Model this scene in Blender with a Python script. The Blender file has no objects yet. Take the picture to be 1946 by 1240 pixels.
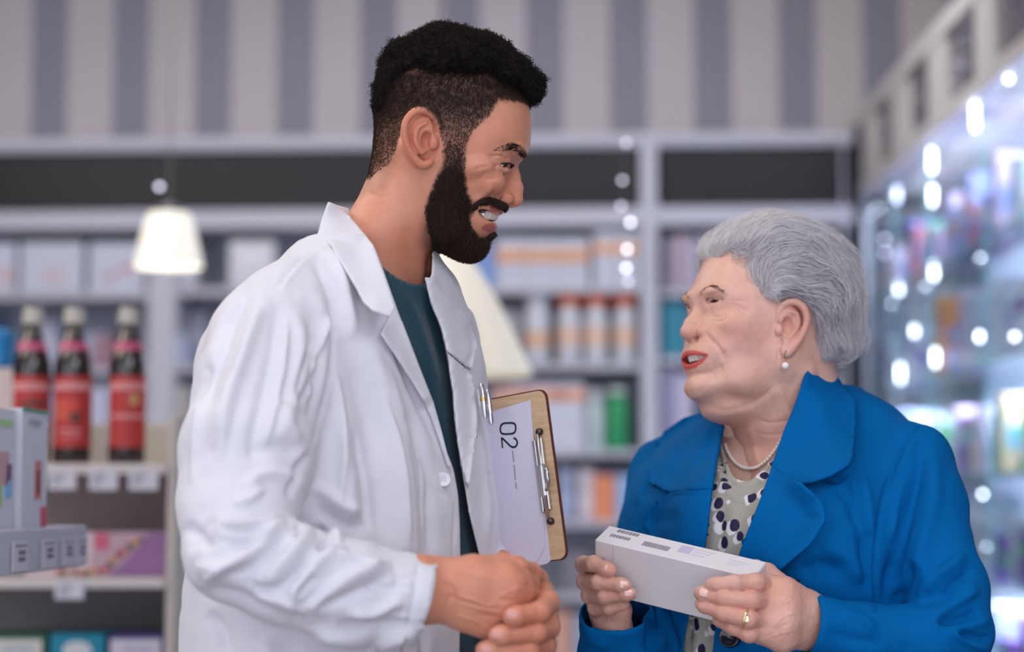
import bpy, math, random
import numpy as np
from mathutils import Vector, Matrix, geometry
from mathutils.bvhtree import BVHTree
SC = bpy.context.scene
COL = SC.collection
rnd = random.Random(7)
# ------------------------------------------------------------ camera, world, lights, exposure
F_PX = 70.0 / 36.0 * 1946.0
CAM = np.array([0.0, 0.0, 1.33]); PITCH = math.radians(5.0)
FW = np.array([0, math.cos(PITCH), math.sin(PITCH)]); UP = np.array([0, -math.sin(PITCH), math.cos(PITCH)]); RT = np.array([1.0, 0, 0])
cam_d = bpy.data.cameras.new('camera'); cam = bpy.data.objects.new('camera', cam_d); COL.objects.link(cam)
cam.location = CAM; cam.rotation_euler = (math.pi / 2 + PITCH, 0, 0)
cam_d.lens = 70; cam_d.sensor_width = 36; cam_d.sensor_fit = 'HORIZONTAL'
cam_d.clip_start = .05; cam_d.clip_end = 60
cam_d.dof.use_dof = True; cam_d.dof.focus_distance = 2.06; cam_d.dof.aperture_fstop = 2.6
SC.camera = cam
SC.view_settings.view_transform = 'Standard'; SC.view_settings.look = 'None'
SC.view_settings.gamma = 1; SC.view_settings.use_curve_mapping = False
SC.view_settings.exposure = 0.26
wd = bpy.data.worlds.new('world'); SC.world = wd; wd.use_nodes = True
wb = wd.node_tree.nodes['Background']; wb.inputs[0].default_value = (.82, .84, 1.0, 1); wb.inputs[1].default_value = 1.45
def area(name, loc, rot, sx, sy, power, col=(1, 1, 1)):
    l = bpy.data.lights.new(name, 'AREA'); l.shape = 'RECTANGLE'; l.size = sx; l.size_y = sy; l.energy = power; l.color = col
    o = bpy.data.objects.new(name, l); COL.objects.link(o); o.location = loc; o.rotation_euler = rot
    return o
# the shop's ceiling light panels, and one added fill from the right
area('ceiling_light_over_customers', (-.5, 1.2, 3.15), (math.radians(-14), math.radians(-10), 0), 2.0, 1.6, 16, (1, .94, .88))
area('ceiling_light_left_aisle', (-2.6, 2.8, 3.15), (0, math.radians(-25), 0), 1.4, 2.0, 40, (1, .86, .72))
area('added_fill_right', (.95, .2, 3.1), (math.radians(30), math.radians(16), 0), 1.4, 1.4, 20, (.86, .90, 1))  # added cool fill aimed at the coat's front, no known fixture
area('ceiling_light_back_aisle', (-.1, 5.4, 3.15), (math.radians(20), 0, 0), 5.2, .6, 38, (.93, .95, 1))
area('ceiling_light_middle_aisle', (-1.2, 3.9, 3.15), (math.radians(12), 0, 0), 3.0, .6, 16, (1, .96, .92))

def P(px, py, Y):
    """world point seen at photo pixel (px,py) at world depth Y"""
    a = (px - 973.0) / F_PX; b = (620.0 - py) / F_PX
    d = FW + a * RT + b * UP
    return CAM + d * (Y / d[1])
def S(Y): return Y / F_PX          # metres per pixel at depth Y
def Pv(a):
    a = np.asarray(a, float); A = (a[:, 0] - 973.0) / F_PX; B = (620.0 - a[:, 1]) / F_PX
    d = FW[None] + A[:, None] * RT[None] + B[:, None] * UP[None]
    return CAM[None] + d * (a[:, 2] / d[:, 1])[:, None]
def proj(V):
    q = V - CAM[None]; z = q @ FW
    return np.stack([973 + F_PX * (q @ RT) / z, 620 - F_PX * (q @ UP) / z], 1)

# ------------------------------------------------------------ implicit surface toolkit
class Field:
    def __init__(s, lo, hi, vox):
        s.lo = np.array(lo, float); s.v = vox
        s.n = np.ceil((np.array(hi, float) - s.lo) / vox).astype(int) + 1
        s.ax = [(s.lo[i] + vox * np.arange(s.n[i])).astype(np.float32) for i in range(3)]
        s.D = np.full(s.n, 1e3, np.float32)
    def sl(s, lo, hi):
        r = []
        for i in range(3):
            a = int(max(0, math.floor((lo[i] - s.lo[i]) / s.v))); b = int(min(s.n[i], math.ceil((hi[i] - s.lo[i]) / s.v) + 1))
            if b <= a: return None
            r.append(slice(a, b))
        return tuple(r)
    def grid(s, q):
        return s.ax[0][q[0]][:, None, None], s.ax[1][q[1]][None, :, None], s.ax[2][q[2]][None, None, :]
    def op(s, lo, hi, fn, k, mode='u'):
        m = k + 3 * s.v
        q = s.sl([v - m for v in lo], [v + m for v in hi])
        if q is None: return s
        d = fn(*s.grid(q)).astype(np.float32); a = s.D[q]
        if mode == 'u':
            if k > 0:
                h = np.clip(.5 + .5 * (a - d) / k, 0, 1); s.D[q] = a * (1 - h) + d * h - k * h * (1 - h)
            else: s.D[q] = np.minimum(a, d)
        elif mode == 's':
            if k > 0:
                h = np.clip(.5 - .5 * (a + d) / k, 0, 1); s.D[q] = a * (1 - h) - d * h + k * h * (1 - h)
            else: s.D[q] = np.maximum(a, -d)
        return s
    def cone(s, a, ra, b, rb, k=0, mode='u', sq=None):
        a = np.array(a, float); b = np.array(b, float); r = max(ra, rb)
        ba = b - a; L = max(ba @ ba, 1e-9)
        def fn(x, y, z):
            px, py, pz = x - a[0], y - a[1], z - a[2]
            t = np.clip((px * ba[0] + py * ba[1] + pz * ba[2]) / L, 0, 1)
            return np.sqrt((px - t * ba[0]) ** 2 + (py - t * ba[1]) ** 2 + (pz - t * ba[2]) ** 2) - (ra + (rb - ra) * t)
        return s.op(np.minimum(a, b) - r, np.maximum(a, b) + r, fn, k, mode)
    def chain(s, pts, k=0, mode='u', k0=None):
        for i in range(len(pts) - 1):
            s.cone(pts[i][:3], pts[i][3], pts[i + 1][:3], pts[i + 1][3], (k0 if (i == 0 and k0 is not None) else k), mode)
        return s
    def ell(s, c, r, k=0, mode='u', rot=None):
        c = np.array(c, float); r = np.array(r, float) * np.ones(3)
        M = np.eye(3) if rot is None else np.array(rot)
        R = float(r.max())
        ext = np.sqrt(((M * r[None, :]) ** 2).sum(1)) if rot is not None else r
        def fn(x, y, z):
            p = [x - c[0], y - c[1], z - c[2]]
            if rot is not None:
                p = [M[0, i] * p[0] + M[1, i] * p[1] + M[2, i] * p[2] for i in range(3)]
            k0 = np.sqrt((p[0] / r[0]) ** 2 + (p[1] / r[1]) ** 2 + (p[2] / r[2]) ** 2)
            k1 = np.sqrt((p[0] / r[0] ** 2) ** 2 + (p[1] / r[1] ** 2) ** 2 + (p[2] / r[2] ** 2) ** 2)
            return k0 * (k0 - 1) / np.maximum(k1, 1e-9)
        return s.op(c - ext, c + ext, fn, k, mode)
    def mesh(s, smooth=1):
        V, Q = surface_nets(s.D, s.lo, s.v)
        for _ in range(smooth): V = laplace(V, Q, .5)
        return V, Q
def rotm(ax, deg):
    return np.array(Matrix.Rotation(math.radians(deg), 3, ax))
def surface_nets(D, lo, v):
    ins = D < 0
    c = ins[:-1, :-1, :-1].astype(np.int8)
    cnt = np.zeros([n - 1 for n in D.shape], np.int8)
    for i in (0, 1):
        for j in (0, 1):
            for k in (0, 1):
                cnt += ins[i:i + cnt.shape[0], j:j + cnt.shape[1], k:k + cnt.shape[2]]
    act = (cnt > 0) & (cnt < 8)
    idx = -np.ones(act.shape, np.int64); I = np.argwhere(act); idx[act] = np.arange(len(I))
    acc = np.zeros((len(I), 3)); num = np.zeros(len(I))
    co = [(i, j, k) for i in (0, 1) for j in (0, 1) for k in (0, 1)]
    val = {o: D[I[:, 0] + o[0], I[:, 1] + o[1], I[:, 2] + o[2]].astype(float) for o in co}
    for a in co:
        for ax in range(3):
            if a[ax]: continue
            b = list(a); b[ax] = 1; b = tuple(b)
            m = (val[a] < 0) != (val[b] < 0)
            t = np.where(m, val[a] / np.where(m, val[a] - val[b], 1), 0)
            p = np.zeros((len(I), 3)); p[:] = a; p[:, ax] += t
            acc[m] += p[m]; num[m] += 1
    V = (I + acc / num[:, None]) * v + lo[None]
    Q = []
    for ax in range(3):
        u, w = (ax + 1) % 3, (ax + 2) % 3
        sh = list(D.shape); s0 = [slice(None)] * 3; s1 = [slice(None)] * 3
        s0[ax] = slice(0, -1); s1[ax] = slice(1, None)
        A = ins[tuple(s0)]; B = ins[tuple(s1)]
        E = np.argwhere(A != B)
        E = E[(E[:, u] > 0) & (E[:, w] > 0) & (E[:, u] < sh[u] - 1) & (E[:, w] < sh[w] - 1)]
        def cell(du, dw):
            e = E.copy(); e[:, u] -= du; e[:, w] -= dw
            return idx[e[:, 0], e[:, 1], e[:, 2]]
        q = np.stack([cell(1, 1), cell(0, 1), cell(0, 0), cell(1, 0)], 1)
        fl = ~A[E[:, 0], E[:, 1], E[:, 2]]
        q[fl] = q[fl][:, ::-1]
        Q.append(q)
    Q = np.concatenate(Q); Q = Q[(Q >= 0).all(1)]
    return V, Q
def edges_of(Q):
    e = np.concatenate([Q[:, [i, (i + 1) % Q.shape[1]]] for i in range(Q.shape[1])])
    return e
def laplace(V, Q, f, keep=None):
    e = edges_of(Q); n = len(V)
    deg = np.bincount(e[:, 0], minlength=n) + np.bincount(e[:, 1], minlength=n)
    out = np.empty_like(V)
    for i in range(3):
        out[:, i] = np.bincount(e[:, 0], V[e[:, 1], i], n) + np.bincount(e[:, 1], V[e[:, 0], i], n)
    out /= np.maximum(deg, 1)[:, None]
    r = V + (out - V) * f
    if keep is not None: r[keep] = V[keep]
    return r
def normals(V, Q):
    a = V[Q[:, 0]]; b = V[Q[:, 1]]; c = V[Q[:, 2]]; d = V[Q[:, -1]]
    fn = np.cross(c - a, d - b) if Q.shape[1] == 4 else np.cross(b - a, c - a)
    N = np.zeros_like(V)
    for j in range(Q.shape[1]):
        for i in range(3): N[:, i] += np.bincount(Q[:, j], fn[:, i], len(V))
    return N / np.maximum(np.linalg.norm(N, axis=1), 1e-12)[:, None]
def _h(i, j, k, sd):
    n = (i * 73856093) ^ (j * 19349663) ^ (k * 83492791) ^ (sd * 2654435761)
    n = (n ^ (n >> 13)) * 1274126177
    n = n & 0x7fffffff
    n = (n ^ (n >> 15)) * 2246822519 & 0x7fffffff
    return (n & 0xffff) / 32767.5 - 1.0
def noise(p, sc, sd=0):
    q = np.asarray(p) * sc + 100.0; i = np.floor(q).astype(np.int64); f = q - i; f = f * f * (3 - 2 * f)
    r = 0
    for a in (0, 1):
        for b in (0, 1):
            for c in (0, 1):
                w = (f[:, 0] if a else 1 - f[:, 0]) * (f[:, 1] if b else 1 - f[:, 1]) * (f[:, 2] if c else 1 - f[:, 2])
                r = r + w * _h(i[:, 0] + a, i[:, 1] + b, i[:, 2] + c, sd)
    return r
def fbm(p, sc, oct=3, sd=0):
    r = 0; a = 1
    for o in range(oct): r = r + a * noise(p, sc * 2 ** o, sd + o * 17); a *= .5
    return r
def smst(x, a, b):
    t = np.clip((x - a) / (b - a), 0, 1); return t * t * (3 - 2 * t)
def seg_dist(p, pts):
    """distance to polyline, side sign, arc parameter 0..1"""
    pts = np.asarray(pts, float); L = np.concatenate([[0], np.cumsum(np.linalg.norm(np.diff(pts, axis=0), axis=1))])
    best = np.full(len(p), 1e9); sg = np.zeros(len(p)); T = np.zeros(len(p))
    for i in range(len(pts) - 1):
        a = pts[i]; ba = pts[i + 1] - a; l2 = max(ba @ ba, 1e-9)
        t = np.clip(((p - a) @ ba) / l2, 0, 1); q = p - a - t[:, None] * ba
        d = np.sqrt((q ** 2).sum(1)); m = d < best
        cr = ba[0] * q[:, 1] - ba[1] * q[:, 0]
        best[m] = d[m]; sg[m] = np.sign(cr[m]); T[m] = (L[i] + t[m] * math.sqrt(l2)) / L[-1]
    return best, sg, T
def spline(pts, n):
    """Catmull-Rom through points, n samples"""
    P_ = np.asarray(pts, float)
    if len(P_) < 3: 
        t = np.linspace(0, 1, n)[:, None]; return P_[0] * (1 - t) + P_[-1] * t
    Q_ = np.concatenate([[2 * P_[0] - P_[1]], P_, [2 * P_[-1] - P_[-2]]])
    m = len(P_) - 1; out = []
    for u in np.linspace(0, m, n):
        i = min(int(u), m - 1); t = u - i
        a, b, c, d = Q_[i], Q_[i + 1], Q_[i + 2], Q_[i + 3]
        out.append(.5 * ((2 * b) + (-a + c) * t + (2 * a - 5 * b + 4 * c - d) * t * t + (-a + 3 * b - 3 * c + d) * t ** 3))
    return np.array(out)
def brush(V, N, xy, B, scale, face=None):
    """B: list of (points, width px, height px, kind); raises real folds along the normals. xy: position of each vertex in the drawing plane"""
    out = np.zeros(len(V))
    for pts, w, h, kind in B:
        pts = np.asarray(spline(pts, max(8, len(pts) * 5)) if len(pts) > 2 else pts, float)
        lo = pts.min(0) - 3.2 * w; hi = pts.max(0) + 3.2 * w
        m = ((xy > lo) & (xy < hi)).all(1)
        if face is not None: m &= face
        if not m.any(): continue
        d, sg, T = seg_dist(xy[m], pts)
        tp = np.clip(np.minimum(T, 1 - T) * 5, 0, 1) ** .7
        x = d / w
        if kind == 'g': v = np.exp(-x * x)
        elif kind == 'c': v = np.exp(-x * x) * tp
        elif kind == 'o': v = np.exp(-(np.where(sg > 0, x / 2.6, x * 1.6)) ** 2) * tp     # asymmetric fold: soft on one side, sharp on the other
        elif kind == 'p': v = np.exp(-(np.where(sg < 0, x / 2.6, x * 1.6)) ** 2) * tp
        out[m] += h * v
    return V + N * (out * scale)[:, None]

# ------------------------------------------------------------ object helpers
def tag(o, label=None, cat=None, group=None, kind=None):
    if label: o['label'] = label
    if cat: o['category'] = cat
    if group: o['group'] = group
    if kind: o['kind'] = kind
    return o
def empty(name, loc=(0, 0, 0), rz=0):
    o = bpy.data.objects.new(name, None); COL.objects.link(o); o.location = loc; o.rotation_euler = (0, 0, rz); o.empty_display_size = .05
    return o
def link(name, me, mat, parent=None, loc=None, keep=True):
    o = bpy.data.objects.new(name, me); COL.objects.link(o)
    if mat is not None:
        for m in (mat if isinstance(mat, (list, tuple)) else [mat]): me.materials.append(m)
    if parent is not None:
        o.parent = parent
        if keep:
            bpy.context.view_layer.update()
            o.matrix_parent_inverse = parent.matrix_world.inverted()
    if loc is not None: o.location = loc
    return o
def np_mesh(name, V, Q, smooth=True):
    me = bpy.data.meshes.new(name); V = np.asarray(V, np.float32)
    if isinstance(Q, list):
        ls = np.array([len(q) for q in Q]); fl = np.array([i for q in Q for i in q], np.int32)
    else:
        ls = np.full(len(Q), Q.shape[1]); fl = Q.astype(np.int32).ravel()
    me.vertices.add(len(V)); me.vertices.foreach_set('co', V.ravel())
    me.loops.add(len(fl)); me.loops.foreach_set('vertex_index', fl)
    me.polygons.add(len(ls)); st = np.concatenate([[0], np.cumsum(ls)[:-1]]).astype(np.int32)
    me.polygons.foreach_set('loop_start', st); me.polygons.foreach_set('loop_total', ls.astype(np.int32))
    me.polygons.foreach_set('use_smooth', np.full(len(ls), smooth))
    me.update(calc_edges=True); me.validate()
    return me
def attr(me, name, a):
    """per-vertex float attribute"""
    at = me.attributes.new(name, 'FLOAT', 'POINT'); at.data.foreach_set('value', np.asarray(a, np.float32))
def join_vq(parts):
    V = []; Q = []; n = 0
    for v, q in parts: V.append(v); Q.append(q + n); n += len(v)
    return np.concatenate(V), np.concatenate(Q)

def tubes(strands, radii, sides=3):
    """list of (n,3) polylines -> tube mesh; radii (n,) or per strand arrays"""
    VV = []; QQ = []; off = 0
    groups = {}
    for s_, r_ in zip(strands, radii): groups.setdefault(len(s_), []).append((s_, r_))
    for n, L in groups.items():
        A = np.array([l[0] for l in L], float); R = np.array([np.broadcast_to(l[1], n) for l in L], float)
        T = np.gradient(A, axis=1); T /= np.maximum(np.linalg.norm(T, axis=2, keepdims=True), 1e-12)
        ref = np.where(np.abs(T[:, :1, 2:3]) > .9, np.array([1., 0, 0]), np.array([0, 0, 1.]))
        X = np.cross(T, ref); X /= np.maximum(np.linalg.norm(X, axis=2, keepdims=True), 1e-12); Y = np.cross(T, X)
        ang = np.arange(sides) * 2 * math.pi / sides
        ring = A[:, :, None] + (X[:, :, None] * np.cos(ang)[None, None, :, None] + Y[:, :, None] * np.sin(ang)[None, None, :, None]) * R[:, :, None, None]
        V = ring.reshape(-1, 3); m = len(L)
        base = (np.arange(m) * n * sides)[:, None, None] + (np.arange(n - 1) * sides)[None, :, None] + np.arange(sides)[None, None, :]
        nx = (np.arange(m) * n * sides)[:, None, None] + (np.arange(n - 1) * sides)[None, :, None] + ((np.arange(sides) + 1) % sides)[None, None, :]
        Q = np.stack([base, nx, nx + sides, base + sides], -1).reshape(-1, 4)[:, ::-1]
        VV.append(V); QQ.append(Q + off); off += len(V)
    return np.concatenate(VV), np.concatenate(QQ)

class MB:
    """collects boxes, prisms, tubes, lathes into one mesh"""
    def __init__(s): s.v = []; s.f = []
    def add(s, V, F):
        n = len(s.v); s.v += [tuple(map(float, p)) for p in V]; s.f += [tuple(i + n for i in f) for f in F]; return s
    def box(s, lo, hi, bev=0.0):
        lo = np.array(lo, float); hi = np.array(hi, float)
        lo, hi = np.minimum(lo, hi), np.maximum(lo, hi)
        b = min(bev, *(0.49 * (hi - lo))) if bev > 0 else 0
        if b <= 0:
            V = [(x, y, z) for x in (lo[0], hi[0]) for y in (lo[1], hi[1]) for z in (lo[2], hi[2])]
            return s.add(V, [(0, 1, 3, 2), (4, 6, 7, 5), (0, 4, 5, 1), (2, 3, 7, 6), (0, 2, 6, 4), (1, 5, 7, 3)])
        V = []; ix = {}
        for c in [(i, j, k) for i in (0, 1) for j in (0, 1) for k in (0, 1)]:
            for ax in range(3):
                p = []
                for a in range(3):
                    e = hi[a] if c[a] else lo[a]; inn = e - b if c[a] else e + b
                    p.append(e if a == ax else inn)
                ix[c, ax] = len(V); V.append(p)
        F = []
        for ax in range(3):
            u, w = (ax + 1) % 3, (ax + 2) % 3
            for sgn in (0, 1):
                q = []
                for (a, b_) in ((0, 0), (1, 0), (1, 1), (0, 1)):
                    c = [0, 0, 0]; c[ax] = sgn; c[u] = a; c[w] = b_; q.append(ix[tuple(c), ax])
                F.append(tuple(q) if sgn else tuple(q[::-1]))
            for a in (0, 1):
                for b_ in (0, 1):
                    c0 = [0, 0, 0]; c1 = [0, 0, 0]; c0[u] = c1[u] = a; c0[w] = c1[w] = b_; c1[ax] = 1
                    q = [ix[tuple(c0), u], ix[tuple(c1), u], ix[tuple(c1), w], ix[tuple(c0), w]]
                    F.append(tuple(q[::-1]) if a == b_ else tuple(q))
        for c in [(i, j, k) for i in (0, 1) for j in (0, 1) for k in (0, 1)]:
            q = (ix[c, 0], ix[c, 1], ix[c, 2]); F.append(q if sum(c) % 2 else q[::-1])
        return s.add(V, F)
    def lathe(s, c, prof, n=20, axis='z'):
        V = []; F = []
        for r, z in prof:
            for i in range(n):
                a = 2 * math.pi * i / n; p = (r * math.cos(a), r * math.sin(a), z)
                if axis == 'y': p = (p[0], -p[2], p[1])
                if axis == 'x': p = (p[2], p[0], p[1])
                V.append((c[0] + p[0], c[1] + p[1], c[2] + p[2]))
        for j in range(len(prof) - 1):
            for i in range(n): F.append((j * n + i, j * n + (i + 1) % n, (j + 1) * n + (i + 1) % n, (j + 1) * n + i))
        if prof[0][0] > 1e-6: F.append(tuple(range(n))[::-1])
        if prof[-1][0] > 1e-6: F.append(tuple((len(prof) - 1) * n + i for i in range(n)))
        return s.add(V, F)
    def tube(s, pts, r, n=8, caps=True):
        st = np.asarray(pts, float); V, Q = tubes([st], [np.broadcast_to(r, len(st))], n)
        F = [tuple(q) for q in Q]
        if caps: F += [tuple(range(n)), tuple((len(st) - 1) * n + i for i in range(n))[::-1]]
        return s.add(V, F)
    def build(s, name, mat, parent=None, smooth=False, loc=None, keep=True, mtx=None):
        me = bpy.data.meshes.new(name); V = s.v
        if mtx is not None: V = [mtx @ Vector(v) for v in V]
        me.from_pydata(V, [], s.f); me.update()
        if smooth:
            me.polygons.foreach_set('use_smooth', [True] * len(me.polygons))
            try: me.set_sharp_from_angle(angle=math.radians(40))
            except Exception: pass
        return link(name, me, mat, parent, loc, keep)

# ------------------------------------------------------------ materials
def mat(name, col, rough=.5, metal=0, spec=.5, sss=0, emit=None, estr=0, trans=0, bump=None, coat=0, ior=1.45, alpha=1):
    m = bpy.data.materials.new(name); m.use_nodes = True; n = m.node_tree.nodes; b = n['Principled BSDF']
    b.inputs['Base Color'].default_value = (*col, 1); b.inputs['Roughness'].default_value = rough
    b.inputs['Metallic'].default_value = metal; b.inputs['Specular IOR Level'].default_value = spec
    b.inputs['IOR'].default_value = ior
    if sss:
        b.inputs['Subsurface Weight'].default_value = sss; b.inputs['Subsurface Radius'].default_value = (1, .35, .2)
        b.inputs['Subsurface Scale'].default_value = .008
    if emit: b.inputs['Emission Color'].default_value = (*emit, 1); b.inputs['Emission Strength'].default_value = estr
    if trans: b.inputs['Transmission Weight'].default_value = trans
    if coat: b.inputs['Coat Weight'].default_value = coat
    if alpha < 1: b.inputs['Alpha'].default_value = alpha
    if bump:
        sc, st, di = bump
        t = n.new('ShaderNodeTexNoise'); t.inputs['Scale'].default_value = sc; t.inputs['Detail'].default_value = 3
        tc = n.new('ShaderNodeTexCoord'); m.node_tree.links.new(tc.outputs['Object'], t.inputs['Vector'])
        bp = n.new('ShaderNodeBump'); bp.inputs['Strength'].default_value = st; bp.inputs['Distance'].default_value = di
        m.node_tree.links.new(t.outputs['Fac'], bp.inputs['Height']); m.node_tree.links.new(bp.outputs['Normal'], b.inputs['Normal'])
    return m
def srgb(r, g, b):
    f = lambda c: (c / 255 / 12.92) if c <= 10 else ((c / 255 + .055) / 1.055) ** 2.4
    return (f(r), f(g), f(b))
class NT:
    def __init__(s, m): s.t = m.node_tree; s.n = s.t.nodes; s.b = s.n['Principled BSDF']
    def new(s, kind, **kw):
        o = s.n.new(kind)
        for k, v in kw.items():
            if hasattr(o, k): setattr(o, k, v)
            else: o.inputs[k.replace('_', ' ')].default_value = v
        return o
    def l(s, a, b): s.t.links.new(a, b); return s
    def mix(s, fac, a, b, mode='MIX'):
        m = s.n.new('ShaderNodeMix'); m.data_type = 'RGBA'; m.blend_type = mode
        for sock, v in ((m.inputs[0], fac), (m.inputs[6], a), (m.inputs[7], b)):
            if hasattr(v, 'links'): s.t.links.new(v, sock)
            elif isinstance(v, (int, float)): sock.default_value = v
            else: sock.default_value = (*v, 1)
        return m.outputs[2]
    def attr(s, name):
        a = s.n.new('ShaderNodeAttribute'); a.attribute_name = name; return a.outputs['Fac']
    def noise(s, scale, detail=3, rough=.5, coord='Object', stretch=None):
        tc = s.n.new('ShaderNodeTexCoord'); v = tc.outputs[coord]
        if stretch:
            mp = s.n.new('ShaderNodeMapping'); mp.inputs['Scale'].default_value = stretch; s.l(v, mp.inputs['Vector']); v = mp.outputs[0]
        t = s.n.new('ShaderNodeTexNoise'); t.inputs['Scale'].default_value = scale; t.inputs['Detail'].default_value = detail; t.inputs['Roughness'].default_value = rough
        s.l(v, t.inputs['Vector']); return t.outputs['Fac']
    def ramp(s, fac, stops, interp='LINEAR'):
        r = s.n.new('ShaderNodeValToRGB'); r.color_ramp.interpolation = interp
        e = r.color_ramp.elements
        while len(e) < len(stops): e.new(.5)
        for i, (p, c) in enumerate(stops): e[i].position = p; e[i].color = (*c, 1) if not np.isscalar(c) else (c, c, c, 1)
        s.l(fac, r.inputs[0]); return r.outputs[0]
    def math(s, op, a, b=None, clamp=False):
        m = s.n.new('ShaderNodeMath'); m.operation = op; m.use_clamp = clamp
        for sock, v in ((m.inputs[0], a), (m.inputs[1], b)):
            if v is None: continue
            if hasattr(v, 'links'): s.l(v, sock)
            else: sock.default_value = v
        return m.outputs[0]
    def bump(s, h, strength, dist):
        b = s.n.new('ShaderNodeBump'); b.inputs['Strength'].default_value = strength; b.inputs['Distance'].default_value = dist
        s.l(h, b.inputs['Height']); s.l(b.outputs[0], s.b.inputs['Normal']); return b
# ------------------------------------------------------------ sculpting helpers for heads
def poly_sdf(X, Y, poly):
    poly = np.asarray(poly, float); d = np.full(np.broadcast(X, Y).shape, 1e9); ins = np.zeros(d.shape, bool)
    n = len(poly)
    for i in range(n):
        a = poly[i]; b = poly[(i + 1) % n]; e = b - a; l2 = max(e @ e, 1e-9)
        t = np.clip(((X - a[0]) * e[0] + (Y - a[1]) * e[1]) / l2, 0, 1)
        d = np.minimum(d, (X - a[0] - t * e[0]) ** 2 + (Y - a[1] - t * e[1]) ** 2)
        c = (a[1] > Y) != (b[1] > Y)
        with np.errstate(divide='ignore', invalid='ignore'):
            xx = a[0] + (Y - a[1]) * (b[0] - a[0]) / (b[1] - a[1] if b[1] != a[1] else 1e-9)
        ins ^= c & (X < xx)
    return np.where(ins, -1, 1) * np.sqrt(d)
def in_poly(xy, poly): return poly_sdf(xy[:, 0], xy[:, 1], poly) < 0
def blur2(a, r):
    if r < 1: return a
    k = np.exp(-(np.arange(-3 * r, 3 * r + 1) / r) ** 2 / 2); k /= k.sum(); m = len(k) // 2
    p = np.pad(a, m, mode='edge')
    p = np.apply_along_axis(lambda v: np.convolve(v, k, 'valid'), 0, p)
    return np.apply_along_axis(lambda v: np.convolve(v, k, 'valid'), 1, p)
def shep(X, Y, ctrl, s=45.0):
    num = 0; den = 0
    for (x, y, v) in ctrl:
        w = np.exp(-((X - x) ** 2 + (Y - y) ** 2) / (2 * s * s)) + 1e-12 / (1 + ((X - x) ** 2 + (Y - y) ** 2))
        num = num + w * v; den = den + w
    return num / den
def inflate(F_, poly, wc, rc_, k=0, blur=2, center=0.0, s=45.0, mode='u'):
    """a body whose side view is the outline poly and whose half width follows wc, edge rounding rc_"""
    X = F_.ax[0][:, None].astype(float); Y = F_.ax[1][None, :].astype(float)
    sd = blur2(poly_sdf(X, Y, poly), blur); W = shep(X, Y, wc, s); R = shep(X, Y, rc_, s)
    q = np.maximum(sd + R, 0) / R; m = np.minimum(R, W)
    zc = center if np.isscalar(center) else shep(X, Y, center, s)[:, :, None]
    p = np.array(poly)
    def fn(x, y, z):
        e = np.sqrt(q[:, :, None] ** 2 + ((z - zc) / W[:, :, None]) ** 2) - 1
        return e * m[:, :, None]
    d = fn(None, None, F_.ax[2][None, None, :]).astype(np.float32); a = F_.D
    if mode == 'u':
        if k > 0:
            h = np.clip(.5 + .5 * (a - d) / k, 0, 1); F_.D = (a * (1 - h) + d * h - k * h * (1 - h)).astype(np.float32)
        else: F_.D = np.minimum(a, d)
def frame(px, py, Y, s=None, yaw=0, roll=0):
    """local picture-aligned metric frame: (x,y,w) px units -> world; yaw turns about the vertical through the origin"""
    s = s or S(Y); A = P(px, py, Y); c, n = math.cos(math.radians(yaw)), math.sin(math.radians(yaw)); cr, sr = math.cos(math.radians(roll)), math.sin(math.radians(roll))
    def to(V):
        V = np.asarray(V, float); x = V[:, 0] - px; y = V[:, 1] - py; w = V[:, 2]
        y, w = y * cr + w * sr, w * cr - y * sr
        x2 = x * c - w * n; w2 = x * n + w * c
        return A[None] + s * (x2[:, None] * RT[None] - y[:, None] * UP[None] + w2[:, None] * FW[None])
    return to
def sample(V, Q, n, rng, mask=None):
    a = V[Q[:, 0]]; b = V[Q[:, 1]]; c = V[Q[:, 2]]; d = V[Q[:, 3]]
    ar = np.linalg.norm(np.cross(c - a, d - b), axis=1) * .5
    if mask is not None: ar = ar * mask[Q].mean(1)
    cs = np.cumsum(ar); f = np.searchsorted(cs, rng.random(n) * cs[-1]); f = np.minimum(f, len(Q) - 1)
    u = rng.random(n)[:, None]; v = rng.random(n)[:, None]
    return (a[f] * (1 - u) + b[f] * u) * (1 - v) + (d[f] * (1 - u) + c[f] * u) * v, f
def unit(a): return a / np.maximum(np.linalg.norm(a, axis=-1, keepdims=True), 1e-9)
def curl_strands(p, n, L, curl_r, turns, m, rng, bias=None, taper=.35, droop=0.0, down=None):
    """curly hairs: start p, normal n, lengths L"""
    K = len(p); d = unit(n + (rng.normal(size=(K, 3)) * .35) + (0 if bias is None else bias))
    r1 = unit(np.cross(d, rng.normal(size=(K, 3)))); r2 = np.cross(d, r1)
    t = np.linspace(0, 1, m)[None, :, None]; ph = rng.random((K, 1, 1)) * 6.28
    L = np.broadcast_to(L, K)[:, None, None]; cr = np.broadcast_to(curl_r, K)[:, None, None] * np.minimum(t * 2.5, 1)
    A = p[:, None] + d[:, None] * t * L + cr * (r1[:, None] * np.cos(ph + t * turns * 6.28) + r2[:, None] * np.sin(ph + t * turns * 6.28)) - cr * (r1[:, None] * np.cos(ph) + r2[:, None] * np.sin(ph)) * (1 - t)
    if down is not None: A = A + droop * t * t * L * np.asarray(down)[None, None]
    return A
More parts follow.
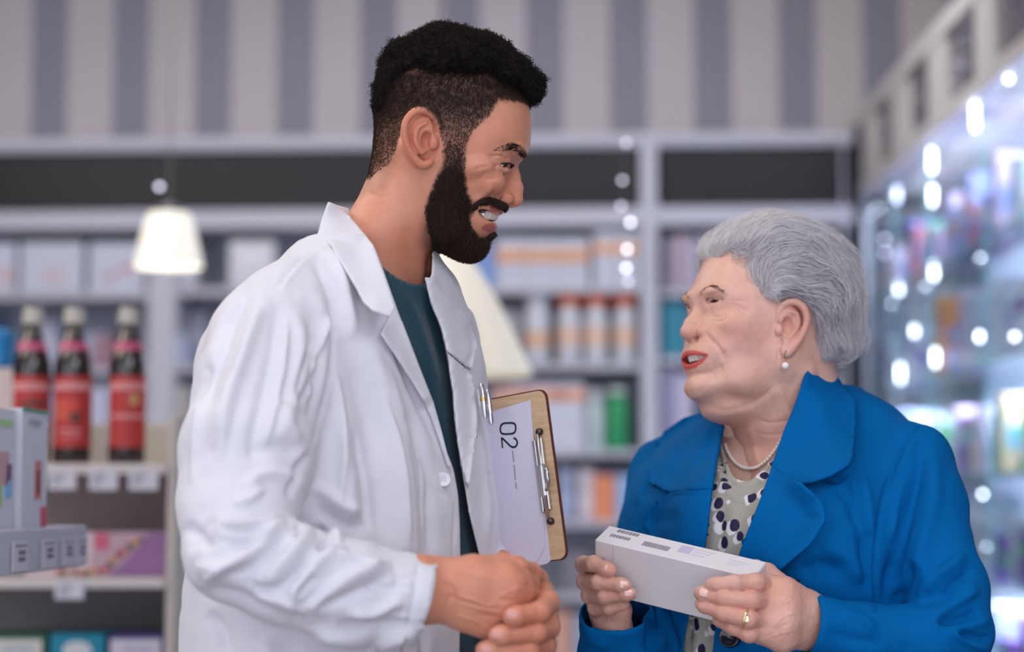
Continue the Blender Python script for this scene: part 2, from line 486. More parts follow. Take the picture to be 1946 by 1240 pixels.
# ------------------------------------------------------------ clothing helpers (world metres)
def stack(F_, rows, k=0, mode='u'):
    """rows (z, cx, cy, a, b, yaw): body of turned ellipses, interpolated over z"""
    rows = sorted(rows); R_ = np.array(rows); z = F_.ax[2].astype(float)
    g = [np.interp(z, R_[:, 0], R_[:, i]) for i in range(1, 6)]
    for i in range(5): g[i] = np.convolve(np.pad(g[i], 6, mode='edge'), np.ones(13) / 13, 'valid')
    cx, cy, a, b, yw = [v[None, None, :] for v in g]
    x, y = F_.ax[0][:, None, None], F_.ax[1][None, :, None]
    c, s_ = np.cos(yw), np.sin(yw); u = (x - cx) * c + (y - cy) * s_; v = -(x - cx) * s_ + (y - cy) * c
    e = (np.abs(u / a) ** 2.2 + np.abs(v / b) ** 2.2) ** (1 / 2.2)
    d = (e - 1) * np.minimum(a, b)
    zz = F_.ax[2][None, None, :]; d = np.maximum(d, np.maximum(R_[0, 0] - zz, zz - R_[-1, 0])).astype(np.float32)
    A = F_.D
    if k > 0:
        h = np.clip(.5 + .5 * (A - d) / k, 0, 1); F_.D = (A * (1 - h) + d * h - k * h * (1 - h)).astype(np.float32)
    else: F_.D = np.minimum(A, d)
def W(px, py, Y, rpx=None, r=None):
    p = P(px, py, Y)
    return (*p, r if r is not None else (rpx or 0) * S(Y))
def cut(V, Q, poly, snap=True, front=True, N=None, keep_side=False, zr=None):
    """opens the cloth along an outline: removes the faces inside it and lays the raw edge onto the outline"""
    xy = proj(V); c = xy[Q].mean(1); ins = in_poly(c, poly)
    if front:
        N = normals(V, Q) if N is None else N
        fc = N[Q].mean(1); vw = V[Q].mean(1) - CAM; ins &= (fc * vw).sum(1) < 0
    if zr is not None:
        yc = V[Q].mean(1)[:, 1]; ins &= (yc > zr[0]) & (yc < zr[1])
    K = Q[~ins]; Rm = Q[ins]
    if snap and len(Rm):
        bv = np.intersect1d(np.unique(K), np.unique(Rm)); p = np.asarray(poly, float); q = xy[bv]
        best = np.full(len(q), 1e9); tgt = q.copy()
        for i in range(len(p)):
            a = p[i]; e = p[(i + 1) % len(p)] - a; t = np.clip(((q - a) @ e) / max(e @ e, 1e-9), 0, 1); w = a + t[:, None] * e
            d = np.linalg.norm(q - w, axis=1); m = d < best; best[m] = d[m]; tgt[m] = w[m]
        m = best < 14; dl = np.where(m[:, None], tgt - q, 0); s_ = ((V[bv] - CAM) @ FW) / F_PX
        V = V.copy(); V[bv] += RT[None] * (dl[:, :1] * s_[:, None]) - UP[None] * (dl[:, 1:] * s_[:, None])
    V = smooth_rim(V, K, 5)
    used = np.unique(K); mp = -np.ones(len(V), int); mp[used] = np.arange(len(used))
    return V[used], mp[K]
def smooth_rim(V, Q, it=6, f=.5, plane=None):
    """evens out the raw edge of a sheet, along the edge only"""
    e = edges_of(Q); es = np.sort(e, 1); u, ix, ct = np.unique(es, axis=0, return_index=True, return_counts=True); b = u[ct == 1]; V = V.copy(); n = len(V)
    if not len(b): return V
    bv = np.unique(b); dg = np.bincount(b.ravel(), minlength=n)[bv]
    if plane is not None:
        for c, n_, rad in plane:
            m = bv[(np.abs((V[bv] - c) @ n_) < .010) & (np.linalg.norm(V[bv] - c, axis=1) < rad)]; V[m] -= ((V[m] - c) @ n_)[:, None] * n_[None]
    for _ in range(it):
        s_ = np.zeros_like(V)
        for i in range(3): s_[:, i] = np.bincount(b[:, 0], V[b[:, 1], i], n) + np.bincount(b[:, 1], V[b[:, 0], i], n)
        V[bv] += (s_[bv] / dg[:, None] - V[bv]) * f
    return V
def clip_cuffs(F_, planes):
    x, y, zz = F_.grid((slice(None),) * 3)
    for c, n_, rad in planes:
        dp = (x - c[0]) * n_[0] + (y - c[1]) * n_[1] + (zz - c[2]) * n_[2]; near = (x - c[0]) ** 2 + (y - c[1]) ** 2 + (zz - c[2]) ** 2 < rad * rad
        F_.D = np.where(near, np.maximum(F_.D, dp), F_.D).astype(np.float32)
def open_cuffs(V, Q, planes):
    N = normals(V, Q); keep = np.ones(len(Q), bool)
    for c, n_, rad in planes:
        m = (np.abs((V - c) @ n_) < .007) & (np.linalg.norm(V - c, axis=1) < rad); keep &= ~(m[Q].all(1) & (N[Q].mean(1) @ n_ > .35))
    Q = Q[keep]; V = laplace(V, Q, .5); return smooth_rim(V, Q, 30, .5, planes), Q
def bvh_of(V, Q): return BVHTree.FromPolygons([tuple(v) for v in V], [tuple(map(int, q)) for q in Q])
def ray_depth(bvh, xy):
    out = np.full(len(xy), np.nan)
    for i, (x, y) in enumerate(xy):
        d = (P(x, y, 1.0) - CAM); L = np.linalg.norm(d); h = bvh.ray_cast(Vector(CAM), Vector(d / L))
        if h[0] is not None: out[i] = h[0][1]
    return out
def resample(pts, step, closed=True):
    pts = np.asarray(pts, float); out = []
    n = len(pts) if closed else len(pts) - 1
    for i in range(n):
        a = pts[i]; b = pts[(i + 1) % len(pts)]; m = max(1, int(round(np.linalg.norm(b - a) / step)))
        for j in range(m): out.append(a + (b - a) * j / m)
    if not closed: out.append(pts[-1])
    return np.array(out)
def patch(name, poly, mat_, parent, bvh=None, off=.004, step=5, thick=.0016, lifts=(), ctrl=None, smooth=6, brushes=(), smooth_poly=False, wob=0, attrs=None, depth_clip=None, uvname=None):
    """a cloth panel with the outline poly lying on a surface (bvh) or through control depths"""
    b = resample(spline(list(poly) + [poly[0]], len(poly) * 6)[:-1] if smooth_poly else poly, step)
    lo = b.min(0); hi = b.max(0); gx, gy = np.meshgrid(np.arange(lo[0], hi[0], step), np.arange(lo[1], hi[1], step))
    g = np.stack([gx.ravel(), gy.ravel()], 1); g = g[poly_sdf(g[:, 0], g[:, 1], b) < -step * .55]
    pts = np.concatenate([b, g]); nb = len(b)
    vo, _, fo, *_r = geometry.delaunay_2d_cdt([Vector(p) for p in pts], [(i, (i + 1) % nb) for i in range(nb)], [], 0, 1e-6)
    vo = np.array([tuple(v) for v in vo]); fo = [f for f in fo]
    T = np.array([f for f in fo if len(f) == 3]); cen = vo[T].mean(1); T = T[poly_sdf(cen[:, 0], cen[:, 1], b) < 0]
    if ctrl is not None:
        C = np.array(ctrl, float); r = np.linalg.norm(C[:, None, :2] - C[None, :, :2], axis=2)
        K = np.where(r > 0, r * r * np.log(np.maximum(r, 1e-9)), 0) + np.eye(len(C)) * 30; Pm = np.c_[np.ones(len(C)), C[:, :2]]
        A = np.block([[K, Pm], [Pm.T, np.zeros((3, 3))]]); w = np.linalg.lstsq(A, np.r_[C[:, 2], 0, 0, 0], rcond=None)[0]
        r = np.linalg.norm(vo[:, None] - C[None, :, :2], axis=2); dep = np.where(r > 0, r * r * np.log(np.maximum(r, 1e-9)), 0) @ w[:len(C)] + w[len(C)] + vo @ w[-2:]
    else:
        dep = ray_depth(bvh, vo); bad = np.isnan(dep)
        if depth_clip is not None: bad |= (dep < depth_clip[0]) | (dep > depth_clip[1])
        if bad.any():
            g_ = np.where(~bad)[0]
            for i in np.where(bad)[0]:
                d = np.linalg.norm(vo[g_] - vo[i], axis=1); k = np.argsort(d)[:6]; ww = 1 / (d[k] + .1) ** 2; dep[i] = (dep[g_[k]] * ww).sum() / ww.sum()
    e = np.concatenate([T[:, [0, 1]], T[:, [1, 2]], T[:, [2, 0]]]); n = len(vo)
    for _ in range(smooth if ctrl is None else 0):
        dg = np.bincount(e[:, 0], minlength=n) + np.bincount(e[:, 1], minlength=n)
        av = (np.bincount(e[:, 0], dep[e[:, 1]], n) + np.bincount(e[:, 1], dep[e[:, 0]], n)) / np.maximum(dg, 1)
        dep = np.minimum(dep, .4 * dep + .6 * av) if _ % 2 else .4 * dep + .6 * av
    o = np.full(n, float(off))
    for pl, w, h in lifts:
        o += h * np.exp(-(seg_dist(vo, pl)[0] / w) ** 2)
    if wob: o += wob * noise(np.c_[vo, np.zeros(n)], 1 / 38., len(poly))
    dep = dep - o
    V = Pv(np.c_[vo, dep])
    a_, b_, c_ = V[T[:, 0]], V[T[:, 1]], V[T[:, 2]]; fn = np.cross(b_ - a_, c_ - a_)
    flip = (fn * (a_ - CAM)).sum(1) > 0; T[flip] = T[flip][:, ::-1]
    if brushes:
        N = normals(V, T); V = brush(V, N, vo, brushes, 1e-3)
    me = np_mesh(name, V, T)
    if attrs:
        for k_, f in attrs.items(): attr(me, k_, f(vo))
    o_ = link(name, me, mat_, parent)
    if thick:
        m = o_.modifiers.new('thickness', 'SOLIDIFY'); m.thickness = thick; m.offset = -1
    return o_
def cloth_mat(name, col, rough=.85, bump=.25, sheen=.2, scale=900, wrinkle=.35, spec=.25):
    m = mat(name, col, rough, spec=spec); t = NT(m); m.node_tree.nodes['Principled BSDF'].inputs['Sheen Weight'].default_value = sheen
    a = t.noise(scale, 2, .6); b = t.noise(16, 4, .55, stretch=(1, 1, .6)); h = t.math('ADD', t.math('MULTIPLY', a, .12), t.math('MULTIPLY', b, wrinkle * 4))
    t.bump(h, bump, .004)
    return m
# ------------------------------------------------------------ skin
def skin_mat(name, base, blotch, lip, stub, mouth=(.09, .015, .015), fine=1.0, rough=.48):
    m = mat(name, base, rough, sss=.15); t = NT(m)
    n1 = t.noise(22, 4); n2 = t.noise(140, 3, .6)
    c = t.mix(t.math('MULTIPLY', t.ramp(n1, [(.35, 0.0), (.7, 1.0)]), .55), base, blotch)
    c = t.mix(t.math('MULTIPLY', t.ramp(n2, [(.42, 0.0), (.75, 1.0)]), .18 * fine), c, tuple(v * .72 for v in blotch))
    c = t.mix(t.attr('blush'), c, blotch)
    c = t.mix(t.attr('stub'), c, stub)
    c = t.mix(t.attr('lip'), c, lip)
    c = t.mix(t.attr('mouth'), c, mouth)
    t.l(c, t.b.inputs['Base Color'])
    nb = t.noise(420, 2, .6)
    t.bump(nb, .22 * fine, .0008)
    return m
SKIN_M = skin_mat('skin_tan', srgb(216, 153, 124), srgb(200, 124, 96), srgb(178, 98, 90), srgb(74, 52, 42), fine=.8)
EYE_W = mat('eye_white', srgb(225, 215, 210), .12); IRIS = mat('iris_brown', srgb(52, 30, 20), .1); PUPIL = mat('pupil', (.004, .004, .004), .1)
LASH = mat('lash', (.012, .009, .008), .7); TOOTH = mat('tooth', srgb(238, 230, 218), .18, sss=.1)
HAIR_M = mat('hair_black', (.0150, .0105, .0085), .75, spec=.2); BEARD_M = mat('beard_dark_brown', (.050, .031, .022), .7, spec=.25)

def eye_parts(parent, to, c, r, look, name='eye', ir=.52):
    """eyeball with iris and pupil discs bulging on the look direction (all in picture units)"""
    c = np.array(c, float); look = unit(np.array(look, float)); a = unit(np.cross(look, [0.3, 1, 0.1])); b = np.cross(look, a)
    def cap(r0, r1, ang0, ang1, n=24, m=8):
        V = []; F = []
        for j in range(m + 1):
            al = ang0 + (ang1 - ang0) * j / m
            for i in range(n):
                ph = 2 * math.pi * i / n
                V.append(c + (r0 + (r1 - r0) * j / m) * (look * math.cos(al) + math.sin(al) * (a * math.cos(ph) + b * math.sin(ph))))
        Q = np.array([(j * n + i, (j + 1) * n + i, (j + 1) * n + (i + 1) % n, j * n + (i + 1) % n) for j in range(m) for i in range(n)])
        return np.array(V), Q
    V, Q = cap(r, r, .001, 3.14, m=18); o = link(name, np_mesh(name, to(V), Q), EYE_W, parent)
    V, Q = cap(r * 1.015, r * 1.004, .001, ir); link('iris', np_mesh('iris', to(V), Q), IRIS, o)
    V, Q = cap(r * 1.028, r * 1.02, .001, .2); link('pupil', np_mesh('pupil', to(V), Q), PUPIL, o)
    return o

def build_man_head():
    X0, Y0, D0 = 850, 270, 2.05
    F_ = Field((560, 35, -190), (1025, 660, 190), 2.0)
    prof = [(1008, 205), (1012, 225), (1012, 250), (1010, 276), (1005, 294), (997, 304), (982, 316), (972, 335), (966, 355), (962, 380), (956, 396), (948, 408),
            (938, 424), (936, 440), (924, 455), (922, 468), (915, 484), (898, 492), (878, 490), (855, 478), (838, 470), (825, 475), (812, 500), (803, 530), (790, 580), (770, 660),
            (600, 660), (618, 500), (650, 425), (680, 375), (700, 330), (708, 290), (712, 250), (714, 200), (722, 150), (748, 103), (792, 74), (860, 62), (915, 76), (962, 110), (990, 150)]
    wc = [(860, 150, 134), (760, 170, 128), (900, 110, 118), (960, 170, 112), (990, 250, 108), (930, 250, 122), (850, 270, 136), (740, 260, 118), (985, 300, 104), (955, 330, 108), (900, 340, 122), (860, 390, 108),
          (900, 440, 82), (925, 400, 74), (950, 400, 50), (915, 480, 46), (850, 460, 88), (730, 400, 108), (760, 480, 106), (740, 560, 118), (700, 640, 150), (720, 340, 108)]
    rc_ = [(860, 150, 118), (760, 170, 118), (960, 150, 105), (990, 250, 84), (990, 300, 74), (960, 340, 62), (950, 400, 46), (925, 440, 44), (915, 480, 42), (860, 470, 60), (800, 500, 90),
           (700, 330, 90), (670, 400, 90), (640, 500, 100), (740, 560, 100), (850, 350, 110)]
    inflate(F_, prof, wc, rc_, blur=2)
    for s in (-1, 1):
        F_.ell((985, 290, s * 44), (14, 11, 40), 12)                                  # brow ridge
        F_.ell((938, 319, s * 62), (28, 17, 30), 10, 's')                             # socket
        F_.ell((932, 352, s * 74), (27, 20, 27), 16)                                  # smiling cheek
        F_.ell((905, 325, s * 100), (32, 16, 18), 16)
        F_.ell((848, 430, s * 92), (22, 26, 18), 18)                                  # jaw corner
        F_.cone((786, 290, s * 112), 20, (790, 545, s * 30), 17, 20)                  # neck muscle
    # nose
    F_.chain([(977, 316, 0, 8.5), (979, 336, 0, 10.5), (984, 358, 0, 11.5), (981, 380, 0, 15)], 6, k0=8)
    F_.cone((966, 318, 0), 14, (962, 378, 0), 20, 10)
    for s in (-1, 1):
        F_.ell((963, 380, s * 20), (15, 13, 11), 5)
        F_.ell((970, 393, s * 13), (9, 6, 7), 2.5, 's')
        F_.ell((948, 380, s * 36), (5, 12, 6), 5, 's')
    F_.ell((808, 512, 0), (16, 22, 20), 18)                                           # throat
    # muzzle, mouth
    F_.ell((915, 417, 0), (36, 34, 62), 18)
    F_.chain([(951, 404, 0, 6), (947, 401, -20, 5.5), (931, 396, -38, 4.5), (912, 394, -52, 3)], 3); F_.chain([(951, 404, 0, 6), (947, 401, 20, 5.5), (931, 396, 38, 4.5), (912, 394, 52, 3)], 3)
    # open mouth
    F_.ell((938, 417, 0), (34, 12.5, 37), 3, 's', rot=rotm('Z', 24))
    F_.ell((926, 413, 0), (25, 11, 92), 3, 's', rot=rotm('Z', 24))
    for s in (-1, 1): F_.chain([(935, 436, 0, 7), (930, 433, s * 20, 7), (920, 424, s * 36, 6), (906, 406, s * 52, 4)], 3)
    # eyelids
    for s in (-1, 1):
        F_.chain([(958, 322, s * 38, 4), (967, 315.5, s * 50, 5.4), (963, 312.5, s * 66, 6), (950, 314, s * 82, 5.6), (938, 318, s * 93, 5)], 3)
        F_.chain([(958, 324, s * 38, 4), (966, 328, s * 52, 5), (961, 328.5, s * 68, 5.4), (947, 326, s * 84, 5.4)], 4)
        F_.cone((972, 300, s * 44), 7, (948, 301, s * 88), 8, 9)
        F_.cone((950, 342, s * 50), 7, (930, 338, s * 88), 9, 7)
        F_.ell((938, 358, s * 66), (20, 14, 22), 12)
    # ears
    for s in (-1, 1):
        w0 = s * 134
        F_.ell((808, 274, s * 122), (24, 40, 14), 8)
        rim = [tuple(p) for p in spline([(838, 268, s * 128, 5), (836, 244, s * 136, 5.5), (820, 228, s * 146, 6.5), (800, 226, s * 153, 7), (783, 240, s * 156, 7), (776, 262, s * 155, 7), (780, 288, s * 150, 6.5), (792, 310, s * 142, 6.5), (808, 325, s * 134, 8), (822, 320, s * 128, 7)], 26)]
        F_.chain(rim, 2)
        F_.ell((805, 268, s * 138), (25, 38, 9), 5)
        F_.chain([tuple(p) for p in spline([(816, 248, s * 145, 3.5), (799, 260, s * 149, 4.5), (797, 285, s * 146, 4.5), (808, 303, s * 140, 4.5)], 14)], 2)
        F_.ell((818, 282, s * 150), (13, 19, 22), 4, 's')
        F_.chain([(790, 250, s * 160, 5), (788, 276, s * 159, 4)], 3, 's')
        F_.ell((829, 284, s * 134), (9, 13, 7), 6)
    V, Q = F_.mesh(1)
    N = normals(V, Q); xy = V[:, :2]
    side = np.abs(V[:, 2]) > 18
    B = [([(946, 366), (934, 380), (918, 388), (904, 400), (897, 420)], 5, -4.5, 'c'), ([(938, 362), (922, 378), (905, 392)], 7, 3, 'c'),
         ([(930, 318), (918, 312), (905, 311)], 3, -1.2, 'c'), ([(962, 307), (945, 305), (926, 306)], 2.4, -2.4, 'c'), ([(932, 326), (917, 328), (903, 334)], 3, -1.4, 'c'), ([(936, 333), (922, 341), (912, 350)], 3, -1.0, 'c'),
         ([(955, 343), (938, 349), (925, 347)], 3, -1.6, 'c'),
         ([(1004, 300), (985, 290), (950, 293)], 6, 1.5, 'g'), ([(960, 303), (945, 306), (930, 314)], 3, -1.5, 'c'),
         ([(700, 370), (725, 382), (750, 380)], 5, -1.0, 'c'), ([(760, 330), (790, 420), (800, 500)], 14, 2.5, 'c'), ([(828, 470), (800, 470), (770, 440)], 8, -1.5, 'c')]
    V = brush(V, N, xy, B, 1, side)
    N = normals(V, Q)
    A = {}
    y = V[:, 2]
    ul = poly_sdf(V[:, 0], V[:, 1], [(909, 396), (930, 391), (954, 398), (958, 409), (940, 409), (925, 404), (912, 402)]); ll = poly_sdf(V[:, 0], V[:, 1], [(905, 410), (913, 422), (926, 432), (936, 428), (946, 436), (936, 447), (918, 441), (906, 427)])
    wl = 50 * np.sqrt(np.clip(1 - ((V[:, 0] - 898) / 50) ** 2, 0, 1)); slot = poly_sdf(V[:, 0], V[:, 1], [(905, 399), (930, 400), (958, 410), (946, 436), (928, 432), (912, 420)])
    A['mouth'] = (slot < 1) * smst(wl - 8 - np.abs(y), 0, 4) * (V[:, 0] < 938)
    A['lip'] = np.clip(np.maximum(smst(-ul, -1.5, 1.5), smst(-ll, -2, 2)), 0, 1) * (np.abs(y) < 60) * (1 - A['mouth'])
    fade = [(1015, 196), (946, 196), (932, 228), (900, 258), (888, 290), (884, 330), (850, 300), (842, 268), (832, 240), (812, 220), (790, 218), (770, 240), (762, 275), (756, 300), (742, 315), (716, 330), (700, 345), (690, 250), (690, 60), (1000, 60)]
    beard = [(848, 270), (890, 285), (886, 330), (890, 372), (902, 396), (893, 415), (898, 438), (912, 454), (928, 456), (945, 456), (945, 520), (840, 520), (822, 470), (812, 400), (832, 350), (846, 320)]
    must = [(900, 396), (914, 386), (931, 380), (948, 384), (965, 390), (961, 399), (948, 396), (930, 390), (912, 394), (904, 402)]
    sf = poly_sdf(V[:, 0], V[:, 1], fade); sb = poly_sdf(V[:, 0], V[:, 1], beard); sm = poly_sdf(V[:, 0], V[:, 1], must)
    ear = (np.abs(y) > 118) & (((V[:, 0] - 804) / 37) ** 2 + ((V[:, 1] - 277) / 56) ** 2 < 1)
    st = np.maximum.reduce([np.clip(.35 - sf / 14, 0, .8) * (1.12 - .45 * smst(V[:, 1], 200, 300)), np.clip(.45 - sb / 9, 0, .96) * (.3 + .7 * smst(V[:, 1], 265, 345)), np.clip(.6 - sm / 3, 0, .95) * (V[:, 0] > 900)])
    st = np.maximum(st, .28 * smst(-poly_sdf(V[:, 0], V[:, 1], [(700, 300), (770, 300), (740, 370), (690, 380)]), -10, 15))
    st = np.maximum(st, .22 * smst(-poly_sdf(V[:, 0], V[:, 1], [(820, 400), (850, 470), (830, 500), (790, 470)]), -12, 15))
    st[ear] = 0; st *= 1 - A['lip']
    brow = np.clip(1.5 - seg_dist(xy, [(999, 296), (988, 288), (978, 284), (962, 289), (942, 294)])[0] / 4.2, 0, 1) * (np.abs(y) > 14) * .6 * smst(V[:, 0], 930, 982)
    A['stub'] = np.maximum(st, brow)
    A['blush'] = .6 * np.exp(-(((V[:, 0] - 975) / 22) ** 2 + ((V[:, 1] - 375) / 22) ** 2)) + .75 * ear + .35 * np.exp(-(((V[:, 0] - 925) / 30) ** 2 + ((V[:, 1] - 350) / 22) ** 2)) + .7 * np.exp(-(((V[:, 0] - 770) / 60) ** 2 + ((V[:, 1] - 480) / 50) ** 2))
    return V, Q, N, A, fade, beard, must

def man_hair(parent, to, hv, rng):
    V, Q, N, A, fade, beard, must = hv
    # thick curls on top
    F_ = Field((685, 20, -180), (1065, 330, 180), 2.4)
    prof = [(716, 222), (710, 180), (716, 140), (738, 92), (780, 62), (818, 54), (862, 46), (905, 54), (940, 66), (975, 92), (1005, 118), (1026, 150), (1036, 180), (1022, 196), (1008, 198), (992, 190), (945, 196), (900, 196), (850, 192), (800, 188), (762, 196), (735, 222)]
    inflate(F_, prof, [(870, 130, 152), (870, 195, 132), (760, 195, 126), (740, 140, 138), (960, 140, 132), (960, 190, 110), (1020, 180, 96), (870, 80, 138)], [(870, 150, 90), (760, 150, 90), (1000, 150, 80), (1020, 180, 60)], blur=3, s=28)
    V2, Q2 = F_.mesh(1); N2 = normals(V2, Q2)
    n = np.abs(noise(V2, 1 / 17., 3)); n2 = np.abs(noise(V2, 1 / 9., 9))
    V2 = V2 + N2 * ((n - .35) * 15 + (n2 - .4) * 7 - 4 + 10 * noise(V2, 1 / 52., 23))[:, None]
    N2 = normals(V2, Q2)
    hair = link('hair', np_mesh('hair', to(V2), Q2), HAIR_M, parent)
    p, f = sample(V2, Q2, 30000, rng); n_ = N2[Q2[f, 0]]
    L = 9 + 8 * rng.random(len(p)); k = p[:, 1] < 215
    A1 = curl_strands(p[k] - n_[k] * 3, n_[k] * 1.2, L[k], 3.6, 1.25, 8, rng)
    # short fade
    st = A['stub']; m = ((poly_sdf(V[:, 0], V[:, 1], fade) < 4) & (V[:, 1] > 150) & (st > .25)).astype(float)
    p, f = sample(V, Q, 27000, rng, m); n_ = N[Q[f, 0]]
    A2 = curl_strands(p, n_, 3 + 3.5 * rng.random(len(p)) * smst(330 - p[:, 1], 10, 120) + 5 * smst(250 - p[:, 1], 0, 60), .8, .6, 4, rng, bias=np.array([-.1, .9, 0]))
    v1, q1 = tubes(list(A1), [np.linspace(.7, .35, 8)] * len(A1)); v2, q2 = tubes(list(A2), [np.linspace(.42, .2, 4)] * len(A2))
    link('hair_strands', np_mesh('hair_strands', to(v1), q1), HAIR_M, hair)
    o = link('hair_sides', np_mesh('hair_sides', to(v2), q2), BEARD_M, hair); o['label'] = 'closely clipped brown black sides'
    # beard and moustache
    sb = poly_sdf(V[:, 0], V[:, 1], beard)
    m = ((sb < 0) & (A['lip'] < .3) & (A['mouth'] < .5)).astype(float) * smst(-sb, -2, 12) * (.35 + .65 * smst(V[:, 1], 300, 370)); ear = (np.abs(V[:, 2]) > 118) & (((V[:, 0] - 804) / 37) ** 2 + ((V[:, 1] - 277) / 56) ** 2 < 1); m[ear] = 0
    p, f = sample(V, Q, 26000, rng, m); n_ = N[Q[f, 0]]
    thick = smst(p[:, 1], 290, 400)
    L = (4 + 11 * thick) * (.5 + .6 * rng.random(len(p)))
    A3 = curl_strands(p - n_, n_, L, 1.0 + 1.6 * thick, .9, 6, rng, bias=np.array([.1, .8, 0]))
    m = ((poly_sdf(V[:, 0], V[:, 1], must) < 0) & (V[:, 0] > 900) & (A['lip'] < .75)).astype(float)
    p, f = sample(V, Q, 5000, rng, m); n_ = N[Q[f, 0]]
    A4 = curl_strands(p, n_, 6 + 3 * rng.random(len(p)), .6, .5, 5, rng, bias=np.array([.1, 1.1, 0]))
    m = ((np.abs(seg_dist(V[:, :2], [(937, 452), (930, 464)])[0]) < 9) & (np.abs(V[:, 2]) < 26) & (A['lip'] < .3)).astype(float)
    p, f = sample(V, Q, 1500, rng, m); n_ = N[Q[f, 0]]
    A5 = curl_strands(p, n_, 9, 1, .8, 5, rng, bias=np.array([0, 1.2, 0]))
    parts = []
    for a in (A3, A4, A5):
        v, q = tubes(list(a), [np.linspace(.6, .28, a.shape[1])] * len(a)); parts.append((to(v), q))
    v, q = join_vq(parts)
    o = link('beard', np_mesh('beard', v, q), BEARD_M, parent); o['label'] = 'short curly black beard and moustache'
    # eyebrows
    m = ((A['stub'] > .12) & (V[:, 1] < 302) & (V[:, 1] > 276) & (V[:, 0] > 935) & (np.abs(V[:, 2]) > 14)) * smst(V[:, 0], 925, 985)
    p, f = sample(V, Q, 1100, rng, m); n_ = N[Q[f, 0]]
    a = curl_strands(p, n_, 7, .15, .3, 5, rng, bias=np.array([-2.4, .1, 0]))
    L = []; 
    v, q = tubes(list(a), [np.linspace(.55, .2, 5)] * len(a))
    link('eyebrow', np_mesh('eyebrow', to(v), q), HAIR_M, parent)
    # lashes
    L = []
    for s in (-1, 1):
        c = spline([(961, 322, s * 40), (971, 317, s * 52), (967, 315, s * 68), (952, 317, s * 84)], 34)
        for i, b in enumerate(c):
            for j in range(3):
                d = unit(np.array([1.0, .55 + .2 * rng.random(), s * (.2 + .02 * i)]))
                L.append(np.array([b + np.array([1, 1, s * 2.]), b + d * 6, b + d * 10 + np.array([0, -1, 0])]))
    v, q = tubes(L, [np.array([1.0, .8, .3])] * len(L))
    link('eyelashes', np_mesh('eyelashes', to(v), q), LASH, parent)

def teeth(parent, to, cx, cy, a, b, h, tilt, n=10, yawc=0, name='upper_teeth'):
    """arch of rounded teeth: a = depth radius, b = half width"""
    V = []; Q = []
    parts = []
    for i in range(n):
        t = (i - (n - 1) / 2) / ((n - 1) / 2) * 1.25
        ct, st_ = math.cos(t), math.sin(t)
        c = np.array([cx + a * (ct - 1), cy, b * st_]); tang = unit(np.array([-a * st_, 0, b * ct])); out = unit(np.array([b * ct, 0, a * st_]))
        w = 1.25 * b * 2 / n * (.62 if abs(t) < .3 else .52); hh = h * (1 - .12 * abs(t))
        g = []
        for u in np.linspace(-1, 1, 7):
            for v in np.linspace(-1, 1, 7):
                e = (1 - abs(u) ** 4) ** .25 * (1 - abs(v) ** 4) ** .25
                g.append(c + tang * u * w * (1 - .1 * v) + np.array([-tilt * v, v * hh, 0]) + out * 3.0 * e)
        q = [(r * 7 + s_, r * 7 + s_ + 1, r * 7 + s_ + 8, r * 7 + s_ + 7) for r in range(6) for s_ in range(6)]
        parts.append((np.array(g), np.array(q)))
    v, q = join_vq(parts)
    link(name, np_mesh(name, to(v), q), TOOTH, parent)
SKIN_W = skin_mat('skin_fair', srgb(226, 183, 164), srgb(208, 146, 126), srgb(204, 84, 80), srgb(120, 84, 70), fine=1.1, rough=.45)
HAIR_W = mat('hair_white', srgb(236, 234, 236), .6, spec=.3); _t = NT(HAIR_W)
_tl = HAIR_W.node_tree.nodes.new('ShaderNodeBsdfTranslucent'); _tl.inputs[0].default_value = (.93, .91, .93, 1); _tm = HAIR_W.node_tree.nodes.new('ShaderNodeMixShader'); _tm.inputs[0].default_value = .5; _t.l(_t.b.outputs[0], _tm.inputs[1]); _t.l(_tl.outputs[0], _tm.inputs[2]); _t.l(_tm.outputs[0], HAIR_W.node_tree.nodes['Material Output'].inputs[0])
_t.l(_t.mix(_t.ramp(_t.noise(60, 3), [(.35, 0.0), (.7, 1.0)]), srgb(240, 238, 240), srgb(252, 250, 249)), _t.b.inputs['Base Color'])
BROW_W = mat('brow_brown', srgb(122, 84, 70), .7)
PEARL = mat('pearl', srgb(240, 232, 226), .16, spec=.7, coat=.6, sss=.2); GOLD = mat('gold', srgb(236, 200, 130), .22, 1)
WX0, WYAW, WROLL = 1475.0, 24.0, 7.0
def wproj(V):
    c, n = math.cos(math.radians(WYAW)), math.sin(math.radians(WYAW)); cr, sr = math.cos(math.radians(WROLL)), math.sin(math.radians(WROLL))
    y = V[:, 1] - 600; w = V[:, 2]; y, w = y * cr + w * sr, w * cr - y * sr
    return np.stack([WX0 + (V[:, 0] - WX0) * c - w * n, y + 600], 1)

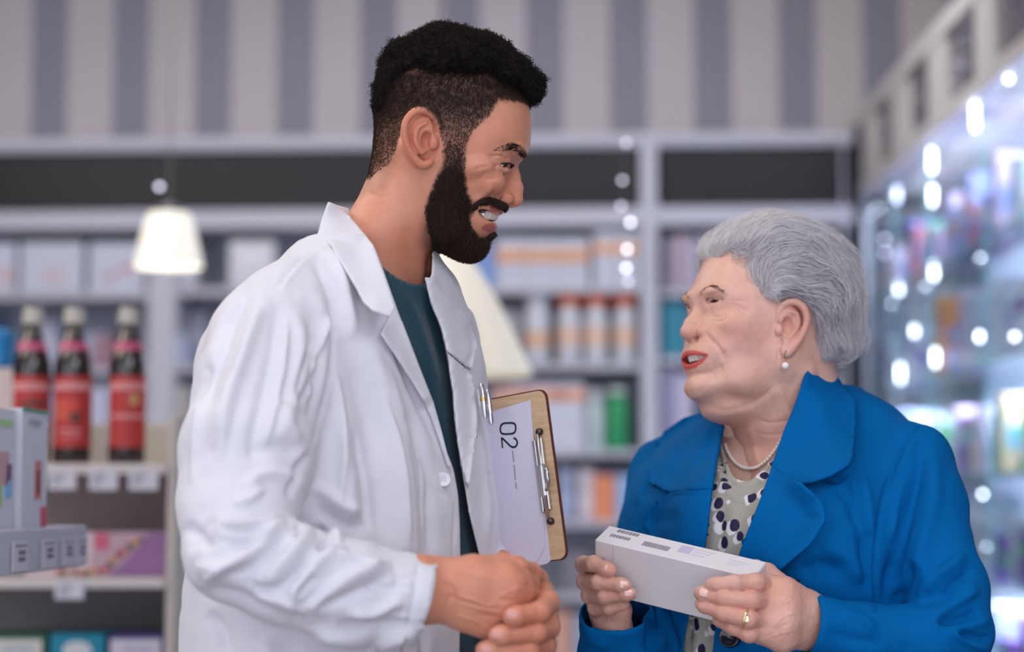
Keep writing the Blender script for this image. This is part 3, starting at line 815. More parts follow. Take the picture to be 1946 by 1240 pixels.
def build_woman_head():
    c, n_ = math.cos(math.radians(WYAW)), math.sin(math.radians(WYAW))
    F_ = Field((1225, 405, -190), (1665, 960, 190), 2.0)
    prof = [(1336, 498), (1315, 530), (1304, 552), (1298, 567), (1301, 584), (1304, 600), (1298, 620), (1290, 645), (1284, 662), (1280, 676), (1286, 688), (1282, 702), (1288, 712),
            (1279, 722), (1275, 738), (1284, 756), (1310, 768), (1345, 784), (1376, 812), (1392, 850), (1385, 900), (1360, 960),
            (1640, 960), (1622, 850), (1590, 760), (1580, 700), (1598, 640), (1612, 575), (1600, 510), (1560, 465), (1500, 436), (1440, 430), (1385, 442), (1345, 470)]
    wc = [(1460, 510, 126), (1540, 540, 124), (1380, 500, 110), (1330, 520, 96), (1310, 570, 92), (1350, 580, 106), (1425, 610, 122), (1370, 640, 114), (1310, 690, 60), (1360, 700, 100), (1300, 740, 50), (1340, 745, 82),
          (1400, 700, 108), (1480, 700, 108), (1420, 790, 86), (1500, 800, 92), (1550, 700, 90), (1480, 900, 150), (1580, 880, 150)]
    rc_ = [(1460, 510, 110), (1350, 500, 90), (1310, 560, 74), (1310, 620, 58), (1310, 690, 50), (1290, 740, 42), (1350, 770, 60), (1400, 820, 80), (1550, 560, 110), (1560, 700, 80), (1480, 900, 110)]
    inflate(F_, prof, wc, rc_, blur=2, s=40)
    for s in (-1, 1):
        F_.ell((1312, 560, s * 36), (11, 8, 30), 12)
        F_.ell((1325, 578, s * 43), (21, 12.5, 23), 8, 's')
        F_.ell((1344, 624, s * 66), (27, 22, 27), 16); F_.ell((1333, 644, s * 50), (21, 17, 18), 13)                 # cheek
        F_.ell((1325, 676, s * 48), (24, 24, 24), 16)
        F_.ell((1354, 726, s * 72), (34, 26, 22), 24)                 # jowl
        F_.ell((1430, 690, s * 96), (40, 34, 18), 22)
        F_.cone((1470, 720, s * 92), 18, (1412, 895, s * 22), 11, 16)
    F_.ell((1352, 778, 0), (42, 26, 58), 22)                          # soft double chin
    F_.chain([(1308, 578, 0, 8), (1304, 598, 0, 9.5), (1290, 616, 0, 12.5), (1283, 631, 0, 17)], 8, k0=10)
    F_.cone((1318, 595, 0), 11, (1300, 634, 0), 17, 9)
    for s in (-1, 1):
        F_.ell((1303, 634, s * 25), (17, 12.5, 11), 4); F_.ell((1297, 648, s * 14), (13, 7.5, 7.5), 2.5, 's'); F_.ell((1319, 638, s * 36), (5, 12, 6), 5, 's')
    F_.ell((1316, 682, 0), (36, 34, 58), 16)
    for s in (-1, 1):
        F_.chain([(1283, 670, 0, 3.8), (1285, 669.5, s * 12, 4), (1289, 672, s * 28, 3.4), (1300, 679, s * 47, 2.4)], 3)
    F_.ell((1290, 683.5, 0), (24, 8.5, 36), 2, 's'); F_.ell((1297, 681.5, 0), (18, 5, 49), 2, 's')
    for s in (-1, 1): F_.chain([(1284, 697.5, 0, 4.6), (1286, 697, s * 15, 4.8), (1291, 691, s * 32, 3.8), (1300, 681, s * 47, 2.4)], 3)
    for s in (-1, 1):
        F_.chain([(1319, 582, s * 24, 3.2), (1312, 575, s * 32, 4.4), (1312, 571, s * 42, 5.4), (1318, 572, s * 53, 5.6), (1330, 579, s * 63, 4.8)], 3)
        F_.chain([(1319, 583, s * 24, 3.2), (1313, 586, s * 33, 4.2), (1314, 587, s * 43, 5), (1320, 586, s * 54, 5.2), (1331, 581, s * 63, 4.6)], 3)
        F_.cone((1310, 560, s * 32), 5, (1325, 564, s * 68), 8, 8)
        F_.chain([(1317, 595, s * 30, 4), (1320, 599, s * 45, 5), (1333, 594, s * 64, 4)], 7)
    for s in (-1, 1):
        q = lambda L: [(x, y + 13, s * w, r) for x, y, w, r in L]
        F_.ell((1432, 635, s * 106), (26, 46, 16), 8)
        F_.chain([tuple(p) for p in spline(q([(1406, 612, 116, 4), (1408, 592, 121, 5), (1421, 580, 129, 6), (1438, 581, 136, 6.5), (1451, 596, 140, 7), (1453, 618, 139, 6.5), (1443, 643, 134, 6), (1430, 661, 128, 7), (1417, 673, 122, 8), (1411, 664, 118, 7)]), 24)], 2)
        F_.ell((1430, 629, s * 124), (23, 34, 8), 5); F_.ell((1424, 668, s * 122), (14, 22, 8), 6)
        F_.chain([tuple(p) for p in spline(q([(1420, 596, 129, 3), (1436, 601, 133, 4), (1438, 622, 132, 4.5), (1427, 640, 127, 4)]), 12)], 2)
        F_.ell((1419, 636, s * 134), (12, 18, 18), 4, 's')
        F_.ell((1405, 643, s * 118), (6, 9, 5), 5)
    V, Q = F_.mesh(1); N = normals(V, Q)
    xy = wproj(V)
    near = V[:, 2] < -8
    B = [([(1330, 632), (1338, 646), (1350, 658), (1358, 672), (1360, 684)], 4.5, -3.2, 'c'), ([(1343, 632), (1352, 650), (1362, 668)], 7, 1.6, 'c'),
         ([(1352, 690), (1356, 702), (1352, 716)], 3.5, -1.2, 'c'), ([(1345, 712), (1346, 728), (1340, 742)], 5, -1.2, 'c'),
         ([(1372, 577), (1390, 586), (1408, 596)], 2.0, -1.1, 'c'), ([(1373, 583), (1392, 596), (1406, 610)], 2.0, -1.1, 'c'), ([(1372, 573), (1392, 574), (1412, 578)], 2, -1, 'c'), ([(1372, 590), (1385, 604), (1398, 622)], 2, -.7, 'c'),
         ([(1392, 604), (1404, 616), (1416, 632)], 1.6, -.5, 'c'), ([(1378, 600), (1392, 618), (1404, 636)], 1.6, -.5, 'c'), ([(1366, 596), (1356, 603), (1344, 602)], 2.4, -1.5, 'c'), ([(1370, 602), (1358, 611), (1344, 610)], 2.4, -1.1, 'c'),
         ([(1340, 562), (1352, 559), (1368, 566)], 1.8, -1.2, 'c'), ([(1310, 540), (1345, 530), (1385, 534)], 3, -.7, 'c'), ([(1318, 524), (1350, 514), (1390, 516)], 3, -.7, 'c'),
         ([(1325, 560), (1322, 570)], 2, -1.2, 'c'), ([(1305, 712), (1325, 708), (1342, 704)], 4, -1.6, 'c'), ([(1330, 770), (1370, 776), (1420, 760), (1460, 725)], 6, -1.8, 'c'),
         ([(1440, 735), (1462, 790), (1470, 840)], 5, -1.4, 'c'), ([(1462, 730), (1485, 780), (1500, 820)], 4, 1.6, 'c'), ([(1420, 790), (1450, 800), (1500, 790)], 3, -1.2, 'c'), ([(1415, 815), (1450, 822), (1500, 812)], 3, -1.0, 'c'), ([(1410, 800), (1425, 850), (1430, 890)], 6, 2.2, 'c'),
         ([(1380, 650), (1386, 690), (1378, 720)], 8, -1, 'c'), ([(1400, 640), (1410, 670), (1408, 700)], 6, -.7, 'c'), ([(1466, 640), (1462, 660), (1458, 690)], 2.5, -1.4, 'c'), ([(1290, 655), (1294, 664)], 2.5, -1.0, 'c')]
    V = brush(V, N, xy, B, 1, near)
    B2 = [(p, w, h, k) for p, w, h, k in B[:12]]
    V = V + N * (fbm(V, 1 / 26., 3, 5) * .5)[:, None]
    N = normals(V, Q); A = {}
    y = V[:, 2]
    ya = np.abs(y); q2 = np.stack([V[:, 1], ya], 1); outer = [(666.5, -5), (666, 10), (668, 22), (672, 34), (678.5, 51), (682.5, 51), (694, 36), (701, 20), (702.5, -5)]
    po = poly_sdf(q2[:, 0], q2[:, 1], outer); front = 1281 + (ya / 47) ** 2 * 17; dep = V[:, 0] - front; reg = (V[:, 0] < 1345)
    A['mouth'] = (po < -2) * reg * smst(dep, 6, 8.5) * (ya < 46)
    A['lip'] = smst(-po, -.8, .8) * reg * (1 - A['mouth']) * (dep < 12)
    ear = np.exp(-(((V[:, 0] - 1436) / 34) ** 2 + ((V[:, 1] - 633) / 56) ** 2) ** 2) * (np.abs(y) > 112)
    A['blush'] = .75 * ear + .55 * np.exp(-(((V[:, 0] - 1282) / 18) ** 2 + ((V[:, 1] - 635) / 16) ** 2)) + .45 * np.exp(-(((V[:, 0] - 1345) / 40) ** 2 + ((V[:, 1] - 640) / 34) ** 2)) + .4 * smst(V[:, 1], 770, 830) + .3 * np.exp(-(((V[:, 0] - 1330) / 16) ** 2 + ((V[:, 1] - 592) / 12) ** 2))
    sp = (noise(V, 1 / 7., 77) > .82) & (noise(V, 1 / 40., 5) > .0); A['stub'] = sp * .16
    return V, Q, N, A

def fsample(F_, p):
    q = (p - F_.lo) / F_.v; i = np.clip(q.astype(int), 0, F_.n - 2); f = q - i; r = 0
    for a in (0, 1):
        for b in (0, 1):
            for c in (0, 1):
                w = (f[:, 0] if a else 1 - f[:, 0]) * (f[:, 1] if b else 1 - f[:, 1]) * (f[:, 2] if c else 1 - f[:, 2])
                r = r + w * F_.D[i[:, 0] + a, i[:, 1] + b, i[:, 2] + c]
    return r
def fgrad(F_, p):
    g = np.stack([fsample(F_, p + e) - fsample(F_, p - e) for e in np.eye(3) * F_.v], 1); return unit(g)

def woman_hair(parent, to, rng):
    F_ = Field((1270, 370, -220), (1700, 740, 220), 2.6)
    cap = [(1334, 510), (1332, 492), (1340, 464), (1366, 436), (1410, 414), (1460, 404), (1522, 414), (1574, 444), (1614, 488), (1632, 545), (1630, 600), (1620, 650), (1600, 690), (1570, 704), (1540, 702), (1496, 706),
           (1486, 676), (1475, 630), (1464, 597), (1440, 587), (1420, 589), (1398, 598), (1372, 582), (1364, 557), (1356, 526), (1358, 504), (1352, 490), (1344, 500)]
    inflate(F_, cap, [(1460, 500, 152), (1350, 470, 108), (1560, 560, 150), (1440, 560, 146), (1560, 670, 118), (1320, 500, 84), (1450, 410, 140)], [(1460, 480, 92), (1350, 470, 44), (1600, 560, 100), (1440, 550, 26), (1550, 680, 40), (1330, 500, 24), (1500, 660, 22)], blur=2, s=40)
    def flow(p):
        d = p[:, :2] - np.array([1440., 590.]); r = np.linalg.norm(d, axis=1, keepdims=True)
        t = np.stack([-d[:, 1], d[:, 0]], 1) / np.maximum(r, 1)
        side = smst(np.abs(p[:, 2]), 95, 145)[:, None]
        t2 = np.where((p[:, 0] > 1490)[:, None], np.array([.35, 1.0]), np.array([1.0, .22]))
        t = t * (1 - .75 * side) + t2 * .75 * side
        wv = noise(p, 1 / 42., 11); w2 = noise(p, 1 / 18., 12)
        a = .75 * wv + .35 * w2; ca, sa = np.cos(a), np.sin(a)
        t = np.stack([t[:, 0] * ca - t[:, 1] * sa, t[:, 0] * sa + t[:, 1] * ca], 1)
        f = np.concatenate([t, (np.sign(p[:, 2]) * .12 + .4 * noise(p, 1 / 50., 31))[:, None]], 1)
        return unit(f)
    V, Q = F_.mesh(2); N = normals(V, Q); fl = flow(V)
    cr = np.cross(fl, N)
    # locks: ridges running along the flow
    u = V[:, 1] * .9 - V[:, 0] * .2 + 22 * noise(V, 1 / 55., 8)
    dsp = 3.2 * noise(np.stack([np.einsum('ij,ij->i', V, cr) * .0 + V[:, 1] / 10, V[:, 2] / 16, V[:, 0] / 46], 1), 1., 14) + 5 * noise(V, 1 / 46., 15) + 2.0 * noise(V, 1 / 16., 16)
    V = V + N * dsp[:, None] - N * 4
    N = normals(V, Q)
    hair = link('hair', np_mesh('hair', to(V), Q), HAIR_W, parent)
    n = 34000; p, f = sample(V, Q, n, rng); pts = [p]; lift = 1.0 + 5.0 * rng.random(n) ** 2 + 9 * (rng.random(n) > .97)
    m = 12; L = 42 + 50 * rng.random(n); jit = rng.normal(size=(n, 3)) * .13
    off = fsample(F_, p)[:, None]
    for k in range(m - 1):
        q = pts[-1]; g = fgrad(F_, q); d = flow(q) + jit; d = d - g * np.einsum('ij,ij->i', d, g)[:, None]; d = unit(d)
        q = q + d * (L / (m - 1))[:, None]
        cur = fsample(F_, q)[:, None]; g = fgrad(F_, q)
        want = off + (lift[:, None] * math.sin(min(1, (k + 1) / 5) * math.pi / 2)); q = q + g * (np.clip(want - cur, -6, 6))
        q = np.clip(q, F_.lo + 6, F_.lo + (F_.n - 4) * F_.v)
        pts.append(q)
    A = np.stack(pts, 1)
    v, q = tubes(list(A), [np.linspace(.62, .26, m)] * n)
    link('hair_strands', np_mesh('hair_strands', to(v), q), HAIR_W, hair)

def woman_face_extras(parent, to, hv, rng):
    V, Q, N, A = hv
    for s in (-1, 1):
        L = []
        bd = seg_dist(np.stack([V[:, 1], V[:, 2]], 1), spline([(564, s * 19), (555, s * 33), (551, s * 45), (554, s * 58), (565, s * 74)], 14))[0]
        p, f = sample(V, Q, 260, rng, ((bd < 1.5) & (V[:, 0] < 1375)).astype(float))
        a = curl_strands(p, N[Q[f, 0]] * .1, 5.5, .1, .3, 4, rng, bias=np.array([.3, 0, s * 3.4]))
        v, q = tubes(list(a), [np.linspace(.27, .1, 4)] * len(a)); link('eyebrow', np_mesh('eyebrow', to(v), q), BROW_W, parent)
        L = []
        c = spline([(1316, 581, s * 25), (1308, 576, s * 32), (1307.5, 573, s * 42), (1314, 573.5, s * 53), (1327, 579.5, s * 63)], 34)
        for i, b in enumerate(c):
            L.append(np.array([b + [-1, 1, 0], b + [-2.2 - rng.random(), .5 * rng.random(), s * (.06 * i + rng.normal() * .4)], b + [-3.4 - rng.random(), -1.0 * rng.random(), s * (.1 * i + rng.normal() * .8)]]))
        v, q = tubes(L, [np.array([.42, .3, .1])] * len(L)); link('eyelashes', np_mesh('eyelashes', to(v), q), LASH, parent)
        eye_parts(parent, to, (1331, 579.5, s * 43), 19, (-1, -.2, -.26), ir=.6)
    teeth(parent, to, 1285, 679.5, -29, 37, 7.5, -2)
    b = MB(); b.lathe((0, 0, 0), [(0.001, -1)] + [(math.cos(a), math.sin(a)) for a in np.linspace(-1.4, 1.4, 11)] + [(0.001, 1)], 20)
    c = np.array(to(np.array([[1411, 709, -124]]))[0]); s_ = .0042
    o = b.build('earring', PEARL, parent, True, keep=True, mtx=Matrix.Translation(c) @ Matrix.Scale(s_, 4)); o['label'] = 'small pearl drop earring'
    L = to(spline([(1412, 681, -129), (1406, 689, -131), (1411, 699, -125), (1413, 705, -124)], 10))
    b = MB(); b.tube(L, .0006, 6); b.build('ear_wire', GOLD, o, True)
COAT = cloth_mat('cotton_white', srgb(216, 216, 222), .9, .22); TEE = cloth_mat('jersey_teal', srgb(26, 64, 78), .9, .2); DARK = cloth_mat('trouser_navy', srgb(22, 24, 34), .9)
BTN = mat('button_white', srgb(226, 226, 230), .3)
SOLE = mat('shoe_black', (.012, .012, .012), .4)

def man_torso(F_, e=0.0, sleeve=True):
    z = lambda py, Y=2.05: P(700, py, Y)[2]
    r = lambda py, px, a, b, yw: (z(py), P(px, py, 2.05)[0], 2.05 + .0, a - e, b - e, math.radians(yw))
    stack(F_, [r(1420, 660, .205, .150, 62), r(1200, 666, .200, .142, 62), r(1000, 668, .196, .134, 62), r(890, 666, .196, .130, 62), r(800, 660, .196, .124, 62), r(680, 656, .192, .120, 62), r(590, 664, .168, .102, 62), r(520, 690, .12, .085, 62), r(470, 700, .075, .06, 62)])
    k = e / .00055
    F_.chain([W(690, 500, 2.05, 70 - k), W(640, 530, 1.99, 66 - k), W(545, 585, 1.93, 66 - k), W(512, 640, 1.90, 74 - k)], .03)     # near shoulder
    F_.chain([W(700, 505, 2.07, 56 - k), W(762, 578, 2.12, 50 - k), W(835, 634, 2.18, 54 - k)], .03)

def build_man_coat(parent):
    lo = (-.42, 1.66, .78); hi = (.12, 2.42, 1.62)
    F_ = Field(lo, hi, .0029)
    man_torso(F_)
    # near sleeve
    F_.chain([W(510, 640, 1.90, 92), W(492, 740, 1.87, 112), W(468, 860, 1.84, 122), W(452, 960, 1.815, 110)], .018, k0=.03)
    F_.chain([W(452, 960, 1.815, 110), W(445, 1050, 1.785, 96)], .012)
    F_.chain([W(447, 1056, 1.782, 92), W(540, 1092, 1.785, 92), W(660, 1118, 1.795, 88), W(835, 1152, 1.815, 88)], .015, k0=.008)
    # far sleeve
    F_.chain([W(840, 650, 2.19, 62), W(838, 800, 2.26, 78), W(838, 960, 2.27, 76)], .014, k0=.03)
    F_.chain([W(838, 965, 2.27, 76), W(940, 1075, 2.12, 60), W(1002, 1145, 2.035, 54)], .014)
    planes = [(P(800, 1150, 1.812), unit(P(800, 1150, 1.81) - P(690, 1121, 1.797)), .068), (P(985, 1130, 2.05), unit(P(1030, 1175, 2.0) - P(940, 1075, 2.12)), .05)]
    clip_cuffs(F_, planes); V, Q = F_.mesh(1); V, Q = open_cuffs(V, Q, planes)
    return F_, V, Q
MAN_BRUSH = [
    # shoulder, yoke and armhole seams
    ([(612, 464), (575, 492), (545, 522), (527, 548)], 3.0, -2.2, 'c'), ([(616, 470), (582, 498), (552, 528), (534, 556)], 5, 1.6, 'c'),
    ([(598, 545), (615, 560), (628, 590), (633, 645), (630, 700), (622, 749), (605, 810), (588, 852)], 3.4, -3.8, 'c'),
    ([(560, 560), (590, 562), (612, 590), (618, 650), (612, 720), (600, 780)], 12, 3.0, 'c'),
    # folds falling from the shoulder point
    ([(478, 540), (440, 600), (405, 690), (378, 780)], 17, -7.5, 'c'), ([(505, 560), (478, 640), (440, 740), (400, 850)], 15, 5, 'c'), ([(452, 560), (418, 620), (392, 700)], 10, 4.5, 'c'),
    ([(530, 575), (520, 660), (498, 760), (470, 880)], 12, -4.5, 'c'), ([(560, 590), (572, 660), (560, 740), (530, 840)], 14, 4.5, 'c'), ([(585, 610), (602, 680), (600, 740), (585, 800)], 8, -3.5, 'c'),
    ([(520, 760), (545, 800), (572, 842)], 12, 3.5, 'c'), ([(470, 860), (520, 850), (570, 862)], 14, -4, 'c'), ([(460, 930), (500, 900), (545, 905), (575, 930)], 12, 4, 'c'),
    ([(600, 700), (588, 735), (560, 770)], 7, -4, 'c'),
    # long sleeve creases
    ([(418, 985), (380, 1010), (362, 1050)], 8, -4, 'c'), ([(630, 590), (612, 640), (596, 700), (592, 760)], 5, 4.0, 'c'), ([(598, 640), (572, 700), (556, 760)], 6, -3.5, 'c'), ([(545, 600), (540, 680), (525, 760), (505, 850)], 5, 3.5, 'c'), ([(500, 590), (470, 680), (440, 780), (420, 880)], 6, 4.0, 'o'),
    ([(430, 610), (395, 720), (372, 830), (362, 920)], 7, 3.5, 'c'), ([(505, 930), (470, 955), (440, 962)], 6, 3.5, 'o'), ([(590, 860), (560, 900), (545, 950)], 7, -4.0, 'c'), ([(640, 700), (650, 800), (648, 900), (640, 980)], 7, 4.0, 'c'), ([(672, 820), (690, 920), (700, 1010)], 8, -4.0, 'c'), ([(720, 740), (750, 850), (768, 960), (775, 1050)], 6, 3.0, 'o'), ([(800, 860), (806, 940), (812, 1040)], 5, 2.5, 'c'),
    ([(480, 1130), (540, 1140), (580, 1160)], 7, 4, 'o'), ([(640, 1060), (680, 1062), (720, 1075)], 6, 4.5, 'c'), ([(690, 1110), (730, 1118), (765, 1112)], 6, -4, 'c'), ([(600, 1195), (660, 1205), (720, 1200)], 7, 4, 'o'),
    # elbow and forearm
    ([(415, 985), (430, 998), (470, 1001), (510, 995), (540, 988)], 8, 9.0, 'o'), ([(418, 1000), (445, 1012), (500, 1010)], 8, -6, 'c'),
    ([(370, 1075), (400, 1074), (430, 1070), (470, 1050), (510, 1020), (545, 1000)], 9, 8.0, 'o'), ([(390, 1108), (420, 1080), (455, 1062)], 7, 5, 'c'),
    ([(425, 1095), (480, 1075), (520, 1045), (545, 1020)], 9, -7.0, 'c'),
    ([(482, 1105), (505, 1100), (530, 1070), (550, 1050), (575, 1020), (600, 1018)], 9, 7, 'o'), ([(480, 1112), (520, 1120), (560, 1095), (590, 1062)], 9, -6, 'c'),
    ([(540, 1150), (565, 1110), (590, 1075), (630, 1050), (660, 1040)], 9, 7.5, 'o'), ([(570, 1145), (590, 1147), (625, 1125), (660, 1098), (700, 1080), (745, 1068)], 10, 8.0, 'o'), ([(560, 1130), (580, 1110), (600, 1095)], 7, -5, 'c'),
    ([(600, 1150), (650, 1135), (700, 1112), (740, 1095)], 11, -6, 'c'), ([(590, 1014), (615, 1008), (622, 1030), (600, 1045)], 6, -7, 'c'), ([(612, 1022), (630, 1018), (650, 1030)], 8, 6, 'c'), ([(560, 1000), (572, 1012), (560, 1030)], 5, -6, 'c'),
    ([(660, 1165), (710, 1165), (745, 1150), (770, 1140)], 10, 5.5, 'c'), ([(640, 1185), (700, 1195), (770, 1185)], 12, -5, 'c'), ([(560, 1180), (640, 1210), (720, 1230)], 13, 4.0, 'c'), ([(700, 1235), (740, 1218), (785, 1205)], 9, 5.5, 'c'),
    ([(370, 1130), (430, 1130), (480, 1150), (540, 1180)], 14, -4.5, 'c'), ([(350, 1000), (380, 1020), (400, 1050)], 12, -5, 'c'), ([(440, 1035), (475, 1040), (500, 1030)], 6, -4, 'c'),
    ([(795, 1066), (792, 1100), (785, 1140), (778, 1180), (765, 1240)], 2.2, -2.6, 'g'),
    ([(788, 1085), (770, 1090), (750, 1092)], 3, 1.0, 'c'), ([(786, 1105), (768, 1112), (745, 1115)], 3, 1.0, 'c'), ([(784, 1125), (765, 1130), (742, 1130)], 3, 1.0, 'c'), ([(780, 1148), (762, 1152), (742, 1148)], 3, 1.0, 'c'), ([(776, 1172), (758, 1176), (738, 1170)], 3, 1.0, 'c'),
    # front of the coat
    ([(610, 470), (640, 500), (660, 560), (672, 640)], 10, 4, 'c'), ([(595, 500), (615, 530), (632, 570), (640, 620)], 8, -4.5, 'c'), ([(650, 480), (678, 530), (690, 580)], 6, -3, 'c'),
    ([(655, 640), (690, 760), (715, 900), (735, 1060)], 22, -5, 'c'), ([(700, 640), (740, 780), (770, 920), (785, 1060)], 17, 5.5, 'c'), ([(770, 780), (800, 900), (815, 1000), (820, 1070)], 13, -4.5, 'c'), ([(640, 780), (660, 900), (668, 1010)], 15, 5, 'c'),
    ([(590, 925), (620, 940), (650, 965), (690, 975)], 12, 5, 'c'), ([(600, 960), (640, 990), (690, 1010)], 12, -5, 'c'), ([(740, 640), (775, 720), (810, 800), (835, 860)], 7, -3.5, 'c'),
    ([(795, 860), (815, 900), (830, 930), (850, 945)], 5, -2.5, 'c'), ([(735, 700), (760, 790), (790, 880), (810, 960)], 9, 3, 'c'),
    ([(865, 950), (863, 1000), (862, 1060)], 3, -1, 'c'), ([(395, 1165), (420, 1200), (430, 1240)], 12, -5, 'c'), ([(500, 1215), (520, 1260), (530, 1300)], 20, 5, 'c'), ([(800, 1180), (806, 1215), (806, 1260)], 8, -4, 'c'),
    ([(896, 610), (900, 660), (896, 700)], 5, -2.5, 'c'), ([(870, 600), (885, 640), (893, 690)], 4, 2.5, 'c'), ([(900, 760), (915, 850), (925, 950), (928, 1040)], 6, 2.5, 'c'), ([(905, 905), (938, 903)], 1.8, -1.2, 'g'),
]
def man_clothes(parent, rng):
    F_, V, Q = build_man_coat(parent)
    N = normals(V, Q); xy = proj(V)
    fac = ((N * (V - CAM)).sum(1) < .02)
    V = brush(V, N, xy, MAN_BRUSH, 1.35e-3, fac & (V[:, 1] < 2.3))
    V = V + N * (fbm(V, 22., 3, 4) * .0022)[:, None]
    hole = [(655, 405), (690, 440), (712, 470), (728, 512), (745, 560), (765, 615), (796, 694), (824, 765), (849, 860), (862, 892), (871, 942), (874, 1000), (875, 1073), (873, 1300), (873, 1420), (935, 1420), (930, 1300), (918, 1120),
            (915, 1063), (894, 977), (884, 917), (873, 853), (866, 800), (862, 745), (851, 670), (840, 623), (820, 575), (815, 540), (822, 522), (826, 470), (790, 420), (720, 380)]
    V1, Q1 = cut(V, Q, hole, front=False, zr=(1.6, 2.17))
    b = bvh_of(V, Q)
    coat = link('coat', np_mesh('coat', V1, Q1), COAT, parent); m = coat.modifiers.new('thickness', 'SOLIDIFY'); m.thickness = .0018; m.offset = -1
    coat['label'] = 'open white lab coat with button and creased sleeves'
    # collar leaf standing around the neck
    patch('collar', [(626, 384), (658, 404), (682, 432), (709, 465), (725, 508), (739, 545), (751, 585), (743, 600), (737, 599), (709, 589), (691, 573), (678, 546), (658, 513), (630, 466), (603, 446), (612, 414)], COAT, coat, step=4, thick=.0024,
          ctrl=[(626, 384, 2.00), (603, 446, 1.985), (658, 404, 2.02), (630, 466, 1.945), (709, 465, 1.955), (725, 508, 1.925), (678, 546, 1.895), (691, 573, 1.885), (709, 589, 1.877), (751, 585, 1.890), (743, 600, 1.882), (680, 470, 1.955), (690, 520, 1.915)], wob=.0015)
    patch('collar_back', [(626, 384), (640, 390), (662, 396), (690, 420), (700, 450), (684, 440), (658, 408)], COAT, coat, step=4, thick=.002,
          ctrl=[(626, 384, 2.005), (662, 396, 2.09), (690, 420, 2.11), (700, 450, 2.08), (658, 408, 2.04), (684, 440, 2.04)])
    patch('lapel', [(743, 594), (751, 584), (765, 613), (780, 652), (796, 694), (812, 735), (824, 765), (838, 815), (850, 862), (862, 895), (850, 885), (835, 838), (820, 792), (804, 757), (788, 730), (769, 702), (750, 672), (725, 634)], COAT, coat, b, off=.007, step=4, thick=.002, depth_clip=(1.7, 2.06),
          lifts=[([(725, 634), (769, 702), (804, 757)], 14, .009)])
    patch('collar', [(808, 528), (816, 528), (832, 545), (848, 562), (868, 580), (885, 595), (900, 622), (908, 655), (897, 702), (880, 692), (851, 668), (840, 623), (820, 575)], COAT, coat, b, off=.006, step=4, thick=.002,
          lifts=[([(908, 655), (897, 702), (851, 668)], 8, .005)])
    patch('lapel', [(851, 672), (880, 697), (898, 716), (907, 760), (908, 810), (900, 870), (890, 930), (884, 917), (873, 853), (866, 800), (862, 745)], COAT, coat, b, off=.005, step=4, thick=.002, lifts=[([(898, 716), (907, 790), (892, 915)], 8, .005)])
    # chest pocket on the far panel
    c = P(843, 912, float(np.nanmin(ray_depth(b, np.array([[843., 912.]]))) - .003)); nb = MB()
    nb.lathe((0, 0, 0), [(.0001, .0006), (.003, .0006), (.0045, .0012), (.0064, .0016), (.0072, .0008), (.0072, -.0012), (.0001, -.0014)], 24)
    nrm = Vector((.25, -.95, .1)).normalized(); M = Matrix.Translation(c) @ nrm.to_track_quat('Z', 'Y').to_matrix().to_4x4()
    bt = nb.build('button', BTN, coat, True, mtx=M); h = MB()
    for sx in (-1, 1):
        for sy in (-1, 1): h.lathe((sx * .0013, sy * .0013, .0007), [(.0006, 0), (.0006, .0004), (.0001, .0004)], 8)
    h.build('button_hole', mat('thread_grey', srgb(170, 170, 180), .8), bt, mtx=M)
    # tee
    F2 = Field((-.42, 1.75, .78), (.12, 2.35, 1.58), .005); man_torso(F2, .014); F2.cone(W(748, 480, 2.05)[:3], .052, W(742, 560, 2.06)[:3], .062, .02)
    Vt, Qt = F2.mesh(2); Nt = normals(Vt, Qt); xt = proj(Vt)
    Vt = brush(Vt, Nt, xt, [([(770, 560), (800, 640), (830, 740)], 8, 3, 'c'), ([(800, 560), (820, 620), (840, 700)], 7, -3, 'c'), ([(790, 680), (820, 780), (850, 880)], 8, -3, 'c'), ([(730, 522), (748, 538), (775, 551), (800, 553)], 2, -1.6, 'g')], 1e-3)
    Vt, Qt = cut(Vt, Qt, [(725, 508), (745, 525), (775, 540), (803, 543), (812, 534), (870, 520), (870, 350), (600, 350), (640, 440)], front=False)
    o = link('tee_shirt', np_mesh('tee_shirt', Vt, Qt), TEE, parent); o['label'] = 'dark teal round necked tee shirt'
    m = o.modifiers.new('thickness', 'SOLIDIFY'); m.thickness = .0015; m.offset = 1
    return b
# ------------------------------------------------------------ hands (positions given as photo points with world depths)
def hand_field(lo, hi, vox, palm, fingers, wrist, kp=.009, kf=.0035, ex=()):
    """palm: metacarpal chains blended softly; fingers: jointed chains kept apart"""
    F_ = Field(lo, hi, vox)
    for c in wrist: F_.chain(c, .014)
    for c in palm: F_.chain(c, kp, k0=kp)
    G = None
    for c in fingers:
        f = Field(lo, hi, vox); f.D = np.full(F_.n, 1e3, np.float32); f.chain(c, .0022)
        for j in c[1:-1]: f.ell(j[:3], j[3] * 1.04, .003)
        if G is None: G = f.D
        else: G = np.minimum(G, f.D)
    a = F_.D; k = kf
    h = np.clip(.5 + .5 * (a - G) / k, 0, 1); F_.D = (a * (1 - h) + G * h - k * h * (1 - h)).astype(np.float32)
    for e in ex: F_.ell(*e)
    return F_.mesh(1)
def hc(*pts):
    return [W(p[0], p[1], p[2], r=p[3]) for p in pts]
NAIL_M = mat('nail_pink', srgb(214, 150, 134), .28, spec=.6, coat=.3); NAIL_W = mat('nail_pale', srgb(236, 188, 176), .2, spec=.7, coat=.5)
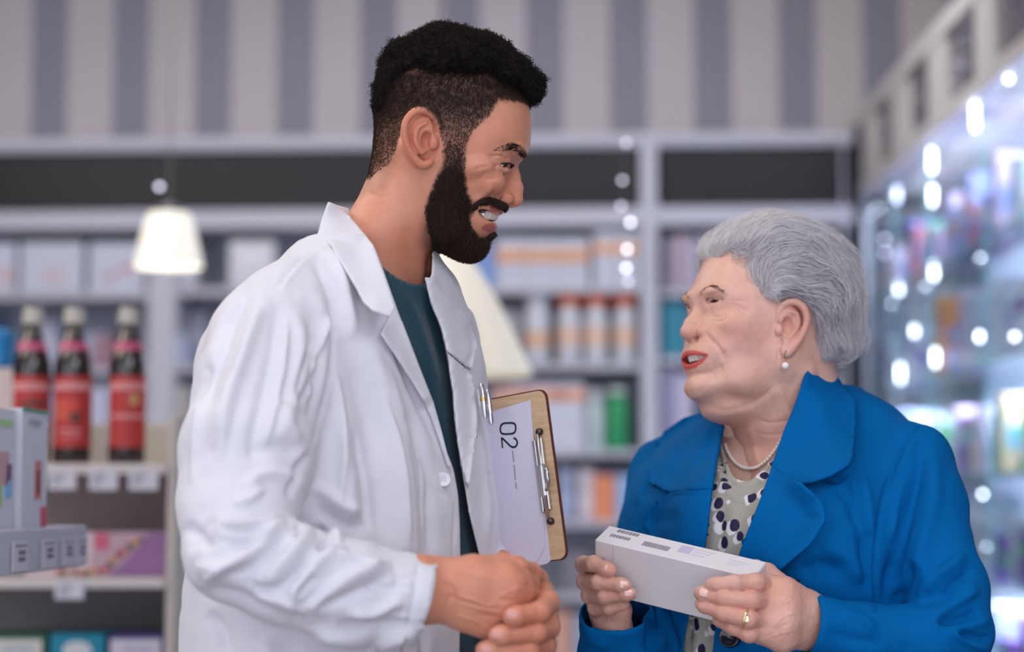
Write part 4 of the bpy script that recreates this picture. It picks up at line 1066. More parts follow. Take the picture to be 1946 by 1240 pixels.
def nail(parent, c, d, up, L, w, m):
    """curved nail plate: c base centre, d finger direction, up outward normal"""
    c = np.array(c, float); d = unit(np.array(d, float)); up = unit(np.array(up, float) - d * np.dot(up, d)); sd = np.cross(d, up)
    V = []; n = 9; k = 11
    for i in range(k):
        t = i / (k - 1)
        for j in range(n):
            u = -1 + 2 * j / (n - 1); ww = w * (1 - .85 * max(0, t - .7) ** 2 * 9 * .35) * (1 if t > .12 else .8 + t)
            e = (.82 + .18 * math.cos(u * 1.57)) if t > .8 else (1 if t > 0 else 1)
            V.append(c + d * (L * t * (1 - .1 * u * u * (t > .5))) + sd * u * ww + up * (w * .55 * (math.cos(u * 1.1) - .45) + .0004 - .0012 * t * t))
    Q = np.array([(i * n + j, i * n + j + 1, (i + 1) * n + j + 1, (i + 1) * n + j) for i in range(k - 1) for j in range(n - 1)])
    o = link('nail', np_mesh('nail', np.array(V), Q), m, parent); s = o.modifiers.new('t', 'SOLIDIFY'); s.thickness = .0006; s.offset = 0
    return o

def man_hands():
    """his right hand: back to us, clasped; his left hand: fingers closing over its lower edge"""
    mm = .001; parts = []
    lo, hi = (-.125, 1.755, 1.04), (.065, 1.945, 1.25)
    lo = np.array([P(770, 1000, 1.83)[0], 1.755, P(900, 1275, 1.83)[2]]); hi = np.array([P(1040, 1000, 1.83)[0], 1.95, P(900, 1040, 1.83)[2]])
    palm = [hc((838, 1100, 1.822, .0165), (900, 1092, 1.816, .0155), (960, 1098, 1.818, .0135), (984, 1104, 1.826, .0125)),
            hc((838, 1112, 1.818, .017), (905, 1112, 1.810, .016), (965, 1122, 1.812, .0135), (990, 1126, 1.820, .0125)),
            hc((836, 1128, 1.818, .017), (895, 1140, 1.812, .016), (950, 1152, 1.814, .0135), (976, 1156, 1.822, .012)),
            hc((834, 1142, 1.822, .0165), (885, 1164, 1.818, .0155), (925, 1184, 1.822, .0125), (946, 1190, 1.83, .0115)),
            hc((870, 1120, 1.84, .016), (930, 1120, 1.84, .018), (930, 1160, 1.84, .018))]
    fingers = [hc((984, 1104, 1.826, .0115), (1004, 1110, 1.852, .0098), (985, 1118, 1.875, .009), (962, 1120, 1.878, .0082)),
               hc((990, 1126, 1.820, .0118), (1008, 1136, 1.85, .010), (985, 1142, 1.873, .009), (960, 1140, 1.876, .008)),
               hc((976, 1156, 1.822, .0112), (992, 1168, 1.85, .0095), (970, 1168, 1.872, .0086), (945, 1162, 1.874, .0078)),
               hc((946, 1190, 1.83, .0105), (962, 1200, 1.852, .0088), (945, 1200, 1.87, .008), (925, 1192, 1.872, .0072)),
               hc((862, 1098, 1.845, .014), (915, 1082, 1.858, .0125), (955, 1074, 1.862, .0105), (985, 1076, 1.858, .0092))]
    wrist = [hc((740, 1112, 1.808, .026), (800, 1112, 1.812, .0245), (836, 1108, 1.822, .019)), hc((740, 1140, 1.81, .025), (800, 1134, 1.815, .0225), (838, 1134, 1.824, .018))]
    V, Q = hand_field(lo, hi, .00115, palm, fingers, wrist, .012)
    N = normals(V, Q); xy = proj(V)
    B = [([(866, 1134), (900, 1142), (925, 1152), (950, 1150)], 2.6, 1.1, 'c'), ([(935, 1150), (950, 1135), (975, 1122), (995, 1118)], 3, .9, 'c'), ([(880, 1148), (910, 1158), (935, 1160)], 2.6, .9, 'c'), ([(862, 1170), (900, 1180), (925, 1196)], 3, .8, 'c'),
         ([(860, 1082), (900, 1092), (960, 1104)], 5, .9, 'c'), ([(845, 1130), (900, 1150), (960, 1160)], 4, -.8, 'c'), ([(845, 1105), (860, 1125), (850, 1150)], 6, -1.6, 'c'), ([(965, 1108), (975, 1112), (970, 1122)], 7, -1.0, 'g'),
         ([(988, 1092), (996, 1104), (998, 1112)], 5, 1.2, 'c'), ([(825, 1095), (822, 1130), (826, 1155)], 2, -.6, 'c'), ([(940, 1135), (960, 1142), (985, 1142)], 4, -1.0, 'c'), ([(905, 1168), (930, 1172), (955, 1174)], 4, -1.0, 'c')]
    V = brush(V, N, xy, B, 1e-3, V[:, 1] < 1.845); parts.append((V, Q))
    lo = np.array([P(880, 1000, 1.83)[0], 1.77, P(900, 1330, 1.83)[2]]); hi = np.array([P(1085, 1000, 1.83)[0], 2.02, P(900, 1030, 1.83)[2]])
    palm = [hc((1010, 1122, 1.925, .014), (1022, 1128, 1.90, .0135), (1034, 1138, 1.875, .0125)), hc((1008, 1150, 1.93, .015), (1025, 1160, 1.90, .0145), (1036, 1176, 1.872, .0125)),
            hc((1000, 1180, 1.93, .015), (1018, 1195, 1.90, .014), (1030, 1210, 1.872, .0122)), hc((990, 1205, 1.93, .014), (1005, 1225, 1.90, .013), (1016, 1243, 1.872, .0112)), hc((1000, 1110, 1.93, .015), (990, 1150, 1.92, .016))]
    fingers = [hc((1030, 1134, 1.875, .0108), (1041, 1146, 1.838, .0102), (1026, 1163, 1.806, .0092), (982, 1171, 1.793, .0086), (972, 1173, 1.792, .0082)),
               hc((1034, 1176, 1.872, .0108), (1042, 1192, 1.838, .0102), (1020, 1202, 1.808, .0092), (955, 1207, 1.796, .0086), (944, 1208, 1.796, .008)),
               hc((1028, 1210, 1.872, .0106), (1034, 1228, 1.842, .010), (1006, 1236, 1.812, .0092), (932, 1236, 1.802, .0084), (920, 1236, 1.802, .0078)),
               hc((1014, 1243, 1.872, .0098), (1016, 1260, 1.848, .009), (990, 1266, 1.82, .0082), (935, 1262, 1.812, .0076), (925, 1262, 1.812, .007)),
               hc((1010, 1126, 1.915, .0125), (1018, 1104, 1.888, .0115), (1008, 1091, 1.862, .0104), (988, 1081, 1.842, .0094))]
    wrist = [hc((985, 1150, 1.99, .026), (1000, 1150, 1.93, .021)), hc((985, 1180, 1.985, .026), (998, 1185, 1.93, .02))]
    V, Q = hand_field(lo, hi, .00115, palm, fingers, wrist, .010)
    N = normals(V, Q); xy = proj(V)
    B = [([(1020, 1150), (1024, 1163), (1020, 1178)], 1.6, -.5, 'c'), ([(1012, 1190), (1016, 1202), (1012, 1216)], 1.6, -.5, 'c'), ([(1038, 1130), (1048, 1136)], 2, -.4, 'c'), ([(995, 1158), (998, 1170)], 1.4, -.35, 'c'), ([(980, 1196), (982, 1210)], 1.4, -.35, 'c')]
    V = brush(V, N, xy, B, 1e-3, V[:, 1] < 1.86); parts.append((V, Q))
    nails = [((984, 1170, 1.7855), (-1, -.12, 0), .0105, .0052), ((956, 1206, 1.7885), (-1, -.05, 0), .0105, .0052), ((934, 1235, 1.7945), (-1, -.03, 0), .010, .005), ((1001, 1082, 1.8385), (-1, .32, 0), .0105, .0056)]
    return parts, nails
def woman_hands():
    parts = []
    # her right hand on the left end of the box
    lo = np.array([P(1075, 1000, 2.1)[0], 1.98, P(900, 1245, 2.1)[2]]); hi = np.array([P(1245, 1000, 2.1)[0], 2.22, P(900, 1040, 2.1)[2]])
    fingers = [hc((1124, 1092, 2.135, .0092), (1110, 1074, 2.108, .0088), (1128, 1072, 2.079, .0079), (1152, 1082, 2.067, .0073), (1160, 1085, 2.065, .0068)),
               hc((1130, 1118, 2.135, .0094), (1113, 1106, 2.106, .009), (1138, 1107, 2.075, .0081), (1180, 1113, 2.062, .0073), (1188, 1114, 2.061, .0068)),
               hc((1136, 1145, 2.132, .0092), (1121, 1132, 2.104, .0088), (1150, 1134, 2.076, .008), (1190, 1130, 2.064, .007), (1198, 1129, 2.063, .0066)),
               hc((1144, 1168, 2.13, .0088), (1132, 1156, 2.106, .008), (1158, 1156, 2.084, .0074), (1184, 1150, 2.076, .0066)),
               hc((1150, 1130, 2.13, .0105), (1170, 1088, 2.142, .0092), (1188, 1072, 2.14, .008))]
    palm = [hc((1160, 1190, 2.13, .015), (1124, 1092, 2.135, .0098)), hc((1160, 1195, 2.13, .015), (1130, 1118, 2.135, .0105)), hc((1165, 1195, 2.13, .015), (1138, 1145, 2.13, .0105)), hc((1165, 1200, 2.125, .015), (1144, 1168, 2.125, .010)),
            hc((1172, 1192, 2.12, .016), (1176, 1160, 2.112, .012), (1160, 1135, 2.12, .011))]
    wrist = [hc((1176, 1275, 2.175, .021), (1172, 1225, 2.15, .019), (1166, 1192, 2.13, .0175))]
    V, Q = hand_field(lo, hi, .0011, palm, fingers, wrist, .009, .003)
    N = normals(V, Q); V = V + N * (fbm(V, 260., 2, 3) * .00028)[:, None]; N = normals(V, Q)
    B = [([(1136, 1064), (1140, 1078)], 1.5, -.4, 'c'), ([(1148, 1100), (1152, 1114)], 1.5, -.4, 'c'), ([(1158, 1126), (1162, 1140)], 1.5, -.4, 'c'), ([(1118, 1064), (1124, 1080)], 2, -.35, 'c')]
    V = brush(V, N, proj(V), B, 1e-3, V[:, 1] < 2.1); parts.append((V, Q))
    # her left hand on the right end
    lo = np.array([P(1300, 1000, 2.0)[0], 1.89, P(900, 1262, 2.0)[2]]); hi = np.array([P(1575, 1000, 2.05)[0], 2.12, P(900, 1068, 2.0)[2]])
    fingers = [hc((1456, 1112, 2.02, .0098), (1436, 1108, 1.998, .0090), (1396, 1109, 1.990, .0080), (1362, 1112, 1.993, .0074), (1352, 1113, 1.995, .0068)),
               hc((1452, 1146, 2.008, .0102), (1428, 1142, 1.986, .0094), (1376, 1138, 1.990, .0082), (1338, 1130, 2.000, .0074), (1331, 1128, 2.003, .0068)),
               hc((1446, 1180, 2.000, .0100), (1422, 1178, 1.982, .0092), (1376, 1166, 1.990, .0082), (1340, 1152, 2.002, .0072), (1333, 1149, 2.005, .0066)),
               hc((1446, 1206, 2.000, .0092), (1424, 1205, 1.988, .0084), (1392, 1192, 1.996, .0074), (1366, 1180, 2.008, .0064)),
               hc((1490, 1120, 2.03, .0125), (1458, 1090, 2.058, .0100), (1424, 1075, 2.072, .0086))]
    palm = [hc((1530, 1150, 2.035, .0165), (1490, 1126, 2.018, .0140), (1456, 1112, 2.02, .0112)), hc((1530, 1168, 2.03, .017), (1490, 1156, 2.008, .0145), (1452, 1146, 2.008, .0115)), hc((1530, 1190, 2.03, .0165), (1488, 1188, 2.003, .0140), (1446, 1180, 2.0, .0112)),
            hc((1530, 1206, 2.035, .015), (1486, 1214, 2.008, .0125), (1446, 1206, 2.0, .0102)), hc((1500, 1140, 2.03, .014), (1480, 1185, 2.025, .014))]
    wrist = [hc((1600, 1185, 2.07, .024), (1545, 1178, 2.045, .022), (1520, 1172, 2.035, .019)), hc((1600, 1205, 2.07, .022), (1545, 1202, 2.045, .019))]
    V, Q = hand_field(lo, hi, .0011, palm, fingers, wrist, .0095, .003)
    N = normals(V, Q); V = V + N * (fbm(V, 260., 2, 8) * .0003)[:, None]; N = normals(V, Q)
    B = [([(1500, 1130), (1480, 1150), (1462, 1158)], 2.4, .8, 'c'), ([(1515, 1165), (1490, 1172), (1468, 1192)], 2.4, .9, 'c'), ([(1510, 1200), (1485, 1204), (1465, 1212)], 2.2, .6, 'c'), ([(1505, 1145), (1475, 1165)], 4, -.8, 'c'), ([(1500, 1185), (1470, 1200)], 4, -.8, 'c'),
         ([(1455, 1098), (1462, 1112), (1458, 1124)], 3, .8, 'c'), ([(1446, 1134), (1452, 1146), (1450, 1158)], 3, .8, 'c'), ([(1440, 1168), (1446, 1180), (1444, 1190)], 3, .8, 'c'), ([(1398, 1100), (1400, 1120)], 1.4, -.4, 'c'), ([(1404, 1100), (1406, 1120)], 1.4, -.3, 'c'),
         ([(1382, 1128), (1384, 1148)], 1.4, -.4, 'c'), ([(1388, 1130), (1390, 1150)], 1.4, -.3, 'c'), ([(1382, 1158), (1384, 1176)], 1.4, -.4, 'c')]
    V = brush(V, N, proj(V), B, 1e-3, V[:, 1] < 2.05); parts.append((V, Q))
    nails = [((1149, 1080, 2.0605), (1, .32, 0), .0095, .0046), ((1177, 1111, 2.0555), (1, .1, 0), .0095, .0046), ((1186, 1128, 2.0575), (1, -.1, 0), .009, .0044),
             ((1345, 1129, 1.992), (-1, -.22, 0), .0088, .0045)]
    return parts, nails
def add_nails(parent, nails, m):
    for (c, d, L, w) in nails:
        p = P(*c); dd = RT * d[0] - UP * d[1]
        nail(parent, p, dd, -FW + UP * .25, L, w, m)
BLUE = cloth_mat('wool_blue', srgb(0, 94, 158), .85, .2, sheen=.0, scale=1400, spec=.08); NAVY_BTN = mat('button_navy', srgb(10, 16, 30), .2, spec=.7, coat=.4)
def blouse_mat():
    m = mat('blouse_print', srgb(176, 172, 160), .6, spec=.3); t = NT(m); tc = t.n.new('ShaderNodeTexCoord')
    mp = t.n.new('ShaderNodeMapping'); mp.inputs['Rotation'].default_value = (0, .15, 0); mp.inputs['Scale'].default_value = (1, 1, .78); t.l(tc.outputs['Object'], mp.inputs[0])
    def spots(scale, off, thr, soft, nz):
        a = t.n.new('ShaderNodeMapping'); a.inputs['Location'].default_value = off; t.l(mp.outputs[0], a.inputs[0])
        n = t.n.new('ShaderNodeTexNoise'); n.inputs['Scale'].default_value = 90; n.inputs['Detail'].default_value = 1; t.l(a.outputs[0], n.inputs[0])
        mx = t.n.new('ShaderNodeMix'); mx.data_type = 'VECTOR'; mx.inputs[0].default_value = nz; t.l(a.outputs[0], mx.inputs[4]); t.l(n.outputs['Color'], mx.inputs[5])
        v = t.n.new('ShaderNodeTexVoronoi'); v.inputs['Scale'].default_value = scale; v.inputs['Randomness'].default_value = .62; t.l(mx.outputs[1], v.inputs['Vector'])
        return t.ramp(v.outputs['Distance'], [(thr, 1.0), (thr + soft, 0.0)])
    w = spots(60, (.003, 0, .0028), .37, .03, .005); d = spots(60, (0, 0, 0), .31, .03, .0035)
    c = t.mix(w, srgb(168, 164, 152), srgb(226, 220, 222)); c = t.mix(d, c, srgb(38, 32, 66)); t.l(c, t.b.inputs['Base Color']); return m
BLOUSE = blouse_mat()
def woman_torso(F_, e=0.0):
    z = lambda py: P(1500, py, 2.3)[2]
    r = lambda py, px, a, b, yw, Y=2.30: (z(py), P(px, py, 2.3)[0], Y, a - e, b - e, math.radians(yw))
    stack(F_, [r(1420, 1480, .225, .175, -38), r(1240, 1485, .215, .170, -38), r(1080, 1490, .208, .165, -38), r(960, 1495, .200, .152, -38), r(880, 1500, .180, .125, -38), r(820, 1505, .135, .098, -38), r(770, 1515, .09, .075, -38), r(730, 1525, .06, .055, -38)])
    k = e / .0006
    F_.chain([W(1540, 800, 2.30, 60 - k), W(1640, 825, 2.24, 62 - k), W(1735, 878, 2.18, 62 - k)], .03)
    F_.chain([W(1450, 840, 2.34, 60 - k), W(1340, 866, 2.40, 58 - k), W(1268, 900, 2.43, 56 - k)], .03)
    F_.ell(W(1400, 1030, 2.18)[:3], (.07 - e, .06 - e, .085 - e), .06); F_.ell(W(1570, 1040, 2.13)[:3], (.08 - e, .06 - e, .09 - e), .06)
WOM_BRUSH = [
    ([(1745, 812), (1715, 850), (1692, 905), (1675, 960), (1666, 1020), (1663, 1090), (1666, 1160)], 3, -3.6, 'g'), ([(1754, 820), (1726, 860), (1702, 915), (1684, 975)], 6, 2.0, 'c'),
    ([(1750, 840), (1745, 900), (1725, 980), (1700, 1070), (1680, 1150)], 12, -7.5, 'c'), ([(1770, 850), (1775, 930), (1760, 1010), (1735, 1100)], 16, 5, 'c'), ([(1720, 900), (1705, 960), (1695, 1030)], 9, 4, 'c'),
    ([(1735, 1070), (1720, 1110), (1700, 1150)], 9, -6, 'c'), ([(1740, 1060), (1760, 1090), (1750, 1150)], 12, 4, 'c'),
    ([(1835, 1055), (1810, 1075), (1780, 1100), (1765, 1130)], 12, 6, 'c'), ([(1848, 1085), (1815, 1110), (1790, 1140)], 9, -5, 'c'), ([(1862, 1120), (1835, 1140), (1800, 1165), (1770, 1180)], 9, 6, 'o'), ([(1860, 1160), (1820, 1178), (1780, 1182)], 7, -6, 'c'),
    ([(1880, 1180), (1850, 1190), (1810, 1196)], 7, 5, 'c'), ([(1885, 1215), (1850, 1212), (1820, 1205)], 6, -5, 'c'), ([(1800, 1200), (1840, 1222), (1880, 1236)], 6, 4, 'c'),
    ([(1600, 1165), (1640, 1180), (1665, 1200)], 10, 3.5, 'c'), ([(1570, 1200), (1620, 1215), (1680, 1225)], 12, -3, 'c'), ([(1722, 1185), (1727, 1215), (1720, 1245)], 2, -1.6, 'c'),
    ([(1625, 870), (1628, 950), (1640, 1030), (1655, 1100)], 12, -4.5, 'c'), ([(1640, 900), (1650, 960), (1655, 1020)], 9, 3, 'c'), ([(1590, 925), (1615, 960), (1625, 1000)], 10, -4, 'c'), ([(1560, 900), (1590, 910), (1612, 890)], 10, -5, 'c'),
    ([(1520, 1090), (1560, 1075), (1600, 1090)], 16, -6, 'c'), ([(1560, 1040), (1610, 1060), (1640, 1110)], 18, 5, 'c'), ([(1650, 1010), (1640, 1060), (1655, 1130)], 8, -3.5, 'c'),
    ([(1262, 830), (1240, 880), (1222, 950)], 12, -3, 'c'), ([(1250, 850), (1228, 900), (1206, 960)], 7, 2.5, 'c'), ([(1225, 1000), (1260, 985), (1290, 990)], 10, -3, 'c'),
    ([(1235, 1150), (1240, 1190), (1232, 1240)], 8, -6, 'c'), ([(1262, 1160), (1275, 1200), (1290, 1240)], 6, -6, 'c'), ([(1110, 1180), (1125, 1215), (1160, 1235)], 12, 3, 'c'), ([(1250, 1150), (1256, 1200), (1258, 1240)], 7, 4, 'c'),
]
def woman_clothes(parent, rng):
    F_ = Field((.035, 1.95, .82), (.60, 2.62, 1.46), .0029)
    woman_torso(F_)
    F_.chain([W(1738, 880, 2.17, 64), W(1758, 960, 2.14, 76), W(1768, 1050, 2.11, 80)], .016, k0=.03)
    F_.chain([W(1768, 1050, 2.11, 80), W(1795, 1120, 2.09, 78), W(1815, 1200, 2.07, 72)], .014, k0=.01)
    F_.chain([W(1815, 1205, 2.07, 70), W(1760, 1222, 2.055, 68), W(1640, 1210, 2.045, 62), W(1490, 1178, 2.025, 56)], .012, k0=.008)
    F_.chain([W(1266, 905, 2.42, 62), W(1250, 1010, 2.40, 66), W(1225, 1180, 2.33, 66), W(1205, 1300, 2.26, 70)], .014, k0=.03)
    F_.chain([W(1205, 1320, 2.24, 76), W(1180, 1250, 2.165, 78), W(1170, 1160, 2.125, 66), W(1169, 1120, 2.12, 64)], .012, k0=.01)
    planes = [(P(1537, 1186, 2.032), unit(P(1490, 1178, 2.025) - P(1640, 1206, 2.045)), .064), (P(1170, 1170, 2.122), unit(np.array([-.05, -.45, .9])), .07)]
    clip_cuffs(F_, planes); V, Q = F_.mesh(1); V, Q = open_cuffs(V, Q, planes)
    N = normals(V, Q); xy = proj(V); fac = ((N * (V - CAM)).sum(1) < .02)
    V = brush(V, N, xy, WOM_BRUSH, 1.3e-3, fac)
    V = V + N * (fbm(V, 20., 3, 9) * .0018)[:, None]
    hole = [(1376, 809), (1363, 870), (1353, 931), (1341, 1032), (1325, 1110), (1305, 1180), (1292, 1260), (1285, 1420), (1335, 1420), (1352, 1260), (1362, 1170), (1388, 1110), (1417, 1019), (1444, 951), (1468, 883), (1481, 843), (1505, 782), (1530, 720), (1545, 640), (1400, 640), (1350, 780)]
    V1, Q1 = cut(V, Q, hole, front=False, zr=(1.9, 2.42))
    b = bvh_of(V, Q)
    coat = link('jacket', np_mesh('jacket', V1, Q1), BLUE, parent); m = coat.modifiers.new('thickness', 'SOLIDIFY'); m.thickness = .002; m.offset = -1; coat['label'] = 'bright blue jacket with wide notched lapels'
    patch('collar', [(1539, 695), (1556, 690), (1573, 694), (1600, 731), (1627, 758), (1627, 790), (1624, 825), (1620, 868), (1614, 882), (1580, 902), (1540, 917), (1522, 919), (1480, 905), (1466, 886), (1481, 843), (1492, 812), (1505, 782), (1524, 732)], BLUE, coat, step=5, thick=.003,
          ctrl=[(1539, 695, 2.195), (1573, 694, 2.235), (1600, 731, 2.225), (1627, 758, 2.20), (1624, 820, 2.155), (1618, 876, 2.085), (1570, 905, 2.07), (1522, 919, 2.088), (1468, 886, 2.125), (1481, 843, 2.14), (1505, 782, 2.17), (1560, 780, 2.155), (1560, 850, 2.115)], wob=.002,
          brushes=[([(1548, 760), (1542, 800), (1530, 850)], 8, -2, 'c'), ([(1618, 770), (1616, 820), (1611, 868)], 2, -.8, 'c')])
    patch('collar_back', [(1573, 694), (1590, 712), (1604, 735), (1628, 759), (1640, 775), (1620, 800), (1570, 770), (1545, 715), (1556, 690)], BLUE, coat, step=5, thick=.003,
          ctrl=[(1573, 694, 2.30), (1604, 735, 2.27), (1628, 759, 2.25), (1640, 775, 2.225), (1620, 800, 2.21), (1570, 770, 2.22), (1545, 715, 2.26), (1556, 690, 2.29)])
    patch('lapel', [(1468, 884), (1480, 898), (1522, 919), (1556, 948), (1567, 966), (1568, 990), (1552, 1020), (1536, 1039), (1505, 1063), (1475, 1092), (1440, 1130), (1410, 1170), (1385, 1205), (1366, 1170), (1378, 1130), (1392, 1090), (1406, 1050), (1417, 1019), (1431, 985), (1444, 951)], BLUE, coat, b, off=.008, step=5, thick=.003, depth_clip=(1.9, 2.3),
          lifts=[([(1522, 915), (1556, 948), (1568, 990), (1536, 1039), (1490, 1080)], 26, .022)], brushes=[([(1514, 926), (1546, 952), (1557, 985), (1530, 1028), (1490, 1066)], 2, -.8, 'c')])
    patch('collar', [(1376, 809), (1362, 798), (1339, 782), (1300, 794), (1262, 820), (1240, 860), (1231, 917), (1275, 937), (1353, 931), (1363, 870), (1370, 835)], BLUE, coat, b, off=.010, step=5, thick=.003, depth_clip=(2.0, 2.45), lifts=[([(1231, 917), (1275, 937)], 20, .008)],
          brushes=[([(1356, 800), (1335, 850), (1310, 900)], 6, 2.5, 'c'), ([(1330, 800), (1300, 850), (1285, 890)], 7, -2.5, 'c')])
    patch('lapel', [(1275, 937), (1353, 930), (1341, 1032), (1330, 1085), (1312, 1140), (1280, 1100), (1245, 1050), (1224, 997), (1231, 971), (1251, 954)], BLUE, coat, b, off=.008, step=5, thick=.003, depth_clip=(2.0, 2.45), lifts=[([(1275, 937), (1231, 971), (1224, 997)], 16, .008)])
    dd = float(ray_depth(b, np.array([[1385., 1210.]]))[0]); c = P(1387, 1211, (dd if dd == dd else 2.1) - .012); nb = MB()
    nb.lathe((0, 0, 0), [(.0001, .001), (.005, .001), (.007, .0025), (.0105, .003), (.012, .0012), (.012, -.002), (.0001, -.002)], 28)
    M = Matrix.Translation(c) @ Vector((-.3, -.95, .1)).normalized().to_track_quat('Z', 'Y').to_matrix().to_4x4(); o = nb.build('button', NAVY_BTN, coat, True, mtx=M); o['label'] = 'large shiny navy button'
    # blouse
    F2 = Field((.14, 2.0, .84), (.50, 2.5, 1.44), .0045); woman_torso(F2, .012)
    Vt, Qt = F2.mesh(2); Nt = normals(Vt, Qt); xt = proj(Vt)
    Vt = brush(Vt, Nt, xt, [([(1372, 850), (1385, 890), (1402, 915), (1425, 922), (1450, 905), (1466, 880)], 6, 3.0, 'g'), ([(1366, 860), (1380, 905), (1402, 932), (1428, 936), (1455, 915)], 4, -3, 'g'), ([(1362, 880), (1376, 925), (1402, 950), (1432, 948)], 5, 3, 'c'), ([(1400, 960), (1392, 1010), (1380, 1080)], 9, 3, 'c'), ([(1375, 950), (1368, 1010), (1362, 1070)], 7, -3, 'c'), ([(1335, 1170), (1328, 1210), (1322, 1250)], 6, 4, 'c'), ([(1315, 1180), (1308, 1220)], 5, -4, 'c')], 1e-3)
    Vt, Qt = cut(Vt, Qt, [(1366, 790), (1369, 835), (1380, 875), (1392, 905), (1408, 917), (1428, 915), (1445, 898), (1462, 880), (1490, 860), (1560, 780), (1600, 650), (1350, 650)], front=False)
    o = link('blouse', np_mesh('blouse', Vt, Qt), BLOUSE, parent); o['label'] = 'cream blouse with dark violet blotches'; m = o.modifiers.new('thickness', 'SOLIDIFY'); m.thickness = .0012; m.offset = 1
    # pearl necklace
    F3 = None
    return b
def legs_mesh(cx, cy, yaw, hip_z, w, r):
    """trousered hips, legs and shoes down to the floor (out of frame, coarse)"""
    F_ = Field((cx - .3, cy - .32, -.01), (cx + .3, cy + .32, hip_z + .12), .011); c, s_ = math.cos(yaw), math.sin(yaw)
    F_.ell((cx, cy, hip_z), (r * 1.45, r * 1.35, .13), .03)
    for s in (-1, 1):
        x, y = cx + s * w * c, cy + s * w * s_
        F_.chain([(x, y, hip_z, r), (x, y, hip_z * .55, r * .68), (x, y, .09, r * .52)], .03)
    return F_.mesh(1)
def shoes(parent, cx, cy, yaw, w, fwd):
    c, s_ = math.cos(yaw), math.sin(yaw)
    for s in (-1, 1):
        F_ = Field((cx - .35, cy - .35, -.004), (cx + .35, cy + .35, .13), .007); x, y = cx + s * w * c, cy + s * w * s_
        F_.chain([(x - fwd[0] * .05, y - fwd[1] * .05, .05, .046), (x + fwd[0] * .08, y + fwd[1] * .08, .036, .034), (x + fwd[0] * .17, y + fwd[1] * .17, .026, .026)], .02)
        X, Y, Z = F_.grid((slice(None),) * 3); F_.D = np.maximum(F_.D, (.0 - Z) + 0 * X + 0 * Y).astype(np.float32)
        V, Q = F_.mesh(1); V[:, 2] = np.maximum(V[:, 2], 0); link('shoe', np_mesh('shoe', V, Q), SOLE, parent)
def rough_body(rows, cones):
    F_ = Field(*rows[0]); 
    for c in cones: F_.chain(c, .03)
    return F_.mesh(1)
def body_object(parent, parts, m, label=None):
    """one skin mesh: list of (V, Q, attributes)"""
    V, Q = join_vq([(p[0], p[1]) for p in parts]); me = np_mesh('body', V, Q)
    for k in ('lip', 'mouth', 'stub', 'blush'):
        attr(me, k, np.concatenate([(p[2].get(k, np.zeros(len(p[0]))) if p[2] else np.zeros(len(p[0]))) for p in parts]))
    return link('body', me, m, parent)

def build_man():
    rng = np.random.default_rng(3); to = frame(850, 270, 2.05)
    o = empty('person', (-.16, 2.05, 0)); tag(o, 'smiling bearded person in an open white lab coat, hands clasped in front', 'person')
    bpy.context.view_layer.update()
    hv = build_man_head(); V, Q, N, A = hv[:4]
    hands, nails = man_hands(); parts = [(to(V), Q, A)]
    for v, q in hands: parts.append((v, q, {'blush': np.clip(.05 + .7 * np.exp(-((proj(v)[:, 0] - 1010) / 50) ** 2), 0, .7)}))
    F_ = Field((-.42, 1.70, .80), (.12, 2.36, 1.50), .007)
    z = lambda py: P(700, py, 2.05)[2]
    stack(F_, [(z(1400), P(668, 1000, 2.05)[0], 2.05, .155, .095, math.radians(62)), (z(900), P(660, 1000, 2.05)[0], 2.05, .155, .088, math.radians(62)), (z(620), P(672, 1000, 2.05)[0], 2.05, .145, .068, math.radians(62)), (z(560), P(690, 1000, 2.05)[0], 2.05, .10, .07, math.radians(62))])
    F_.chain([W(700, 560, 2.05, r=.06), W(560, 625, 1.94, r=.04), W(480, 900, 1.85, r=.036), W(462, 1062, 1.80, r=.028), W(660, 1122, 1.80, r=.027), W(790, 1124, 1.81, r=.024)], .02)
    F_.chain([W(740, 560, 2.1, r=.05), W(830, 640, 2.2, r=.045), W(838, 960, 2.27, r=.038), W(985, 1165, 1.99, r=.027)], .02)
    v, q = F_.mesh(1); parts.append((v, q, None))
    body = body_object(o, parts, SKIN_M)
    add_nails(body, nails, NAIL_M)
    man_hair(o, to, hv, rng)
    for s in (-1, 1): eye_parts(o, to, (943, 320.5, s * 62), 22.5, (1, .42, s * .42))
    teeth(o, to, 946, 413, 28, 41, 9.5, 3.5)
    man_clothes(o, rng)
    cx, cy = P(668, 1000, 2.05)[0], 2.05
    v, q = legs_mesh(cx, cy, math.radians(62), .88, .10, .095); l = link('trousers', np_mesh('trousers', v, q), DARK, o)
    shoes(o, cx, cy, math.radians(62), .10, (.88, -.47))
    return o
